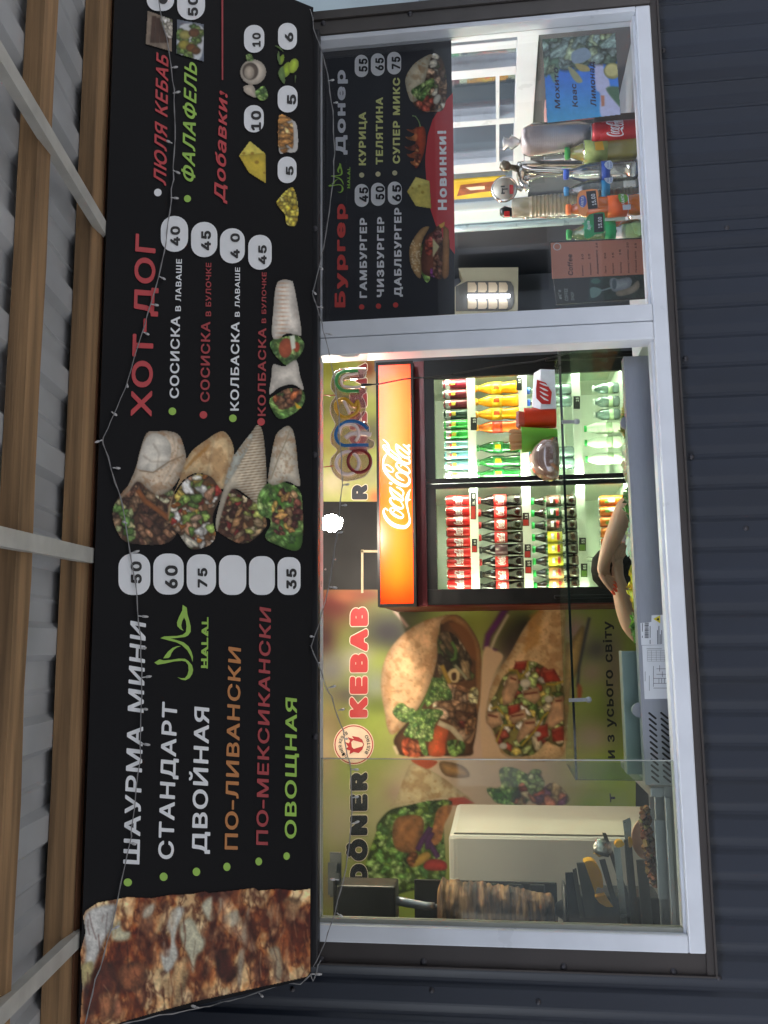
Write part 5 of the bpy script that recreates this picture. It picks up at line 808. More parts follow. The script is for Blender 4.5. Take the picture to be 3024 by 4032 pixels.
pc.poly([(985, 690), (1050, 640), (1080, 600), (1120, 640), (1130, 1010), (1050, 1020), (960, 980), (950, 850)], '6a4030', sm=True, tex=skin(0, 94, .6, 1.1, 0, 14)); pc.chunks([(990, 700), (1040, 690), (1040, 820), (990, 830)], ['b84a34', 'c8584a', 'a03c2c'], 14, (20, 34), 95); pc.chunks([(1050, 640), (1120, 650), (1120, 720), (1050, 720)], ['9a4a48', 'b06a60', '7a3434'], 12, (16, 26), 96); pc.chunks([(1030, 950), (1080, 960), (1070, 1020), (1030, 1010)], ['8a3a8a', 'a85aa8', 'c8a0c8'], 10, (14, 24), 97)
pc.chunks([(1070, 740), (1125, 740), (1125, 1000), (1050, 1000)], ['5a3424', '7a4a34', '6a3c2a', '8a5a40'], 34, (14, 26), 98); pc.poly([(1045, 700), (1100, 770), (1045, 860)], 'd8d0a0', tex=skin(0, 99, .85, 1.05)); pc.poly([(1090, 590), (1148, 560), (1140, 610), (1110, 620)], 'd0a048')
pc.poly([(1130, 615), (1168, 620), (1182, 680), (1180, 960), (1168, 1022), (1125, 1020), (1128, 820)], 'b07c48', sm=True, tex=skin(0, 100, .6, 1.15))
pc.poly([(1000, 600), (1018, 618), (965, 720), (948, 830), (952, 1022), (905, 1005), (862, 920), (850, 830), (858, 760), (900, 680), (950, 620)], 'c09a68', sm=True, tex=skin(0, 101, .62, 1.12))
rr = random.Random(102)
for k in range(60):
    x, y = rr.uniform(865, 945), rr.uniform(700, 980); pc.ell(x, y, 5, 4, 'e8dcb8', cover=False)
pc.obj('food_picture', MW, .0025, mb_)['label'] = 'pictures of cheese and a double burger'
# ------------------------------------------------------------------ paper with soft drink names
PW = YP(.075)
pp = thing('paper_notice', 'blue and green paper listing mojito, kvass and lemonade taped in the right window', 'notice', (1.7, .075, 1.25))
ZP = (1.746, 1750, 50); pc = Pic(660, 130, 1225, 770, 2.5, ZP); qp = [(670, 182), (1176, 138), (1212, 702), (706, 760)]
def sky_(X, Y, d, c):
    t = np.clip((Y-300)/180, 0, 1)[..., None]; return (np.array([.28, .52, .92])*(1-t)+np.array([.33, .70, .90])*t)*(.95+.1*fbm(X, Y, 60, 111))[..., None]
pc.poly(qp, '4a90e0', tex=sky_); mq = pc.mask(qp)
pc.poly([(1035, 340), (1085, 335), (1100, 420), (1130, 460), (1150, 540), (1205, 530), (1214, 702), (1080, 715), (1070, 560), (1040, 520)], 'c8cdf0', sm=True, clip=mq, feather=6); pc.poly([(1110, 520), (1214, 520), (1214, 640), (1190, 630)], '5a7a60', sm=True, clip=mq, feather=6)
def leaf(X, Y, d, c): return c*(.8+.4*fbm(X, Y, 34, 112))[..., None]
pc.poly([(660, 170), (1185, 130), (1200, 300), (1090, 330), (900, 340), (800, 380), (760, 480), (720, 420), (690, 430)], '6f9078', sm=True, clip=mq, tex=leaf, feather=8)
pc.chunks([(680, 190), (1170, 150), (1180, 300), (800, 370), (700, 400)], ['7f9c80', '93ac86', '86a098', '9fb8b0', '76947c', 'a4b88e'], 50, (22, 48), 113, 2, mk=mq, rim=.2)
pc.poly([(880, 270), (970, 240), (1010, 300), (940, 345), (880, 340)], '8fa4b8', sm=True, clip=mq); pc.poly([(850, 370), (900, 400), (950, 470), (910, 480), (870, 430)], 'a8aa80', sm=True, clip=mq); pc.poly([(900, 350), (980, 365), (1000, 400), (930, 400)], 'b0a468', sm=True, clip=mq)
pc.ell(1155, 400, 60, 56, 'bdb878', tex=skin(0, 114), clip=mq); pc.ell(1150, 395, 46, 42, 'cfc98a', clip=mq); pc.poly([(1075, 568), (1100, 570), (1100, 640), (1080, 645)], 'c88a70', clip=mq)
pc.obj('paper', PW, 0, pp)
ZPp = lambda x, y: (1750+x/1.746, 50+y/1.746); ID = mat('ink_plum', '2c2440', .6)
for t, a, b_, h in (("Мохито", (797, 660), (782, 378), (745, 652)), ("Квас", (918, 648), (905, 490), (866, 642)), ("Лимонад", (1045, 645), (1028, 338), (990, 636))): words(pp, PW, t, ZPp(*a), ZPp(*b_), ZPp(*h), ID, 'N', .0012)
# ------------------------------------------------------------------ unlit neon sign and its cable
NP = YP(.085); ZF = lambda x, y: (1200+x/2.074, 1250+y/2.074)
neon = thing('neon_sign', 'unlit neon tube sign reading open on clear acrylic hung over the fridge', 'neon sign', (.66, .085, 2.03))
M_acr = clear('acrylic', 'e8dcd8', .22, .05, .16, 'd8c4bc')
def outl(c, n=40): return [ZF(*p) for p in c]
ol = [(500, 420), (480, 412), (330, 415), (255, 440), (222, 500), (215, 580), (250, 640), (215, 700), (208, 770), (235, 840), (250, 880), (215, 950), (215, 1030), (265, 1085), (215, 1150), (212, 1220), (250, 1290), (320, 1335), (420, 1325), (500, 1290), (548, 1210), (545, 1140), (510, 1085), (560, 1060), (565, 1010), (520, 985), (530, 900), (490, 850), (440, 845), (490, 780), (495, 700), (470, 640), (500, 610), (490, 565), (320, 560), (330, 510), (470, 500), (500, 470)]
q = [NP(*p, 0) for p in outl(smoothpoly(ol, 3))]; MB().prism(q, (0, .005, 0)).build('acrylic_plate', M_acr, neon)
M_tw = mat('tube_white', 'e4cfc8', .25, 0, .05)
rim_ = MB(); rim_.tube([p+Vector((0, -.001, 0)) for p in q+q[:1]], .0012, 5, False); rim_.build('plate_edge', clear('acrylic_edge', 'f4e4de', .3, .1, .6, 'f0dcd4'), neon)
def ntube(pts, col, r=.0052, name='neon_tube', off=.012):
    P = [NP(*ZF(*p), off) for p in pts]; n = len(P); out = []
    for i in range(n-1):
        p0, p1, p2, p3 = P[max(i-1, 0)], P[i], P[i+1], P[min(i+2, n-1)]
        for k in range(4):
            t = k/4; out.append(.5*((2*p1)+(p2-p0)*t+(2*p0-5*p1+4*p2-p3)*t*t+(3*p1-p0-3*p2+p3)*t**3))
    out.append(P[-1]); o = MB().tube(out, r, 8).build(name, col, neon); return o
M_ng = mat('tube_green', '3f8f4c', .25); M_ny = mat('tube_yellow', 'c49428', .25); M_nb = mat('tube_blue', '1d62a0', .25); M_nr = mat('tube_red', '7d1f22', .25)
ntube([(440, 600), (360, 602), (300, 590), (262, 545), (258, 500), (280, 460), (330, 440), (435, 437)], M_ng); ntube([(430, 676), (440, 730), (415, 782), (350, 815), (290, 800), (255, 750), (255, 700), (290, 668), (335, 668), (380, 705), (408, 722), (428, 680)], M_ny)
ntube([(520, 1040), (400, 1043), (310, 1042), (262, 1000), (255, 935), (290, 880), (350, 850), (420, 850), (480, 878), (515, 912)], M_nb)
ntube([(445+92*math.cos(a*.2618), 1175+90*math.sin(a*.2618)) for a in range(25)], M_nr); ntube([(350+92*math.cos(a*.2618), 1190+92*math.sin(a*.2618)) for a in range(25)], M_tw, .0056, off=.010)
ntube([(415, 1012), (440, 960), (420, 890), (360, 872), (300, 890), (280, 950)], M_tw, .005, off=.010); ntube([(320, 682), (345, 735), (365, 785)], M_tw, .005, off=.010); ntube([(435, 455), (400, 462), (340, 470), (300, 500), (310, 555), (380, 570), (460, 565)], M_tw, .004, off=.010); ntube([(330, 985), (380, 950), (480, 945), (540, 960)], M_tw, .007, off=.006)
for (x0, y0), (x1, y1) in (((130, 630), (250, 636)), ((130, 1228), (232, 1212))): MB().tube([NP(*ZF(x0, y0), .004)+Vector((0, 0, .02)), NP(*ZF(x1, y1), .004)], .0016, 6).build('hanging_wire', mat('wire_red', 'a8442e', .5), neon)
cab = [(460, 552), (520, 548), (600, 545), (700, 525), (800, 505), (900, 492), (1000, 492), (1180, 470), (1400, 430), (1659, 385)]
cp = [NP(*ZF(*p), .006) for p in cab]+[NP(2100, 1425, 0), NP(2210, 1398, -.02), NP(2310, 1361, -.04)]
c = MB().tube(cp, .0022, 6); c.lathe([(.004, 0), (.0045, .01), (.0035, .03), (.002, .036)], 8, cp[0], cp[2]-cp[0]); c.build('power_cable', M_black, neon)
# ------------------------------------------------------------------ room beyond: posters, bulb, fridge
PB = YP(2.150); ZC = (2.074, 1200, 2300); ZD = (2.074, 1200, 2900); ZE = (1.843, 1900, 2400)
poster = thing('wall_poster', 'large kebab poster with doner and kebab lettering on the back wall', 'poster', (-.5, 2.15, 1.7))
pc = Pic(1255, 2322, 2500, 3700, 4); pc.fill('8a9a3c')
X, Y = pc.X, pc.Y
def blob(cx, cy, rx, ry, c, a=1.0, pw=2):
    w = np.exp(-(((X-cx)/rx)**2+((Y-cy)/ry)**2)**(pw/2))*a; pc.rgb[:] = pc.rgb*(1-w[..., None])+hexc(c)*w[..., None]
for b_ in ((1300, 2380, 140, 90, '5a1a14'), (1370, 2345, 60, 30, '9a5a34'), (1440, 2340, 80, 30, '7a3a1c'), (1275, 2520, 60, 110, '3a1a18'), (1530, 2490, 130, 100, '2e2c2c'), (1620, 2380, 60, 50, '302c24'), (1300, 2640, 80, 80, '6a6a5c'), (1420, 2600, 70, 50, 'a09a84'), (1370, 2740, 120, 50, '545040'), (1500, 2620, 60, 60, '8f9c3e'), (1480, 2700, 60, 70, '8a9470'), (1500, 2790, 60, 40, '4a5a20'),
           (1500, 2870, 110, 90, '93a83a'), (1420, 2950, 80, 80, '9aa848'), (1300, 2850, 70, 90, '6a6034'), (1280, 3000, 60, 200, 'b09a68'), (1560, 2980, 70, 70, '7a9a2c'), (1500, 3090, 120, 60, '95a63c'), (1600, 3050, 80, 70, '8fa04a'), (1340, 3250, 110, 170, 'b0a478'), (1480, 3250, 80, 120, 'a8a468'), (1560, 3120, 40, 40, '6a5a40'), (1500, 3460, 100, 100, '7a8a24'), (1300, 3500, 60, 120, '8a7a50'),
           (1850, 2395, 150, 50, 'b8c46a'), (1900, 2450, 90, 80, '98a03a'), (2000, 2360, 60, 40, '8a6a4a'), (2020, 2560, 90, 130, '14100e'), (2080, 2480, 60, 60, '14100e'), (1840, 2480, 60, 60, '7a8428'), (1950, 3000, 400, 420, 'd0ae86', .95, 4), (1900, 2720, 120, 60, 'cfae88'), (1700, 3120, 200, 130, 'd4b48e'), (2300, 2700, 110, 380, '98a052'), (2350, 2560, 70, 60, '5c5a50'), (2330, 2650, 60, 50, 'a08a70'), (2400, 2800, 60, 90, '7a8a3a'), (2260, 2480, 60, 60, 'a8887a'), (2330, 2900, 80, 60, 'b8a080'), (2400, 3060, 70, 80, '86a02c'), (2330, 3200, 60, 60, '7fa022'), (2420, 2650, 40, 200, '8a7a60')): blob(*b_)
pc.rgb = np.clip(pc.rgb*1.02, 0, 1)*(.94+.12*fbm(X, Y, 160, 121))[..., None]; pc.rgb[..., 2] *= 1.12
pc.z = ZC
pc.line([(1560, 560), (1480, 520), (1500, 420), (1580, 300), (1650, 190)], 52, '6a2a6a', feather=14, tex=skin(0, 120, .7, 1.1)); pc.line([(1500, 580), (1560, 430), (1660, 250)], 18, 'd0bca0', feather=10); pc.line([(730, 215), (780, 270), (840, 350)], 24, 'b89a90', feather=10)
br = [(1190, 250), (1115, 262), (1000, 290), (880, 350), (780, 430), (690, 540), (640, 660), (622, 800), (630, 920), (655, 1060), (670, 1160), (700, 1225), (745, 1215), (820, 1140), (900, 1050), (960, 950), (1020, 830), (1060, 700), (1085, 580), (1082, 470), (1095, 400), (1118, 300)]
fl = [(1115, 290), (1200, 252), (1275, 268), (1350, 350), (1420, 480), (1440, 620), (1440, 850), (1420, 1000), (1400, 1200), (1375, 1330), (1350, 1400), (1100, 1402), (800, 1400), (740, 1330), (740, 1240), (900, 1050), (1020, 830), (1085, 580)]
def crust(X, Y, d, c):
    o = skin(0, 122, .70, 1.08, 30)(X, Y, d, c); return o
pc.poly(fl, '5a3a22', sm=True, tex=skin(0, 123, .55, 1.1)); pc.poly([(1120, 330), (1200, 300), (1300, 390), (1370, 520), (1395, 700), (1390, 980), (1370, 1150), (1425, 1000), (1442, 800), (1440, 620), (1420, 480), (1350, 350), (1275, 268), (1200, 252), (1120, 290)], 'a9794c', sm=True, tex=skin(0, 124, .6, 1.15, 20)); pc.poly([(1180, 320), (1290, 340), (1380, 460), (1400, 620), (1330, 560), (1260, 430)], '7a4c28', sm=True, feather=12)
pc.chunks([(1090, 420), (1200, 400), (1330, 560), (1390, 760), (1250, 800), (1120, 800), (1080, 620)], ['4a3a24', '6a5234', '2e3a1c', '8a7048', '3a2a1a', '5a6a30', 'c8b088'], 40, (26, 56), 125, 2.4, 1.1)
pc.poly([(1190, 700), (1260, 690), (1255, 790), (1200, 800), (1160, 760)], 'd8c08c', sm=True); pc.poly([(1200, 730), (1235, 725), (1235, 780), (1205, 785)], '4a3018', sm=True); pc.line([(1120, 660), (1150, 740), (1185, 810)], 34, 'c0983c', tex=skin(0, 126)); pc.line([(1225, 660), (1280, 720), (1325, 780)], 24, 'b8b48c', tex=skin(0, 127)); pc.line([(1200, 470), (1235, 540), (1225, 610), (1190, 620)], 26, '5f8a3a', tex=skin(0, 128))
mt = [(1090, 830), (1180, 815), (1300, 840), (1370, 900), (1400, 1000), (1390, 1200), (1330, 1300), (1180, 1120), (1060, 1080), (1050, 950)]
pc.poly(mt, 'b88a64', sm=True, tex=lambda X, Y, d, c: c*(.55+.85*fbm(X, Y, 34, 129))[..., None]); pc.chunks(mt, ['c89a74', 'a87850', 'd4ac88', '8a5a38', 'b8845a'], 40, (28, 60), 130, 1.8)
pc.chunks([(1350, 860), (1410, 850), (1410, 980), (1340, 960)], ['c8c088', 'a89a58'], 8, (20, 40), 131); pc.chunks([(1250, 1120), (1330, 1130), (1320, 1180), (1260, 1170)], ['4a2018', '7a2a20'], 8, (14, 26), 132)
pc.chunks([(800, 1270), (900, 1270), (1000, 1395), (820, 1398)], ['c4542c', 'd0683a', 'b04420'], 14, (34, 60), 133); pc.poly([(1060, 1180), (1110, 1145), (1175, 1190), (1150, 1300), (1140, 1398), (1020, 1398), (1015, 1290)], 'cc5a34', sm=True, tex=skin(0, 134, .7, 1.15, 26)); pc.line([(1090, 1130), (1200, 1180), (1270, 1260), (1280, 1310)], 46, 'd9c9a4', tex=skin(0, 135, .8, 1.05)); pc.line([(730, 1320), (760, 1390)], 26, 'd8c49c')
pc.chunks([(1310, 1000), (1400, 1010), (1380, 1200), (1320, 1250)], ['8a5a34', 'a87244', '6a3c22'], 16, (24, 48), 136)
pc.poly(br, 'd9b084', sm=True, tex=crust); pc.chunks([(1170, 1280), (1300, 1290), (1290, 1398), (1190, 1398)], GREENS, 12, (20, 40), 137)
for c_ in ([(1040, 770), (1085, 765), (1150, 800), (1200, 900), (1190, 945), (1080, 950), (1000, 1000), (985, 930), (1030, 860)], [(720, 1040), (780, 970), (850, 1010), (890, 1020), (900, 1080), (830, 1130), (760, 1100)], [(880, 1060), (960, 1020), (1130, 1040), (1060, 1150), (1040, 1280), (950, 1270), (880, 1260), (810, 1230), (850, 1140)], [(930, 1270), (980, 1290), (1000, 1390), (960, 1380)]): lettuce(pc, c_, int(c_[0][0]), 150, (9, 20))
pc.line([(1040, 800), (980, 950), (900, 1090)], 18, '4a6a2a')
# wrap
pc.z = ZE
wr = [(310, 120), (400, 20), (470, -40), (600, -40), (600, 60), (590, 480), (590, 1060), (180, 1070), (120, 1000), (60, 860), (20, 780), (40, 640), (60, 560), (120, 440), (200, 320)]
pc.poly(wr, 'cfae80', sm=True, tex=skin(0, 141, .8, 1.06, 34)); pc.poly([(0, 330), (90, 300), (150, 340), (100, 440), (50, 560), (20, 780), (60, 900), (130, 1030), (170, 1075), (0, 1075)], 'd3b28c', sm=True, feather=8)
for k in range(7): pc.line([(300+k*8, 300-k*40), (410+k*4, 230-k*38)], 34, 'b87a30', alpha=.5, feather=14, tex=lambda X, Y, d, c: c*(.7+.5*fbm(X, Y, 20, 142))[..., None])
fw = [(330, 375), (420, 400), (520, 470), (585, 540), (592, 960), (520, 980), (460, 960), (370, 1050), (200, 1060), (120, 980), (80, 880), (30, 800), (50, 690), (100, 600), (150, 490), (240, 420)]
pc.poly(fw, '77703c', sm=True, tex=skin(0, 143, .6, 1.1)); pc.chunks(fw, ['a9c268', '7f9a48', 'ccd496', 'a8402c', 'e0d8c4', '55752f', 'd8bc50', 'c8b890', 'b8c878'], 110, (16, 38), 144, 2.0)
for c_ in ([(190, 470), (255, 470), (265, 560), (210, 680), (150, 700), (140, 600)], [(30, 740), (120, 740), (150, 830), (70, 865), (25, 820)], [(200, 750), (310, 720), (320, 780), (230, 830), (190, 800)], [(300, 800), (390, 780), (380, 860), (260, 975), (245, 930)], [(290, 590), (410, 560), (420, 640), (380, 690), (300, 640)], [(520, 640), (585, 620), (590, 800), (510, 860), (450, 830)]): pc.poly(c_, 'd3a67e', tex=lambda X, Y, d, c: c*(.62+.25*np.clip(d/14, 0, 1)+.55*(fbm(X, Y, 26, 147)-.4))[..., None]); pc.line([(c_[0][0]+10, c_[0][1]+25), (c_[1][0]-10, c_[1][1]+40)], 15, '5a2418', alpha=.8)
for c_ in ([(240, 380), (330, 370), (310, 440), (220, 440)], [(430, 440), (520, 430), (570, 520), (450, 530)], [(180, 700), (270, 680), (270, 740), (190, 770)], [(380, 850), (470, 830), (480, 920), (400, 960)], [(500, 870), (590, 840), (590, 950), (510, 960)]): pc.poly(c_, 'a8392a', tex=lambda X, Y, d, c: c*(.6+.3*np.clip(d/12, 0, 1)+.6*(fbm(X, Y, 18, 148)-.4))[..., None]); pc.line([(c_[0][0]+8, c_[0][1]+10), (c_[1][0]-10, c_[1][1]+12)], 10, 'd88a70', alpha=.5)
for x, y, rx, ry in ((310, 535, 40, 32), (480, 650, 30, 26), (150, 990, 30, 24), (400, 905, 26, 20)): pc.ell(x, y, rx, ry, 'e2dac8', tex=skin(0, x))
for c_ in ([(330, 375), (325, 440), (280, 490)], [(190, 440), (250, 440), (270, 500)], [(100, 960), (150, 840), (230, 840), (230, 880)], [(480, 740), (440, 780), (380, 880), (280, 990)], [(60, 720), (110, 705), (150, 760)], [(460, 540), (520, 545), (590, 520)]): pc.line(c_, 15, 'd8b840', tex=skin(0, 145, .7, 1.1))
pc.poly([(600, 300), (640, 240), (720, 120), (740, 180), (700, 420), (640, 560), (600, 900)], 'c09a64', sm=True, feather=10, tex=skin(0, 146, .6, 1.1)); pc.line([(775, 60), (740, 220), (700, 420), (690, 560)], 18, '3a3848', feather=10); pc.poly([(690, 540), (720, 570), (715, 640), (690, 640)], 'b05a40', feather=10, sm=True)
# third sandwich, lower left
pc.z = ZD
pc.poly([(860, 230), (980, 250), (1120, 330), (1250, 430), (1380, 545), (1200, 560), (1160, 500), (1000, 520), (850, 545), (740, 560), (690, 575), (750, 500)], 'd6bd96', sm=True, tex=skin(0, 151, .85, 1.05, 40)); pc.poly([(1170, 505), (1300, 495), (1385, 545), (1200, 562)], 'b8442c'); pc.poly([(1105, 205), (1290, 240), (1340, 330), (1150, 320)], 'b8844c', sm=True, tex=skin(0, 152, .5, 1.2)); pc.poly([(870, 190), (1080, 200), (1020, 260), (960, 250)], 'b85030', sm=True)
gl_ = [(650, 640), (720, 590), (860, 560), (1020, 525), (1180, 520), (1200, 560), (1130, 640), (1150, 1100), (1100, 1200), (860, 1260), (700, 1300), (520, 1300), (500, 1050), (580, 800), (590, 720)]
pc.poly(gl_, '3f4f1c', sm=True, tex=skin(0, 153, .5, 1.1, 0, 24)); pc.chunks(gl_, GREENS+['2a3a14', '5a7a20', '6a8a28', '7f9a3a'], 240, (14, 36), 154, 2.0, leaf=True, rim=.18)
pc.poly([(740, 680), (820, 645), (940, 650), (975, 720), (950, 860), (900, 945), (800, 945), (735, 900), (715, 790)], 'b07444', sm=True, tex=lambda X, Y, d, c: c*(.6+.3*np.clip(d/30, 0, 1)+.6*(fbm(X, Y, 24, 155)-.45))[..., None]); pc.poly([(1090, 590), (1200, 560), (1180, 640), (1140, 720), (1110, 860), (1030, 880), (1050, 720)], 'a86c40', sm=True, tex=lambda X, Y, d, c: c*(.55+.9*fbm(X, Y, 20, 156))[..., None])
for c_ in ([(1030, 740), (960, 850), (920, 930)], [(1010, 860), (1060, 940), (1090, 990)], [(1040, 780), (1000, 860), (1010, 920)]): pc.line(c_, 46, '6a3a72', tex=skin(0, 157, .6, 1.2))
pc.poly([(930, 970), (1000, 940), (1030, 980), (960, 1040), (880, 1070), (870, 1010)], 'c89a4a', sm=True, tex=skin(0, 158)); pc.poly([(970, 1050), (1030, 1000), (1145, 1020), (1150, 1090), (1000, 1090)], 'b8403a', sm=True, tex=skin(0, 159)); pc.chunks([(860, 950), (930, 960), (880, 1060), (830, 1040)], ['8a4a24', 'a86434'], 8, (18, 34), 160)
pc.z = (1.659, 1900, 2900)
lettuce(pc, [(30, 340), (120, 330), (110, 220), (180, 200), (260, 230), (330, 290), (280, 440), (120, 440), (60, 400)], 161, 110, (10, 22)); pc.chunks([(200, 380), (260, 300), (330, 380), (470, 300), (560, 440), (220, 440)], ['b0402c', 'c86a4a', '7a3a5a', 'b8905c', '4a5a2a', 'd0b080'], 40, (20, 40), 162); pc.chunks([(300, 240), (380, 220), (400, 330), (310, 380)], ['9ab070', 'c0c890', '7a9a50'], 24, (14, 28), 163, 2.4)
pc.z = (1, 0, 0)
pc.obj('poster_sheet', PB, 0, poster, printed('poster_print', .42, .3, .03))
K_ = mat('poster_red', 'b3262a', .4, 0, .06); Dk = mat('poster_black', '151821', .4); OL = mat('poster_outline', 'e2d2be', .4)
def poster_word(pl, par, t, a, b_, h, m):
    text(MB(), t, pl, a, b_, h, 'O', .003, ref='X', fit='O').build('lettering', OL, par)['label'] = 'pale outline'
    text(MB(), t, pl, a, b_, h, 'X', .005, ref='X', fit='O').build('lettering', m, par)
poster_word(PB, poster, 'KEBAB', (1450, 2829), (1452, 2388), (1350, 2829), K_); poster_word(PB, poster, 'DÖNER', (1450, 3484), (1450, 3037), (1352, 3484), Dk)
words(poster, PB, "и з усього світу", (2422, 2986), (2408, 2446), (2371, 2986), Dk, 'N', .003); words(poster, PB, "cti", (2426, 3150), (2425, 3060), (2374, 3150), Dk, 'N', .003) if False else words(poster, PB, "т", (2424, 3160), (2421, 3124), (2385, 3160), Dk, 'N', .003)
# round bistro logo
lo = PB; cx, cy = 1393, 2932
def ring(r0, r1, m, nm, off): return MB().polys([[lo(cx+r1*math.cos(k*.157), cy+r1*math.sin(k*.157), off) for k in range(40)]]+([[lo(cx+r0*math.cos(k*.157), cy+r0*math.sin(k*.157), off) for k in range(40)]] if r0 else [])).build(nm, m, poster)
M_lc = mat('logo_cream', 'f2d9bd', .45); ring(0, 80, M_lc, 'logo', .003); ring(72, 76, K_, 'logo_ring', .005)
def ringtext(t, a0, a1, r, inward, m):
    o = MB(); gl = layout(t, 'N'); tot = max(p[0] for g in gl for c in g for p in c)
    for g in gl:
        cs = []
        for c in g:
            q = []
            for px, py in c:
                a = a0+(a1-a0)*px/tot; rad = r+(py/181.75*17 if not inward else -py/181.75*17); q.append(lo(cx-rad*math.cos(a), cy-rad*math.sin(a), .005))
            cs.append(q)
        o.polys(cs)
    o.build('lettering', m, poster)
ringtext('DÖNER KEBAB', R(-62), R(62), 48, False, Dk); ringtext('BISTRO', R(180+38), R(180-38), 65, True, Dk)
flm = [(395+x, 2932+y) for x, y in ()]
ZCp = lambda x, y: (1200+x/2.074, 2300+y/2.074)
MB().polys([[PB(*ZCp(*p), .005) for p in [(360, 1300), (330, 1290), (355, 1330), (330, 1345), (370, 1360), (365, 1390), (400, 1370), (440, 1380), (470, 1350), (485, 1310), (470, 1270), (440, 1250), (385, 1240), (400, 1265), (350, 1250), (370, 1280)]]]).build('flame', K_, poster)
MB().polys([[PB(*ZCp(*p), .007) for p in [(380, 1290), (395, 1275), (470, 1295), (478, 1310), (470, 1325), (400, 1345), (385, 1330)]]]).build('kebab_mark', M_lc, poster)
# second poster behind the fridge top
p2 = thing('wall_poster', 'second kebab poster showing above and beside the right of the fridge', 'poster', (1.1, 2.15, 2.2))
pc = Pic(1268, 1150, 2330, 1975, 5); pc.fill('97a050'); X, Y = pc.X, pc.Y
for b_ in ((1300, 1450, 60, 60, '7a7a2c'), (1290, 1600, 60, 90, '6c6c34'), (1280, 1750, 60, 80, '8a8444'), (1310, 1900, 80, 70, 'b0a888'), (1460, 1880, 50, 60, 'a0a070'), (1470, 1700, 40, 60, '5c5a40'), (1480, 1500, 50, 60, 'a89a7c'), (1450, 1450, 30, 40, '7a3a22'), (1650, 1390, 90, 30, '7f8a3c'), (1850, 1385, 45, 26, '20242a'), (1930, 1385, 50, 20, 'd0c070'), (2060, 1385, 60, 22, '7a4a50'), (2150, 1385, 60, 22, 'b88a60'), (1480, 1960, 30, 30, 'b86a40')): blob(*b_)
pc.rgb *= (.9+.2*fbm(X, Y, 60, 171))[..., None]; pc.obj('poster_sheet', PB, 0, p2, printed('poster_print', .42, .3, .03))
poster_word(PB, p2, 'KEBAB', (1447, 1790), (1449, 1340), (1350, 1790), mat('poster_maroon', '7a1c1e', .4)); poster_word(PB, p2, 'R', (1449, 1970), (1449, 1905), (1362, 1970), Dk)
# picture frame outline on the black wall, spiral bulb
M_frm = mat('cream_frame', 'b8a888', .5)
f = thing('wall_frame', 'thin cream rectangular frame on the black wall left of the bulb', 'frame', py_(1430, 2250, 2.155))
fb = MB(); P_ = lambda x, y: py_(x, y, 2.153)
for a, b_ in (((1427, 2165), (1427, 2335)), ((1422, 2171), (1520, 2171))): fb.bar(P_(*a), P_(*b_), .012, .012, (0, 1, 0))
fb.build('rail', M_frm, f)
bp = py_(1300, 2060, 1.15)
bulb = thing('light_bulb', 'bare glowing spiral light bulb hanging in front of the black wall', 'light bulb', bp)
sp = [bp+Vector((math.cos(k*.55), math.sin(k*.55), 0))*(.010+.020*math.sin(math.pi*(k+4)/56))+Vector((0, 0, -.045+.08*k/48)) for k in range(49)]
MB().tube(sp, .0085, 8).build('spiral_tube', emit('bulb_light', 'fff1dc', 60), bulb)
MB().lathe([(.026, 0), (.028, .03), (.018, .05), (.016, .085)], 14, bp+Vector((0, 0, .042))).build('socket', M_white, bulb); MB().tube([bp+Vector((0, 0, .12)), bp+Vector((0, 0, 2.72-bp.z))], .003, 6).build('cord', M_black, bulb)
ld = bpy.data.lights.new('bulb_glow', 'POINT'); ld.energy = 22; ld.color = (1, .87, .70); ld.shadow_soft_size = .05
lo_ = bpy.data.objects.new('bulb_glow', ld); COL.objects.link(lo_); lo_.location = bp+Vector((0, 0, -.07))
# ------------------------------------------------------------------ drinks fridge
FY = 1.45; PF = YP(FY); PH = YP(1.40)
fridge = thing('drinks_fridge', 'two door red and black drinks fridge with a lit orange cola header', 'fridge', (.73, 1.7, .06))
M_fred = mat('fridge_red', '6a1416', .4, 0, .1, 8); M_liner = mat('fridge_liner', 'd6dacd', .5, 0, .03, 6); M_fblk = mat('fridge_black', '060607', .45, 0, .15, 12, spec=.2)
FX0, FX1 = .168, 1.302; Hb, Ht = 1.953, 2.112
b = MB().use(M_fred); b.box((FX0, 1.475, .08), (FX0+.022, 2.12, 2.11)); b.box((FX1-.022, 1.475, .08), (FX1, 2.12, 2.11)); b.box((FX0+.0221, 2.09, .08), (FX1-.0221, 2.12, 2.11)); b.box((FX0+.0221, 1.475, 1.905), (FX1-.0221, 2.0899, 1.935)); b.box((FX0+.0221, 1.475, .08), (FX1-.0221, 2.0899, .24)); b.box((FX0, 1.4751, 1.9352), (FX1, 1.50, Hb-.001))
b.build('cabinet', None, fridge)
b = MB().use(M_liner); x0, x1 = FX0+.0225, FX1-.0225
b.box((x0, 2.075, .25), (x1, 2.0895, 1.90)); b.box((x0, 1.476, .25), (x0+.006, 2.0745, 1.90)); b.box((x1-.006, 1.476, .25), (x1, 2.0745, 1.90)); b.box((x0+.0061, 1.476, 1.892), (x1-.0061, 2.0745, 1.9)); b.box((x0+.0061, 1.476, .25), (x1-.0061, 2.0745, .26)); b.box((.7175, 1.56, .2605), (.7225, 2.0745, 1.8915))
b.build('liner', None, fridge)
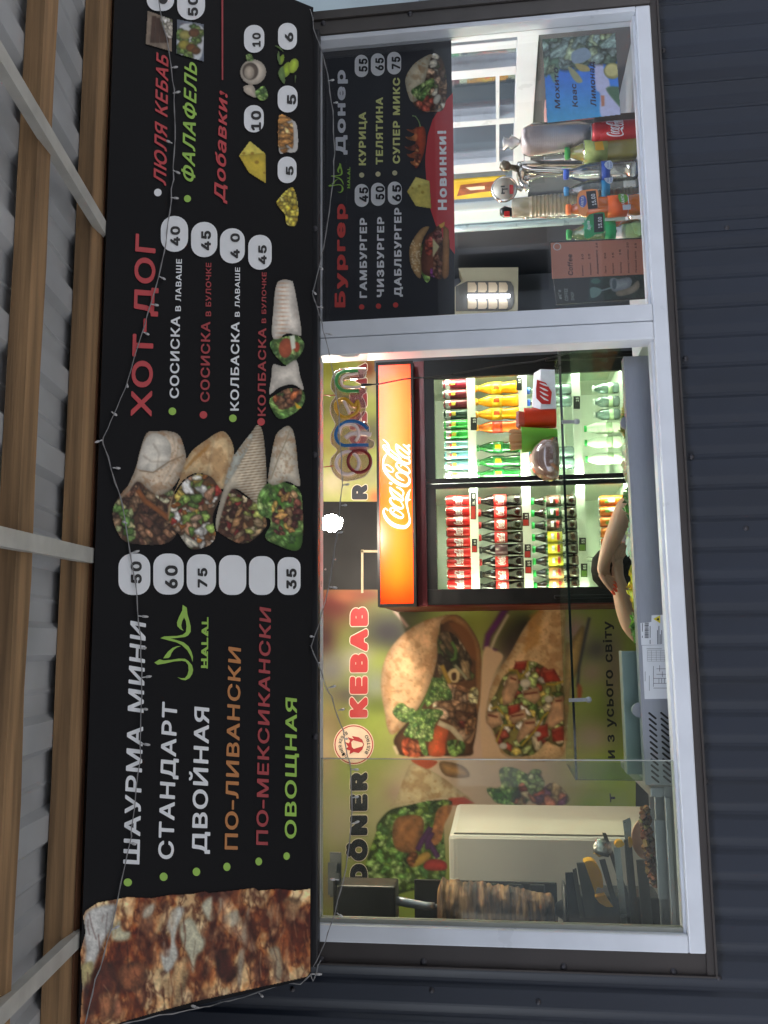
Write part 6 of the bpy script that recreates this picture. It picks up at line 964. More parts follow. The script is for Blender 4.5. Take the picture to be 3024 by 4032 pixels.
# doors: frames from the traced glass openings
DO = []
for (l0, l1), (r0, r1), lab in (((.172, .242), (.695, .7165), 'left door'), ((.7185, .741), (1.209, 1.298), 'right door')):
    d = MB().use(M_fblk); zt, zb, g1, g0 = 1.902, .16, 1.858, .26
    d.box((l0, FY, zb), (l1, FY+.024, zt), .003); d.box((r0, FY, zb), (r1, FY+.024, zt), .003); d.box((l1+.0002, FY+.001, g1), (r0-.0002, FY+.024, zt)); d.box((l1+.0002, FY+.001, zb), (r0-.0002, FY+.024, g0))
    o = d.build('door', None, fridge); o['label'] = lab
    MB().box((l1, FY+.010, g0), (r0, FY+.014, g1)).build('door_glass', clear('fridge_glass', 'f2f6ef', .015, .02), o)
    MB().box((l0+.02 if l0 < .5 else r1-.035, FY-.02, .85), (l0+.035 if l0 < .5 else r1-.02, FY-.0005, 1.35), .004).build('handle', M_fblk, o)
M_led = emit('fridge_led', 'f6ffe6', 36); M_led2 = emit('fridge_led_bright', 'f8fff0', 85)
for x, m in ((.204, M_led), (.710, M_led), (.730, M_led2), (1.264, M_led2)): MB().box((x-.004, 1.50, .30), (x+.004, 1.508, 1.88)).build('light_strip', m, fridge)
SHZ = [1.705, 1.468, 1.226, 1.012]
M_shelf = mat('shelf_white', 'dfe3d8', .4, 0, .03)
for zz in SHZ[:4]:
    for xa, xb in ((.199, .716), (.724, 1.271)):
        s_ = MB().use(M_shelf); s_.box((xa, 1.53, zz-.008), (xb, 2.05, zz-.0005)); s_.box((xa, 1.522, zz-.034), (xb, 1.529, zz+.004)); s_.build('shelf', None, fridge)
M_tagb = mat('tag_black', '141414', .4); M_tagr = mat('tag_red', 'a02a22', .4); M_tagg = mat('tag_green', '6a8a3a', .4); M_tagw = mat('tag_chalk', 'd4d4cc', .6)
PT = YP(1.5205)
for x0_, y0_, x1_, y1_, m2 in ((1853, 1940, 1874, 2045, M_tagr), (1858, 2122, 1878, 2175, M_tagr), (2058, 2019, 2083, 2071, M_tagr), (2065, 2143, 2090, 2196, M_tagr), (2068, 2206, 2093, 2258, M_tagr), (2280, 2117, 2307, 2169, M_tagg), (2287, 2219, 2313, 2272, M_tagg), (1853, 1643, 1878, 1694, M_tagb), (2033, 1487, 2055, 1537, M_tagb), (2258, 1560, 2284, 1610, M_tagb)):
    t = MB().prism([PT(x0_, y0_, .001), PT(x1_, y0_, .001), PT(x1_, y1_, .001), PT(x0_, y1_, .001)], (0, .001, 0)).build('price_tag', M_tagb, fridge)
    ym = (y0_+y1_)/2; ins = 2
    if m2 is not M_tagb: MB().polys([[PT(x0_+ins, ym+1, .0015), PT(x1_-ins, ym+1, .0015), PT(x1_-ins, y1_-ins, .0015), PT(x0_+ins, y1_-ins, .0015)]]).build('tag_band', m2, t)
    text(MB(), '55' if m2 is M_tagg else '15', PT, (x1_-5, ym-4), (x1_-5, y0_+5), (x0_+5, ym-4), 'H', .002).build('numerals', M_tagw, t)
# lit header
def hdr(px, py, off=0): return PH(px, py, off)
hc = [hdr(1487, 1425), hdr(1640, 1425), hdr(1646, 2390), hdr(1492, 2391)]
hx0, hx1 = FX0-.002, hdr(1560, 1425).x
f_ = MB().use(M_fblk); f_.box((hx0, 1.395, Ht-.006), (hx1, 1.50, Ht+.006)); f_.box((hx0, 1.395, Hb-.006), (hx1, 1.4749, Hb+.006)); f_.box((hx0, 1.395, Hb+.0061), (hx0+.012, 1.50, Ht-.0061)); f_.box((hx1-.012, 1.395, Hb+.0061), (hx1, 1.50, Ht-.0061)); f_.build('header_frame', None, fridge)
m = bpy.data.materials.new('backlit_red'); m.use_nodes = True; n = m.node_tree.nodes; l = m.node_tree.links
tr_ = n.new('ShaderNodeBsdfTranslucent'); tr_.inputs[0].default_value = (.95, .24, .035, 1); gl2 = n.new('ShaderNodeBsdfGlossy'); gl2.inputs['Roughness'].default_value = .25; gl2.inputs[0].default_value = (1, 1, 1, 1)
mx = n.new('ShaderNodeMixShader'); mx.inputs[0].default_value = .03; l.new(tr_.outputs[0], mx.inputs[1]); l.new(gl2.outputs[0], mx.inputs[2]); l.new(mx.outputs[0], n['Material Output'].inputs[0])
MB().box((hx0+.0122, 1.402, Hb+.0062), (hx1-.0122, 1.4025, Ht-.0062)).build('header_panel', m, fridge)
hb = MB().box((hx0+.0122, 1.498, Hb+.0062), (hx1-.0122, 1.50, Ht-.0062)).build('header_back', mat('header_back', 'e8e4dc', .8), fridge)
HT = emit('header_tube', 'fff0d8', 40); zc = (Hb+Ht)/2
for xa, xb in ((.25, .72), (.76, 1.22)): MB().tube([(xa, 1.462, zc), (xb, 1.462, zc)], .009, 8).build('lamp_tube', HT, fridge)
# cola script: traced pen strokes
def cr_(pts, k=5):
    out = []; n = len(pts)
    for i in range(n-1):
        p0, p1, p2, p3 = (np.array(pts[max(0, min(n-1, i+j-1))], float) for j in range(4))
        for q in range(k):
            t = q/k; out.append(tuple(.5*((2*p1)+(p2-p0)*t+(2*p0-5*p1+4*p2-p3)*t*t+(3*p1-p0-3*p2+p3)*t**3)))
    out.append(tuple(pts[-1])); return out
SCRIPT = [([(262, 1718), (240, 1690), (205, 1668), (175, 1695), (168, 1750), (200, 1840), (262, 1930), (345, 2005), (450, 2055), (555, 2075), (640, 2072), (705, 2020), (738, 1940), (728, 1850), (705, 1740), (682, 1640), (668, 1540)], [26, 26, 24, 30, 42, 62, 76, 84, 84, 78, 72, 62, 40, 26, 26, 34, 46]),
          ([(668, 1540), (676, 1470), (688, 1410), (712, 1330), (752, 1252)], [46, 76, 72, 46, 8]), ([(690, 1475), (720, 1480), (760, 1478)], [60, 36, 6]),
          ([(360, 1650), (318, 1680), (320, 1730), (375, 1790), (450, 1840), (530, 1872), (585, 1860), (592, 1815), (545, 1760), (470, 1715), (400, 1672), (350, 1655)], [26, 32, 46, 56, 58, 52, 36, 28, 26, 26, 26, 26]), ([(385, 1740), (425, 1700), (440, 1680)], [22, 22, 20]),
          ([(385, 1482), (396, 1462), (370, 1438), (330, 1440), (310, 1490), (345, 1560), (420, 1625), (500, 1660), (570, 1665), (596, 1630), (570, 1570), (540, 1520)], [26, 28, 26, 30, 44, 56, 58, 52, 40, 28, 24, 22]),
          ([(305, 1200), (318, 1290), (370, 1380), (450, 1450), (530, 1488), (585, 1490), (600, 1455)], [26, 40, 52, 56, 50, 36, 20]), ([(318, 1215), (400, 1290), (500, 1370), (590, 1440)], [28, 36, 44, 40]), ([(450, 1205), (520, 1235), (585, 1290), (600, 1350), (575, 1400)], [22, 36, 34, 30, 26]), ([(345, 1270), (430, 1300), (510, 1360)], [20, 22, 24]),
          ([(292, 1108), (352, 1142)], [44, 44]),
          ([(240, 480), (195, 545), (165, 620), (162, 710), (175, 800), (230, 900), (320, 1000), (430, 1090), (540, 1150), (630, 1172), (695, 1150), (732, 1080), (718, 1000), (660, 935), (580, 895), (500, 885), (450, 915), (470, 980), (540, 1030), (620, 1066)], [16, 46, 40, 26, 50, 64, 72, 74, 70, 62, 58, 46, 34, 30, 26, 26, 36, 56, 44, 8]),
          ([(170, 760), (195, 722), (255, 722), (330, 770), (380, 830), (365, 872), (300, 865), (230, 810), (185, 750)], [20, 24, 26, 26, 26, 26, 26, 24, 20]),
          ([(500, 672), (452, 690), (450, 745), (510, 815), (600, 875), (680, 905), (730, 890), (732, 840), (690, 780), (610, 725), (540, 690), (490, 675)], [26, 30, 46, 58, 60, 52, 38, 28, 26, 26, 26, 26]), ([(540, 755), (565, 710), (570, 690)], [22, 22, 20]),
          ([(225, 330), (195, 292), (160, 305), (170, 350), (250, 440), (350, 530), (460, 605), (570, 660), (660, 692), (725, 685), (738, 630), (700, 575)], [20, 24, 26, 30, 50, 60, 62, 60, 54, 42, 32, 24]), ([(225, 330), (290, 370), (400, 460), (490, 540), (550, 600)], [22, 26, 26, 26, 24]),
          ([(152, 162), (215, 215), (265, 280), (288, 350), (275, 420), (240, 470)], [6, 30, 40, 40, 40, 50]),
          ([(445, 262), (445, 350), (490, 440), (570, 515), (650, 560), (715, 572), (735, 540)], [26, 40, 54, 58, 54, 42, 24]), ([(445, 275), (540, 350), (640, 430), (730, 500)], [28, 36, 44, 44]), ([(590, 272), (655, 320), (715, 385), (738, 440), (715, 480)], [22, 36, 36, 30, 26]), ([(480, 345), (560, 365), (640, 425)], [18, 20, 22])]
def script_strokes():
    out = []
    for pts, ws in SCRIPT: out.append((cr_(pts), [w for w in np.interp(np.linspace(0, len(ws)-1, (len(ws)-1)*5+1), range(len(ws)), ws)]))
    return out
SS = script_strokes()
hl = MB(); M_hl = emit('header_letters', 'fffdf4', 1.1); kk = 0
for pts, ws in SS:
    kk += 1; P = [PH(1480+x/5.53, 1700+y/5.53, .0005+kk*.00003) for x, y in pts]; sc = (P[1]-P[0]).length/max(math.dist(pts[0], pts[1]), 1e-6)
    hl.strip(P, [w*1.0*sc for w in ws], Vector((0, 1, 0)))
hl.polys([[PH(1480+(715+30*math.cos(a*.349))/5.53, 1700+(310+30*math.sin(a*.349))/5.53, .0008) for a in range(18)]])
hl.build('header_lettering', M_hl, fridge)
# ------------------------------------------------------------------ drinks inside
M_red = mat('can_red', 'b01a1c', .3, .25, .05, 10); M_alu = mat('aluminium', 'c4c4c0', .3, .9, .05)
def wrapped_script(r, zc, h, w_ang, up=1):
    # cola script bent round a cylinder; local +x to the right seen from -y
    b = MB(); pts_all = [p for s, _ in SS for p in s]; y0 = min(p[1] for p in pts_all); y1 = max(p[1] for p in pts_all); x0_ = min(p[0] for p in pts_all); x1_ = max(p[0] for p in pts_all)
    for pts, ws in SS:
        L = []; Q = []; pts = pts[::3]+[pts[-1]]; ws = list(ws[::3])+[ws[-1]]
        for i, p in enumerate(pts):
            d = np.array(pts[min(i+1, len(pts)-1)])-np.array(pts[max(i-1, 0)]); n_ = np.array([-d[1], d[0]])/max(np.hypot(*d), 1e-6)*ws[i]*.6
            for lst, s_ in ((L, 1), (Q, -1)):
                q = np.array(p)+n_*s_; u = (y1-q[1])/(y1-y0)-.5; v = .5-(q[0]-x0_)/(x1_-x0_); a = -math.pi/2+u*w_ang; lst.append((r*math.cos(a), r*math.sin(a), zc+v*h))
        m_ = len(L); b.add(L+Q, [[i, i+1, m_+i+1, m_+i] for i in range(m_-1)])
    return b
def shell(prof_r, a0, a1, z0, z1, n=10):   # patch on a cylinder
    b = MB(); vs = [(prof_r*math.cos(a0+(a1-a0)*k/n), prof_r*math.sin(a0+(a1-a0)*k/n), z) for z in (z0, z1) for k in range(n+1)]
    b.add(vs, [[k, k+1, n+2+k, n+1+k] for k in range(n)], True); return b
def can(name, label, cat, group, loc, col, r=.0262, h=.115, script=False, bands=()):
    t = thing(name, label, cat, loc, group); q = MB().lathe([(r*.8, 0), (r*.97, .005), (r, .011), (r, h-.012), (r*.82, h-.003)], 20)
    q.build('can_body', col, t, origin=loc); o = t.children[0]
    bpy.data.objects[o.name].data.transform(Matrix.Translation(Vector(loc)))
    rim = MB().lathe([(r*.83, h-.003), (r*.85, h), (r*.78, h), (r*.76, h-.003), (0, h-.003)], 20); fix(rim, t, 'rim', M_alu)
    if script: fix(wrapped_script(r+.0004, h*.5, h*.34, 1.9), t, 'lettering', IW2)
    for a0, a1, z0, z1, m_ in bands: fix(shell(r+.0003, a0, a1, z0, z1), t, 'label_patch', m_)
    return t
def fix(mbd, t, nm, m_):
    # a part modelled around the thing's own base point
    o = mbd.build(nm, m_, None, origin=(0, 0, 0)); o.parent = t; o.location = (0, 0, 0); return o
def can2(name, label, cat, group, loc, col, r=.0262, h=.115, script=False, bands=()):
    t = thing(name, label, cat, loc, group); fix(MB().lathe([(r*.8, 0), (r*.97, .005), (r, .011), (r, h-.012), (r*.82, h-.003)], 20), t, 'can_body', col)
    fix(MB().lathe([(r*.83, h-.003), (r*.85, h), (r*.78, h), (r*.76, h-.003), (0, h-.003)], 20), t, 'rim', M_alu)
    if script: fix(wrapped_script(r+.0004, h*.5, h*.36, 2.0), t, 'lettering', IW2)
    for a0, a1, z0, z1, m_ in bands: fix(shell(r+.0003, a0, a1, z0, z1), t, 'label_patch', m_)
    return t
def bottle(name, label, cat, group, loc, body, cap, lab=None, r=.031, h=.225, waist=.9, lz=(.42, .62), script=False, fill=None, neck=.013, labr=None, lettm=None):
    t = thing(name, label, cat, loc, group)
    fix(MB().lathe([(r*.75, 0), (r*.98, .006), (r, .02), (r*waist, h*.36), (r*.97, lz[0]*h-.002), (r*.97, lz[1]*h+.002), (r*.98, h*.66), (r*.80, h*.76), (r*.55, h*.86), (neck, h*.91), (neck, h*.93)], 20), t, 'bottle_body', body)
    fix(MB().lathe([(neck+.003, h*.935), (neck+.003, h*.995), (neck, h), (0, h)], 14), t, 'cap', cap)
    if lab:
        o = fix(MB().lathe([(labr or r*.985, lz[0]*h), (labr or r*.985, lz[1]*h)], 20), t, 'label_sleeve', lab)
        if script: 
            s_ = fix(wrapped_script((labr or r*.985)+.0006, (lz[0]+lz[1])/2*h, (lz[1]-lz[0])*h*.62, 1.7), t, 'lettering', lettm or IW2)
    if fill: fix(MB().lathe([(r*.7, .004), (r*.93, .008), (r*.95, .02), (r*waist-.002, h*.36), (r*.93, h*.6), (r*.74, h*.75), (0, h*.76)], 16), t, 'drink', fill)
    return t
FRY = 1.578
def fpos(py, z): p = py_(1950, py, FRY); return (p.x, FRY, z)
# left door: cola cans
g1 = 'red cola cans in the top row of the left fridge door'; pys = [1967+41.3*k for k in range(9)]; proto = None
for k, py in enumerate(reversed(pys)):
    lb = f'red cola can, {ORD[k]} from left, top shelf, left fridge door'
    if proto is None: proto = can2('drink_can', lb, 'can', g1, fpos(py, SHZ[0]), M_red, .0236, .116, True)
    else: copy_tree(proto, fpos(py, SHZ[0]), lb, rz=random.Random(k).uniform(-.5, .5))
M_cola = mat('cola', '170a07', .08, 0, .1, 10, spec=.8); M_capr = mat('cap_red', 'b3191b', .4); M_capk = mat('cap_black', '15110f', .4); M_lred = mat('label_red', 'c02020', .4, 0, .05); M_lprp = mat('label_purple', '5a3a44', .4)
g2 = 'cola bottles on the second shelf of the left fridge door'; pr1 = pr2 = None
for k in range(8):
    py = 2310-48.5*k; dark = k in (3,)
    lb = f'{"dark cola bottle, purple label" if dark else "red label cola bottle"}, {ORD[k]} from left, second shelf, left fridge door'
    if dark or pr1 is None:
        o = bottle('drink_bottle', lb, 'bottle', g2, fpos(py, SHZ[1]), M_cola, M_capk if dark or k == 0 else M_capr, M_lprp if dark else M_lred, .0275, .205, .9, (.36, .64), not dark)
        if not dark: pr1 = o
    else: 
        c = copy_tree(pr1, fpos(py, SHZ[1]), lb, rz=random.Random(k).uniform(-.4, .4))
        if k > 1:
            for ch in c.children:
                if ch.name.startswith('cap'): ch.data = ch.data.copy(); ch.data.materials[0] = M_capr
M_capg = mat('cap_green', '2aa84a', .4); M_tea = clear('tea_bottle', '5a3a28', .08, .05, .6, '3a1c12', .3); M_lmix = [mat('label_lemon', 'd8cc30', .4), mat('label_dark', '3a2418', .4), mat('label_peach', 'c8965a', .4), mat('label_forest', '20402a', .4)]
g3 = 'green capped bottles on the third shelf of the left fridge door'; nm_ = ['lemon yellow', 'dark brown', 'peach', 'forest green']
for k in range(8):
    py = 2308-47*k; li = (2, 2, 0, 0, 0, 1, 3, 1)[k]
    o = bottle('drink_bottle', f'green capped bottle, {nm_[li]} label, {ORD[k]} from left, third shelf, left fridge door', 'bottle', g3, fpos(py, SHZ[2]), M_tea, M_capg, M_lmix[li], .0275, .205, .94, (.34, .66))
    fix(shell(.0275*1.0, -2.2, -.9, .205*.4, .205*.46), o, 'label_patch', M_lred); fix(shell(.0275*1.0, -2.0, -1.1, .205*.52, .205*.58), o, 'label_patch', IW2)
M_oran = mat('can_orange', 'd86a1a', .3, .2, .05); g4 = 'orange cans on the low shelf of the left fridge door'; p0_ = None
for k in range(6):
    lb = f'orange drink can, {ORD[k]} from left, lowest visible shelf, left fridge door'; py = 2190-41*k
    if p0_ is None: p0_ = can2('drink_can', lb, 'can', g4, fpos(py, SHZ[3]), M_oran, .0236, .116, False, ((-1.9, -1.2, .045, .075, IW2), (-2.1, -1.5, .07, .09, M_tagg)))
    else: copy_tree(p0_, fpos(py, SHZ[3]), lb, rz=.2*math.sin(k*2))
# right door
g5 = 'slim energy drink cans on the top shelf of the right fridge door'; cols = [('grey', '8a8c86'), ('teal', '7fb4b8'), ('teal', '6fa8b4'), ('teal', '86b8bc'), ('green', '2f9a3e'), ('green', '3aa048'), ('black', '23352a'), ('maroon', '5a1c26'), ('dark red', '6a2430'), ('wine red', '7a1c2c')]
for k, (nm, c) in enumerate(cols):
    py = 1868-40.3*k
    can2('drink_can', f'{nm} slim can, {ORD[k]} from left, top shelf, right fridge door', 'can', g5, fpos(py, SHZ[0]), mat('can_'+nm.replace(' ', '_')+c, c, .3, .3), .0228, .118, False, ((-3.1, -.1, .084, .106, mat('can_silver', 'b4b8b4', .3, .5)), (-2.0, -1.2, .060, .078, mat('can_yellow', 'd8c040', .4)), (-2.1, -1.5, .080, .09, M_lred)))
g6 = 'soda bottles on the second shelf of the right fridge door'; M_yel = mat('orange_soda', 'f0a81c', .15, 0, .05); M_org2 = mat('red_orange_soda', 'e8702a', .15); M_grn = clear('green_soda', '3fae52', .08, .05, .55, '3a9c48', .5); M_capo = mat('cap_orange', 'e09a28', .4); M_capgd = mat('cap_dark_green', '2a7a3a', .4); M_lor = mat('label_orange', 'd8541c', .4); M_lgr = mat('label_green', '1f7a36', .4); M_lyel = mat('label_yellow', 'f0c81c', .4)
for k, (py, kind) in enumerate(((1868, 'g'), (1818, 'g'), (1762, 'g'), (1682, 'r'), (1630, 'y'), (1580, 'y'), (1528, 'y'))):
    nmk = {'g': 'green lemon soda bottle', 'r': 'red label orange soda bottle', 'y': 'yellow orange soda bottle'}[kind]
    o = bottle('drink_bottle', f'{nmk}, {ORD[k]} from left, second shelf, right fridge door', 'bottle', g6, fpos(py, SHZ[1]), {'g': M_grn, 'r': M_org2, 'y': M_yel}[kind], M_capgd if kind == 'g' else M_capo, {'g': M_lgr, 'r': mat('label_scarlet', 'd03818', .4), 'y': M_lyel}[kind], .029, .205, .86, (.40, .62))
    fix(shell(.0292, -2.0, -1.3, .205*.45, .205*.58), o, 'label_patch', M_lyel if kind == 'g' else M_lor)
M_wat = clear('water_bottle', 'd8e8ea', .08, .05, .35, 'c4d8d8', .5); M_capb = mat('cap_blue', '3a62c8', .4); M_capc = mat('cap_cyan', '4aa0d8', .4); g7 = 'water bottles on the third shelf of the right fridge door'
for k, (py, c) in enumerate(((1835, M_capc), (1790, M_capc), (1592, M_capb), (1545, M_capb))): bottle('drink_bottle', f'water bottle, {"light" if c is M_capc else "dark"} blue cap, {ORD[k]} from left, third shelf, right fridge door', 'bottle', g7, fpos(py, SHZ[2]), M_wat, c, mat('label_sky', '8ac0d8', .4), .028, .205, .93)
M_milk = mat('milk_bottle', 'e4ead8', .35, 0, .03); M_lmilk = mat('label_pale_green', 'b8d0a8', .4); g8 = 'milk drink bottles on the lowest visible shelf of the right fridge door'
for k, py in enumerate((1820, 1757, 1702, 1650, 1600, 1548)):
    wv = k > 2; bottle('drink_bottle', f'{"white water bottle, pale label" if wv else "white milk bottle with green cap"}, {ORD[k]} from left, lowest visible shelf, right fridge door', 'bottle', g8, fpos(py, SHZ[3]), M_wat if wv else M_milk, M_white if wv else M_capg, M_lmilk, .027, .165 if not wv else .12, .97, (.2, .42), neck=.012)
# ------------------------------------------------------------------ steel counter with glass display
ct = thing('display_counter', 'stainless steel chilled counter with a glass display behind the open window', 'counter', (.22, .4, .06))
CX0, CX1 = py_(2545, 3090, .12).x, .842
b = MB().use(M_steel); b.box((CX0, .12, .06), (CX1, .135, 1.198)); b.box((CX0, .1352, .06), (CX0+.012, .78, 1.105)); b.box((CX1-.012, .1352, .06), (CX1, .78, 1.105)); b.box((CX0+.0121, .765, .06), (CX1-.0121, .78, 1.0998)); b.box((CX0+.0121, .1352, 1.02), (CX1-.0121, .7648, 1.03)); b.box((CX0, .1188, 1.1985), (CX1, .165, 1.204)); b.box((CX0, .45, 1.10), (CX1, .7648, 1.106))
b.build('steel_body', None, ct)
M_slot = mat('slot_dark', '0d0d10', .6); PCt = YP(.1195)
sl = MB(); ZV = lambda x, y: (1900+x/1.843, 2400+y/1.843)
for row, (xa, ya, n_) in enumerate(((1232, 772, 12), (1318, 772, 12), (1405, 775, 12))):
    for k in range(n_):
        y = ya+k*42-row*2; x = xa+k*1.9
        if row == 2: pts = ((x-22, y-18), (x+22, y+18))
        else: pts = ((x-22, y-20), (x+24, y+18))
        A_, B_ = PCt(*ZV(*pts[0])), PCt(*ZV(*pts[1])); dv = (B_-A_).normalized(); sd_ = dv.cross(Vector((0, 1, 0)))*.0028; q = []
        for t in range(9): a = math.pi*t/8-math.pi/2; q.append(B_+dv*.0028*math.cos(a)+sd_*math.sin(a))
        for t in range(9): a = math.pi*t/8+math.pi/2; q.append(A_+dv*.0028*math.cos(a)+sd_*math.sin(a))
        sl.polys([q])
sl.build('vent_slots', M_slot, ct)
# stickers
M_stk = mat('sticker_white', 'd6dae0', .5, 0, .03); M_ink = mat('sticker_ink', '50545c', .6)
def quad(pl, c, off, m, par, nm): return MB().polys([[pl(*p, off) for p in c]]).build(nm, m, par)
s1 = quad(PCt, [ZV(1145, 98), ZV(1225, 90), ZV(1226, 42), ZV(1308, 38), ZV(1326, 256), ZV(1152, 258)], .0006, M_stk, ct, 'sticker'); s1['label'] = 'rating sticker with a barcode and hazard triangle'
ln = MB(); rr = random.Random(7); y = 96
while y < 206: w = rr.choice((2, 3, 5)); ln.polys([[PCt(*ZV(*p), .0012) for p in ((1176, y), (1206, y), (1206, y+w), (1176, y+w))]]); y += w+rr.choice((2, 3, 4))
for x, y0_, y1_ in ((1160, 100, 160), (1160, 190, 205), (1216, 120, 206), (1216, 220, 250), (1270, 150, 252), (1280, 120, 252), (1290, 180, 252), (1300, 150, 250)): ln.polys([[PCt(*ZV(*p), .0012) for p in ((x-2.5, y0_), (x+2.5, y0_), (x+2.5, y1_), (x-2.5, y1_))]])
ln.build('print_lines', M_ink, s1)
quad(PCt, [ZV(1238, 68), ZV(1288, 42), ZV(1290, 100)], .0012, mat('hazard_yellow', 'd8c83a', .5), s1, 'hazard_triangle'); quad(PCt, [ZV(1262, 70), ZV(1276, 60), ZV(1282, 70), ZV(1276, 82)], .0018, M_slot, s1, 'flame_mark')
s2 = quad(PCt, [ZV(1158, 262), ZV(1355, 256), ZV(1385, 646), ZV(1176, 650)], .0006, M_stk, ct, 'sticker'); s2['label'] = 'wiring diagram sticker'
ln = MB()
for k in range(7): y = 296+k*13; ln.polys([[PCt(*ZV(*p), .0012) for p in ((1195, y), (1325, y), (1325, y+1.6), (1195, y+1.6))]])
for x in (1195, 1225, 1260, 1292, 1323): ln.polys([[PCt(*ZV(*p), .0012) for p in ((x, 296), (x+1.6, 296), (x+1.6, 374), (x, 374))]])
for a_ in (((1190, 285), (1300, 285)), ((1240, 410), (1240, 560)), ((1240, 500), (1360, 500)), ((1240, 536), (1360, 536)), ((1262, 430), (1365, 430)), ((1262, 470), (1365, 470)), ((1210, 480), (1210, 590)), ((1350, 570), (1240, 570)), ((1180, 450), (1180, 520)), ((1300, 500), (1300, 536)), ((1320, 500), (1320, 536)), ((1280, 500), (1280, 536)), ((1340, 500), (1340, 536)), ((1285, 405), (1285, 450)), ((1305, 450), (1305, 490))):
    ln.strip([PCt(*ZV(*a_[0]), .0012), PCt(*ZV(*a_[1]), .0012)], .0012, Vector((0, 1, 0)))
ln.build('print_lines', M_ink, s2)
# glass guard and shelf
M_gl = clear('guard_glass', 'edf5ef', .004, .02, .006, 'c8d4c8'); M_edge = clear('glass_edge', '16261b', .1, .1, .75, '0e1c12')
zs = py_(2240, 2230, .16).z; gy0, gy1 = .16, .50; gx0, gx1 = py_(2290, 3070, .16).x, py_(2210, 1372, .16).x
MB().box((gx0, gy0, zs), (gx1, gy1, zs+.006)).build('glass_shelf', M_gl, ct)
e = MB(); e.box((gx0, gy0-.0012, zs-.0005), (gx1, gy0-.0002, zs+.0065)); e.box((gx0-.0012, gy0, zs-.0005), (gx0-.0002, gy1, zs+.0065)); e.box((gx0-.0012, gy0-.001, 1.205), (gx0-.0002, gy0+.007, zs-.0008)); e.build('glass_edge', M_edge, ct)
MB().box((gx0, gy0, 1.2045), (gx1, gy0+.005, zs-.0006)).build('front_glass', M_gl, ct); MB().box((gx0, gy0+.0052, 1.2045), (gx0+.005, gy1, zs-.0006)).build('end_glass', M_gl, ct); MB().box((gx1-.005, gy0+.0052, 1.2045), (gx1, gy1, zs-.0006)).build('end_glass', M_gl, ct)
M_clip = mat('clip_grey', '8f949a', .4, .5)
for px, py, px2 in ((2240, 2757, 2318), (2212, 1662, 2272)):
    a = py_(px, py, gy0-.004); c = py_(px2, py-2, gy0-.004); o = MB(); o.bar(a, c, .010, .006, (0, 1, 0)); o.lathe([(.008, -.004), (.009, 0), (.008, .006), (0, .007)], 10, c, (0, -1, 0)); o.build('glass_clip', M_clip, ct)
for px, py in ((2508, 2795), (2462, 1668)):
    p = py_(px, py, .158); b = MB(); b.prism([p+Vector((.021*math.cos(k*.2618), 0, -.008+.024*math.sin(k*.2618))) for k in range(13)], (0, -.012, 0)); b.build('hinge_plate', M_clip, ct)
zl = py_(2462, 2900, .2).z; lid = MB().use(M_steel); lid.box((gx0+.01, .20, 1.16), (gx0+.36, .21, zl), .002); lid.box((gx0+.01, .2102, zl-.006), (gx0+.36, .26, zl-.001)); lid.build('steel_lid', None, ct)
# salad trays
rr = random.Random(12); xx = gx0+.38; TR = [('chopped lettuce', ['4f7a2c', '7fae45', '3b6424'], .10), ('yellow pepper strips', ['d0b41c', 'e0c83a', 'b89a18'], .14), ('sliced white cabbage', ['d8dcc8', 'c4ccb0', 'e4e4d8'], .13), ('cucumber slices', ['3f7034', '6a9a4a', '2c5424'], .13), ('white onion rings', ['d8d4c8', 'c8c0b0', 'e0d8d0'], .13), ('mixed pickles', ['8a8a3a', 'a89a50', '6a7a34'], .12), ('green salad leaves', ['3a6a2c', '5a8a3a', '88b058'], .13), ('grated carrot', ['c8a080', 'b88860', 'd8c0a0'], .11)]
for nm, pal, w in TR:
    if xx+w > gx1-.01: break
    t = thing('food_tray', f'steel tray of {nm} behind the counter glass', 'food tray', (xx+w/2, .31, 1.108), 'salad trays under the glass shelf')
    o = MB(); o.box((-w/2+.003, -.11, .0), (w/2-.003, .11, .004)); o.box((-w/2+.003, -.11, .0042), (-w/2+.005, .11, .058)); o.box((w/2-.005, -.11, .0042), (w/2-.003, .11, .058)); o.box((-w/2+.0051, -.11, .0042), (w/2-.0051, -.108, .062)); fix(o, t, 'tray', M_steel)
    h = MB(); h.cc = None
    for k in range(85):
        x, y = rr.uniform(-w/2+.012, w/2-.012), rr.uniform(-.10, .10); z = .050+.018*math.cos(x/w*2.6)*math.cos(y*11)+rr.uniform(-.006, .010); h.cc = tuple(c*rr.uniform(.7, 1.2) for c in lin(rr.choice(pal)))
        d1 = Vector((rr.uniform(-1, 1), rr.uniform(-1, 1), rr.uniform(-.5, .5))).normalized(); d2 = d1.orthogonal().normalized(); c = Vector((x, y, z)); L = rr.uniform(.012, .026); W_ = rr.uniform(.004, .010)
        vs = [c+d1*L*math.cos(a*1.047)+d2*W_*math.sin(a*1.047)+d1.cross(d2)*rr.uniform(-.003, .003) for a in range(6)]; h.add(vs+[v+d1.cross(d2)*.003 for v in vs], [[0, 1, 2, 3, 4, 5], [11, 10, 9, 8, 7, 6]]+[[i, (i+1) % 6, 6+(i+1) % 6, 6+i] for i in range(6)])
    h.cc = lin(pal[0]); h.box((-w/2+.006, -.105, .006), (w/2-.006, .105, .05)); fix(h, t, 'salad_heap', printed('salad', .5, .4)); xx += w+.004
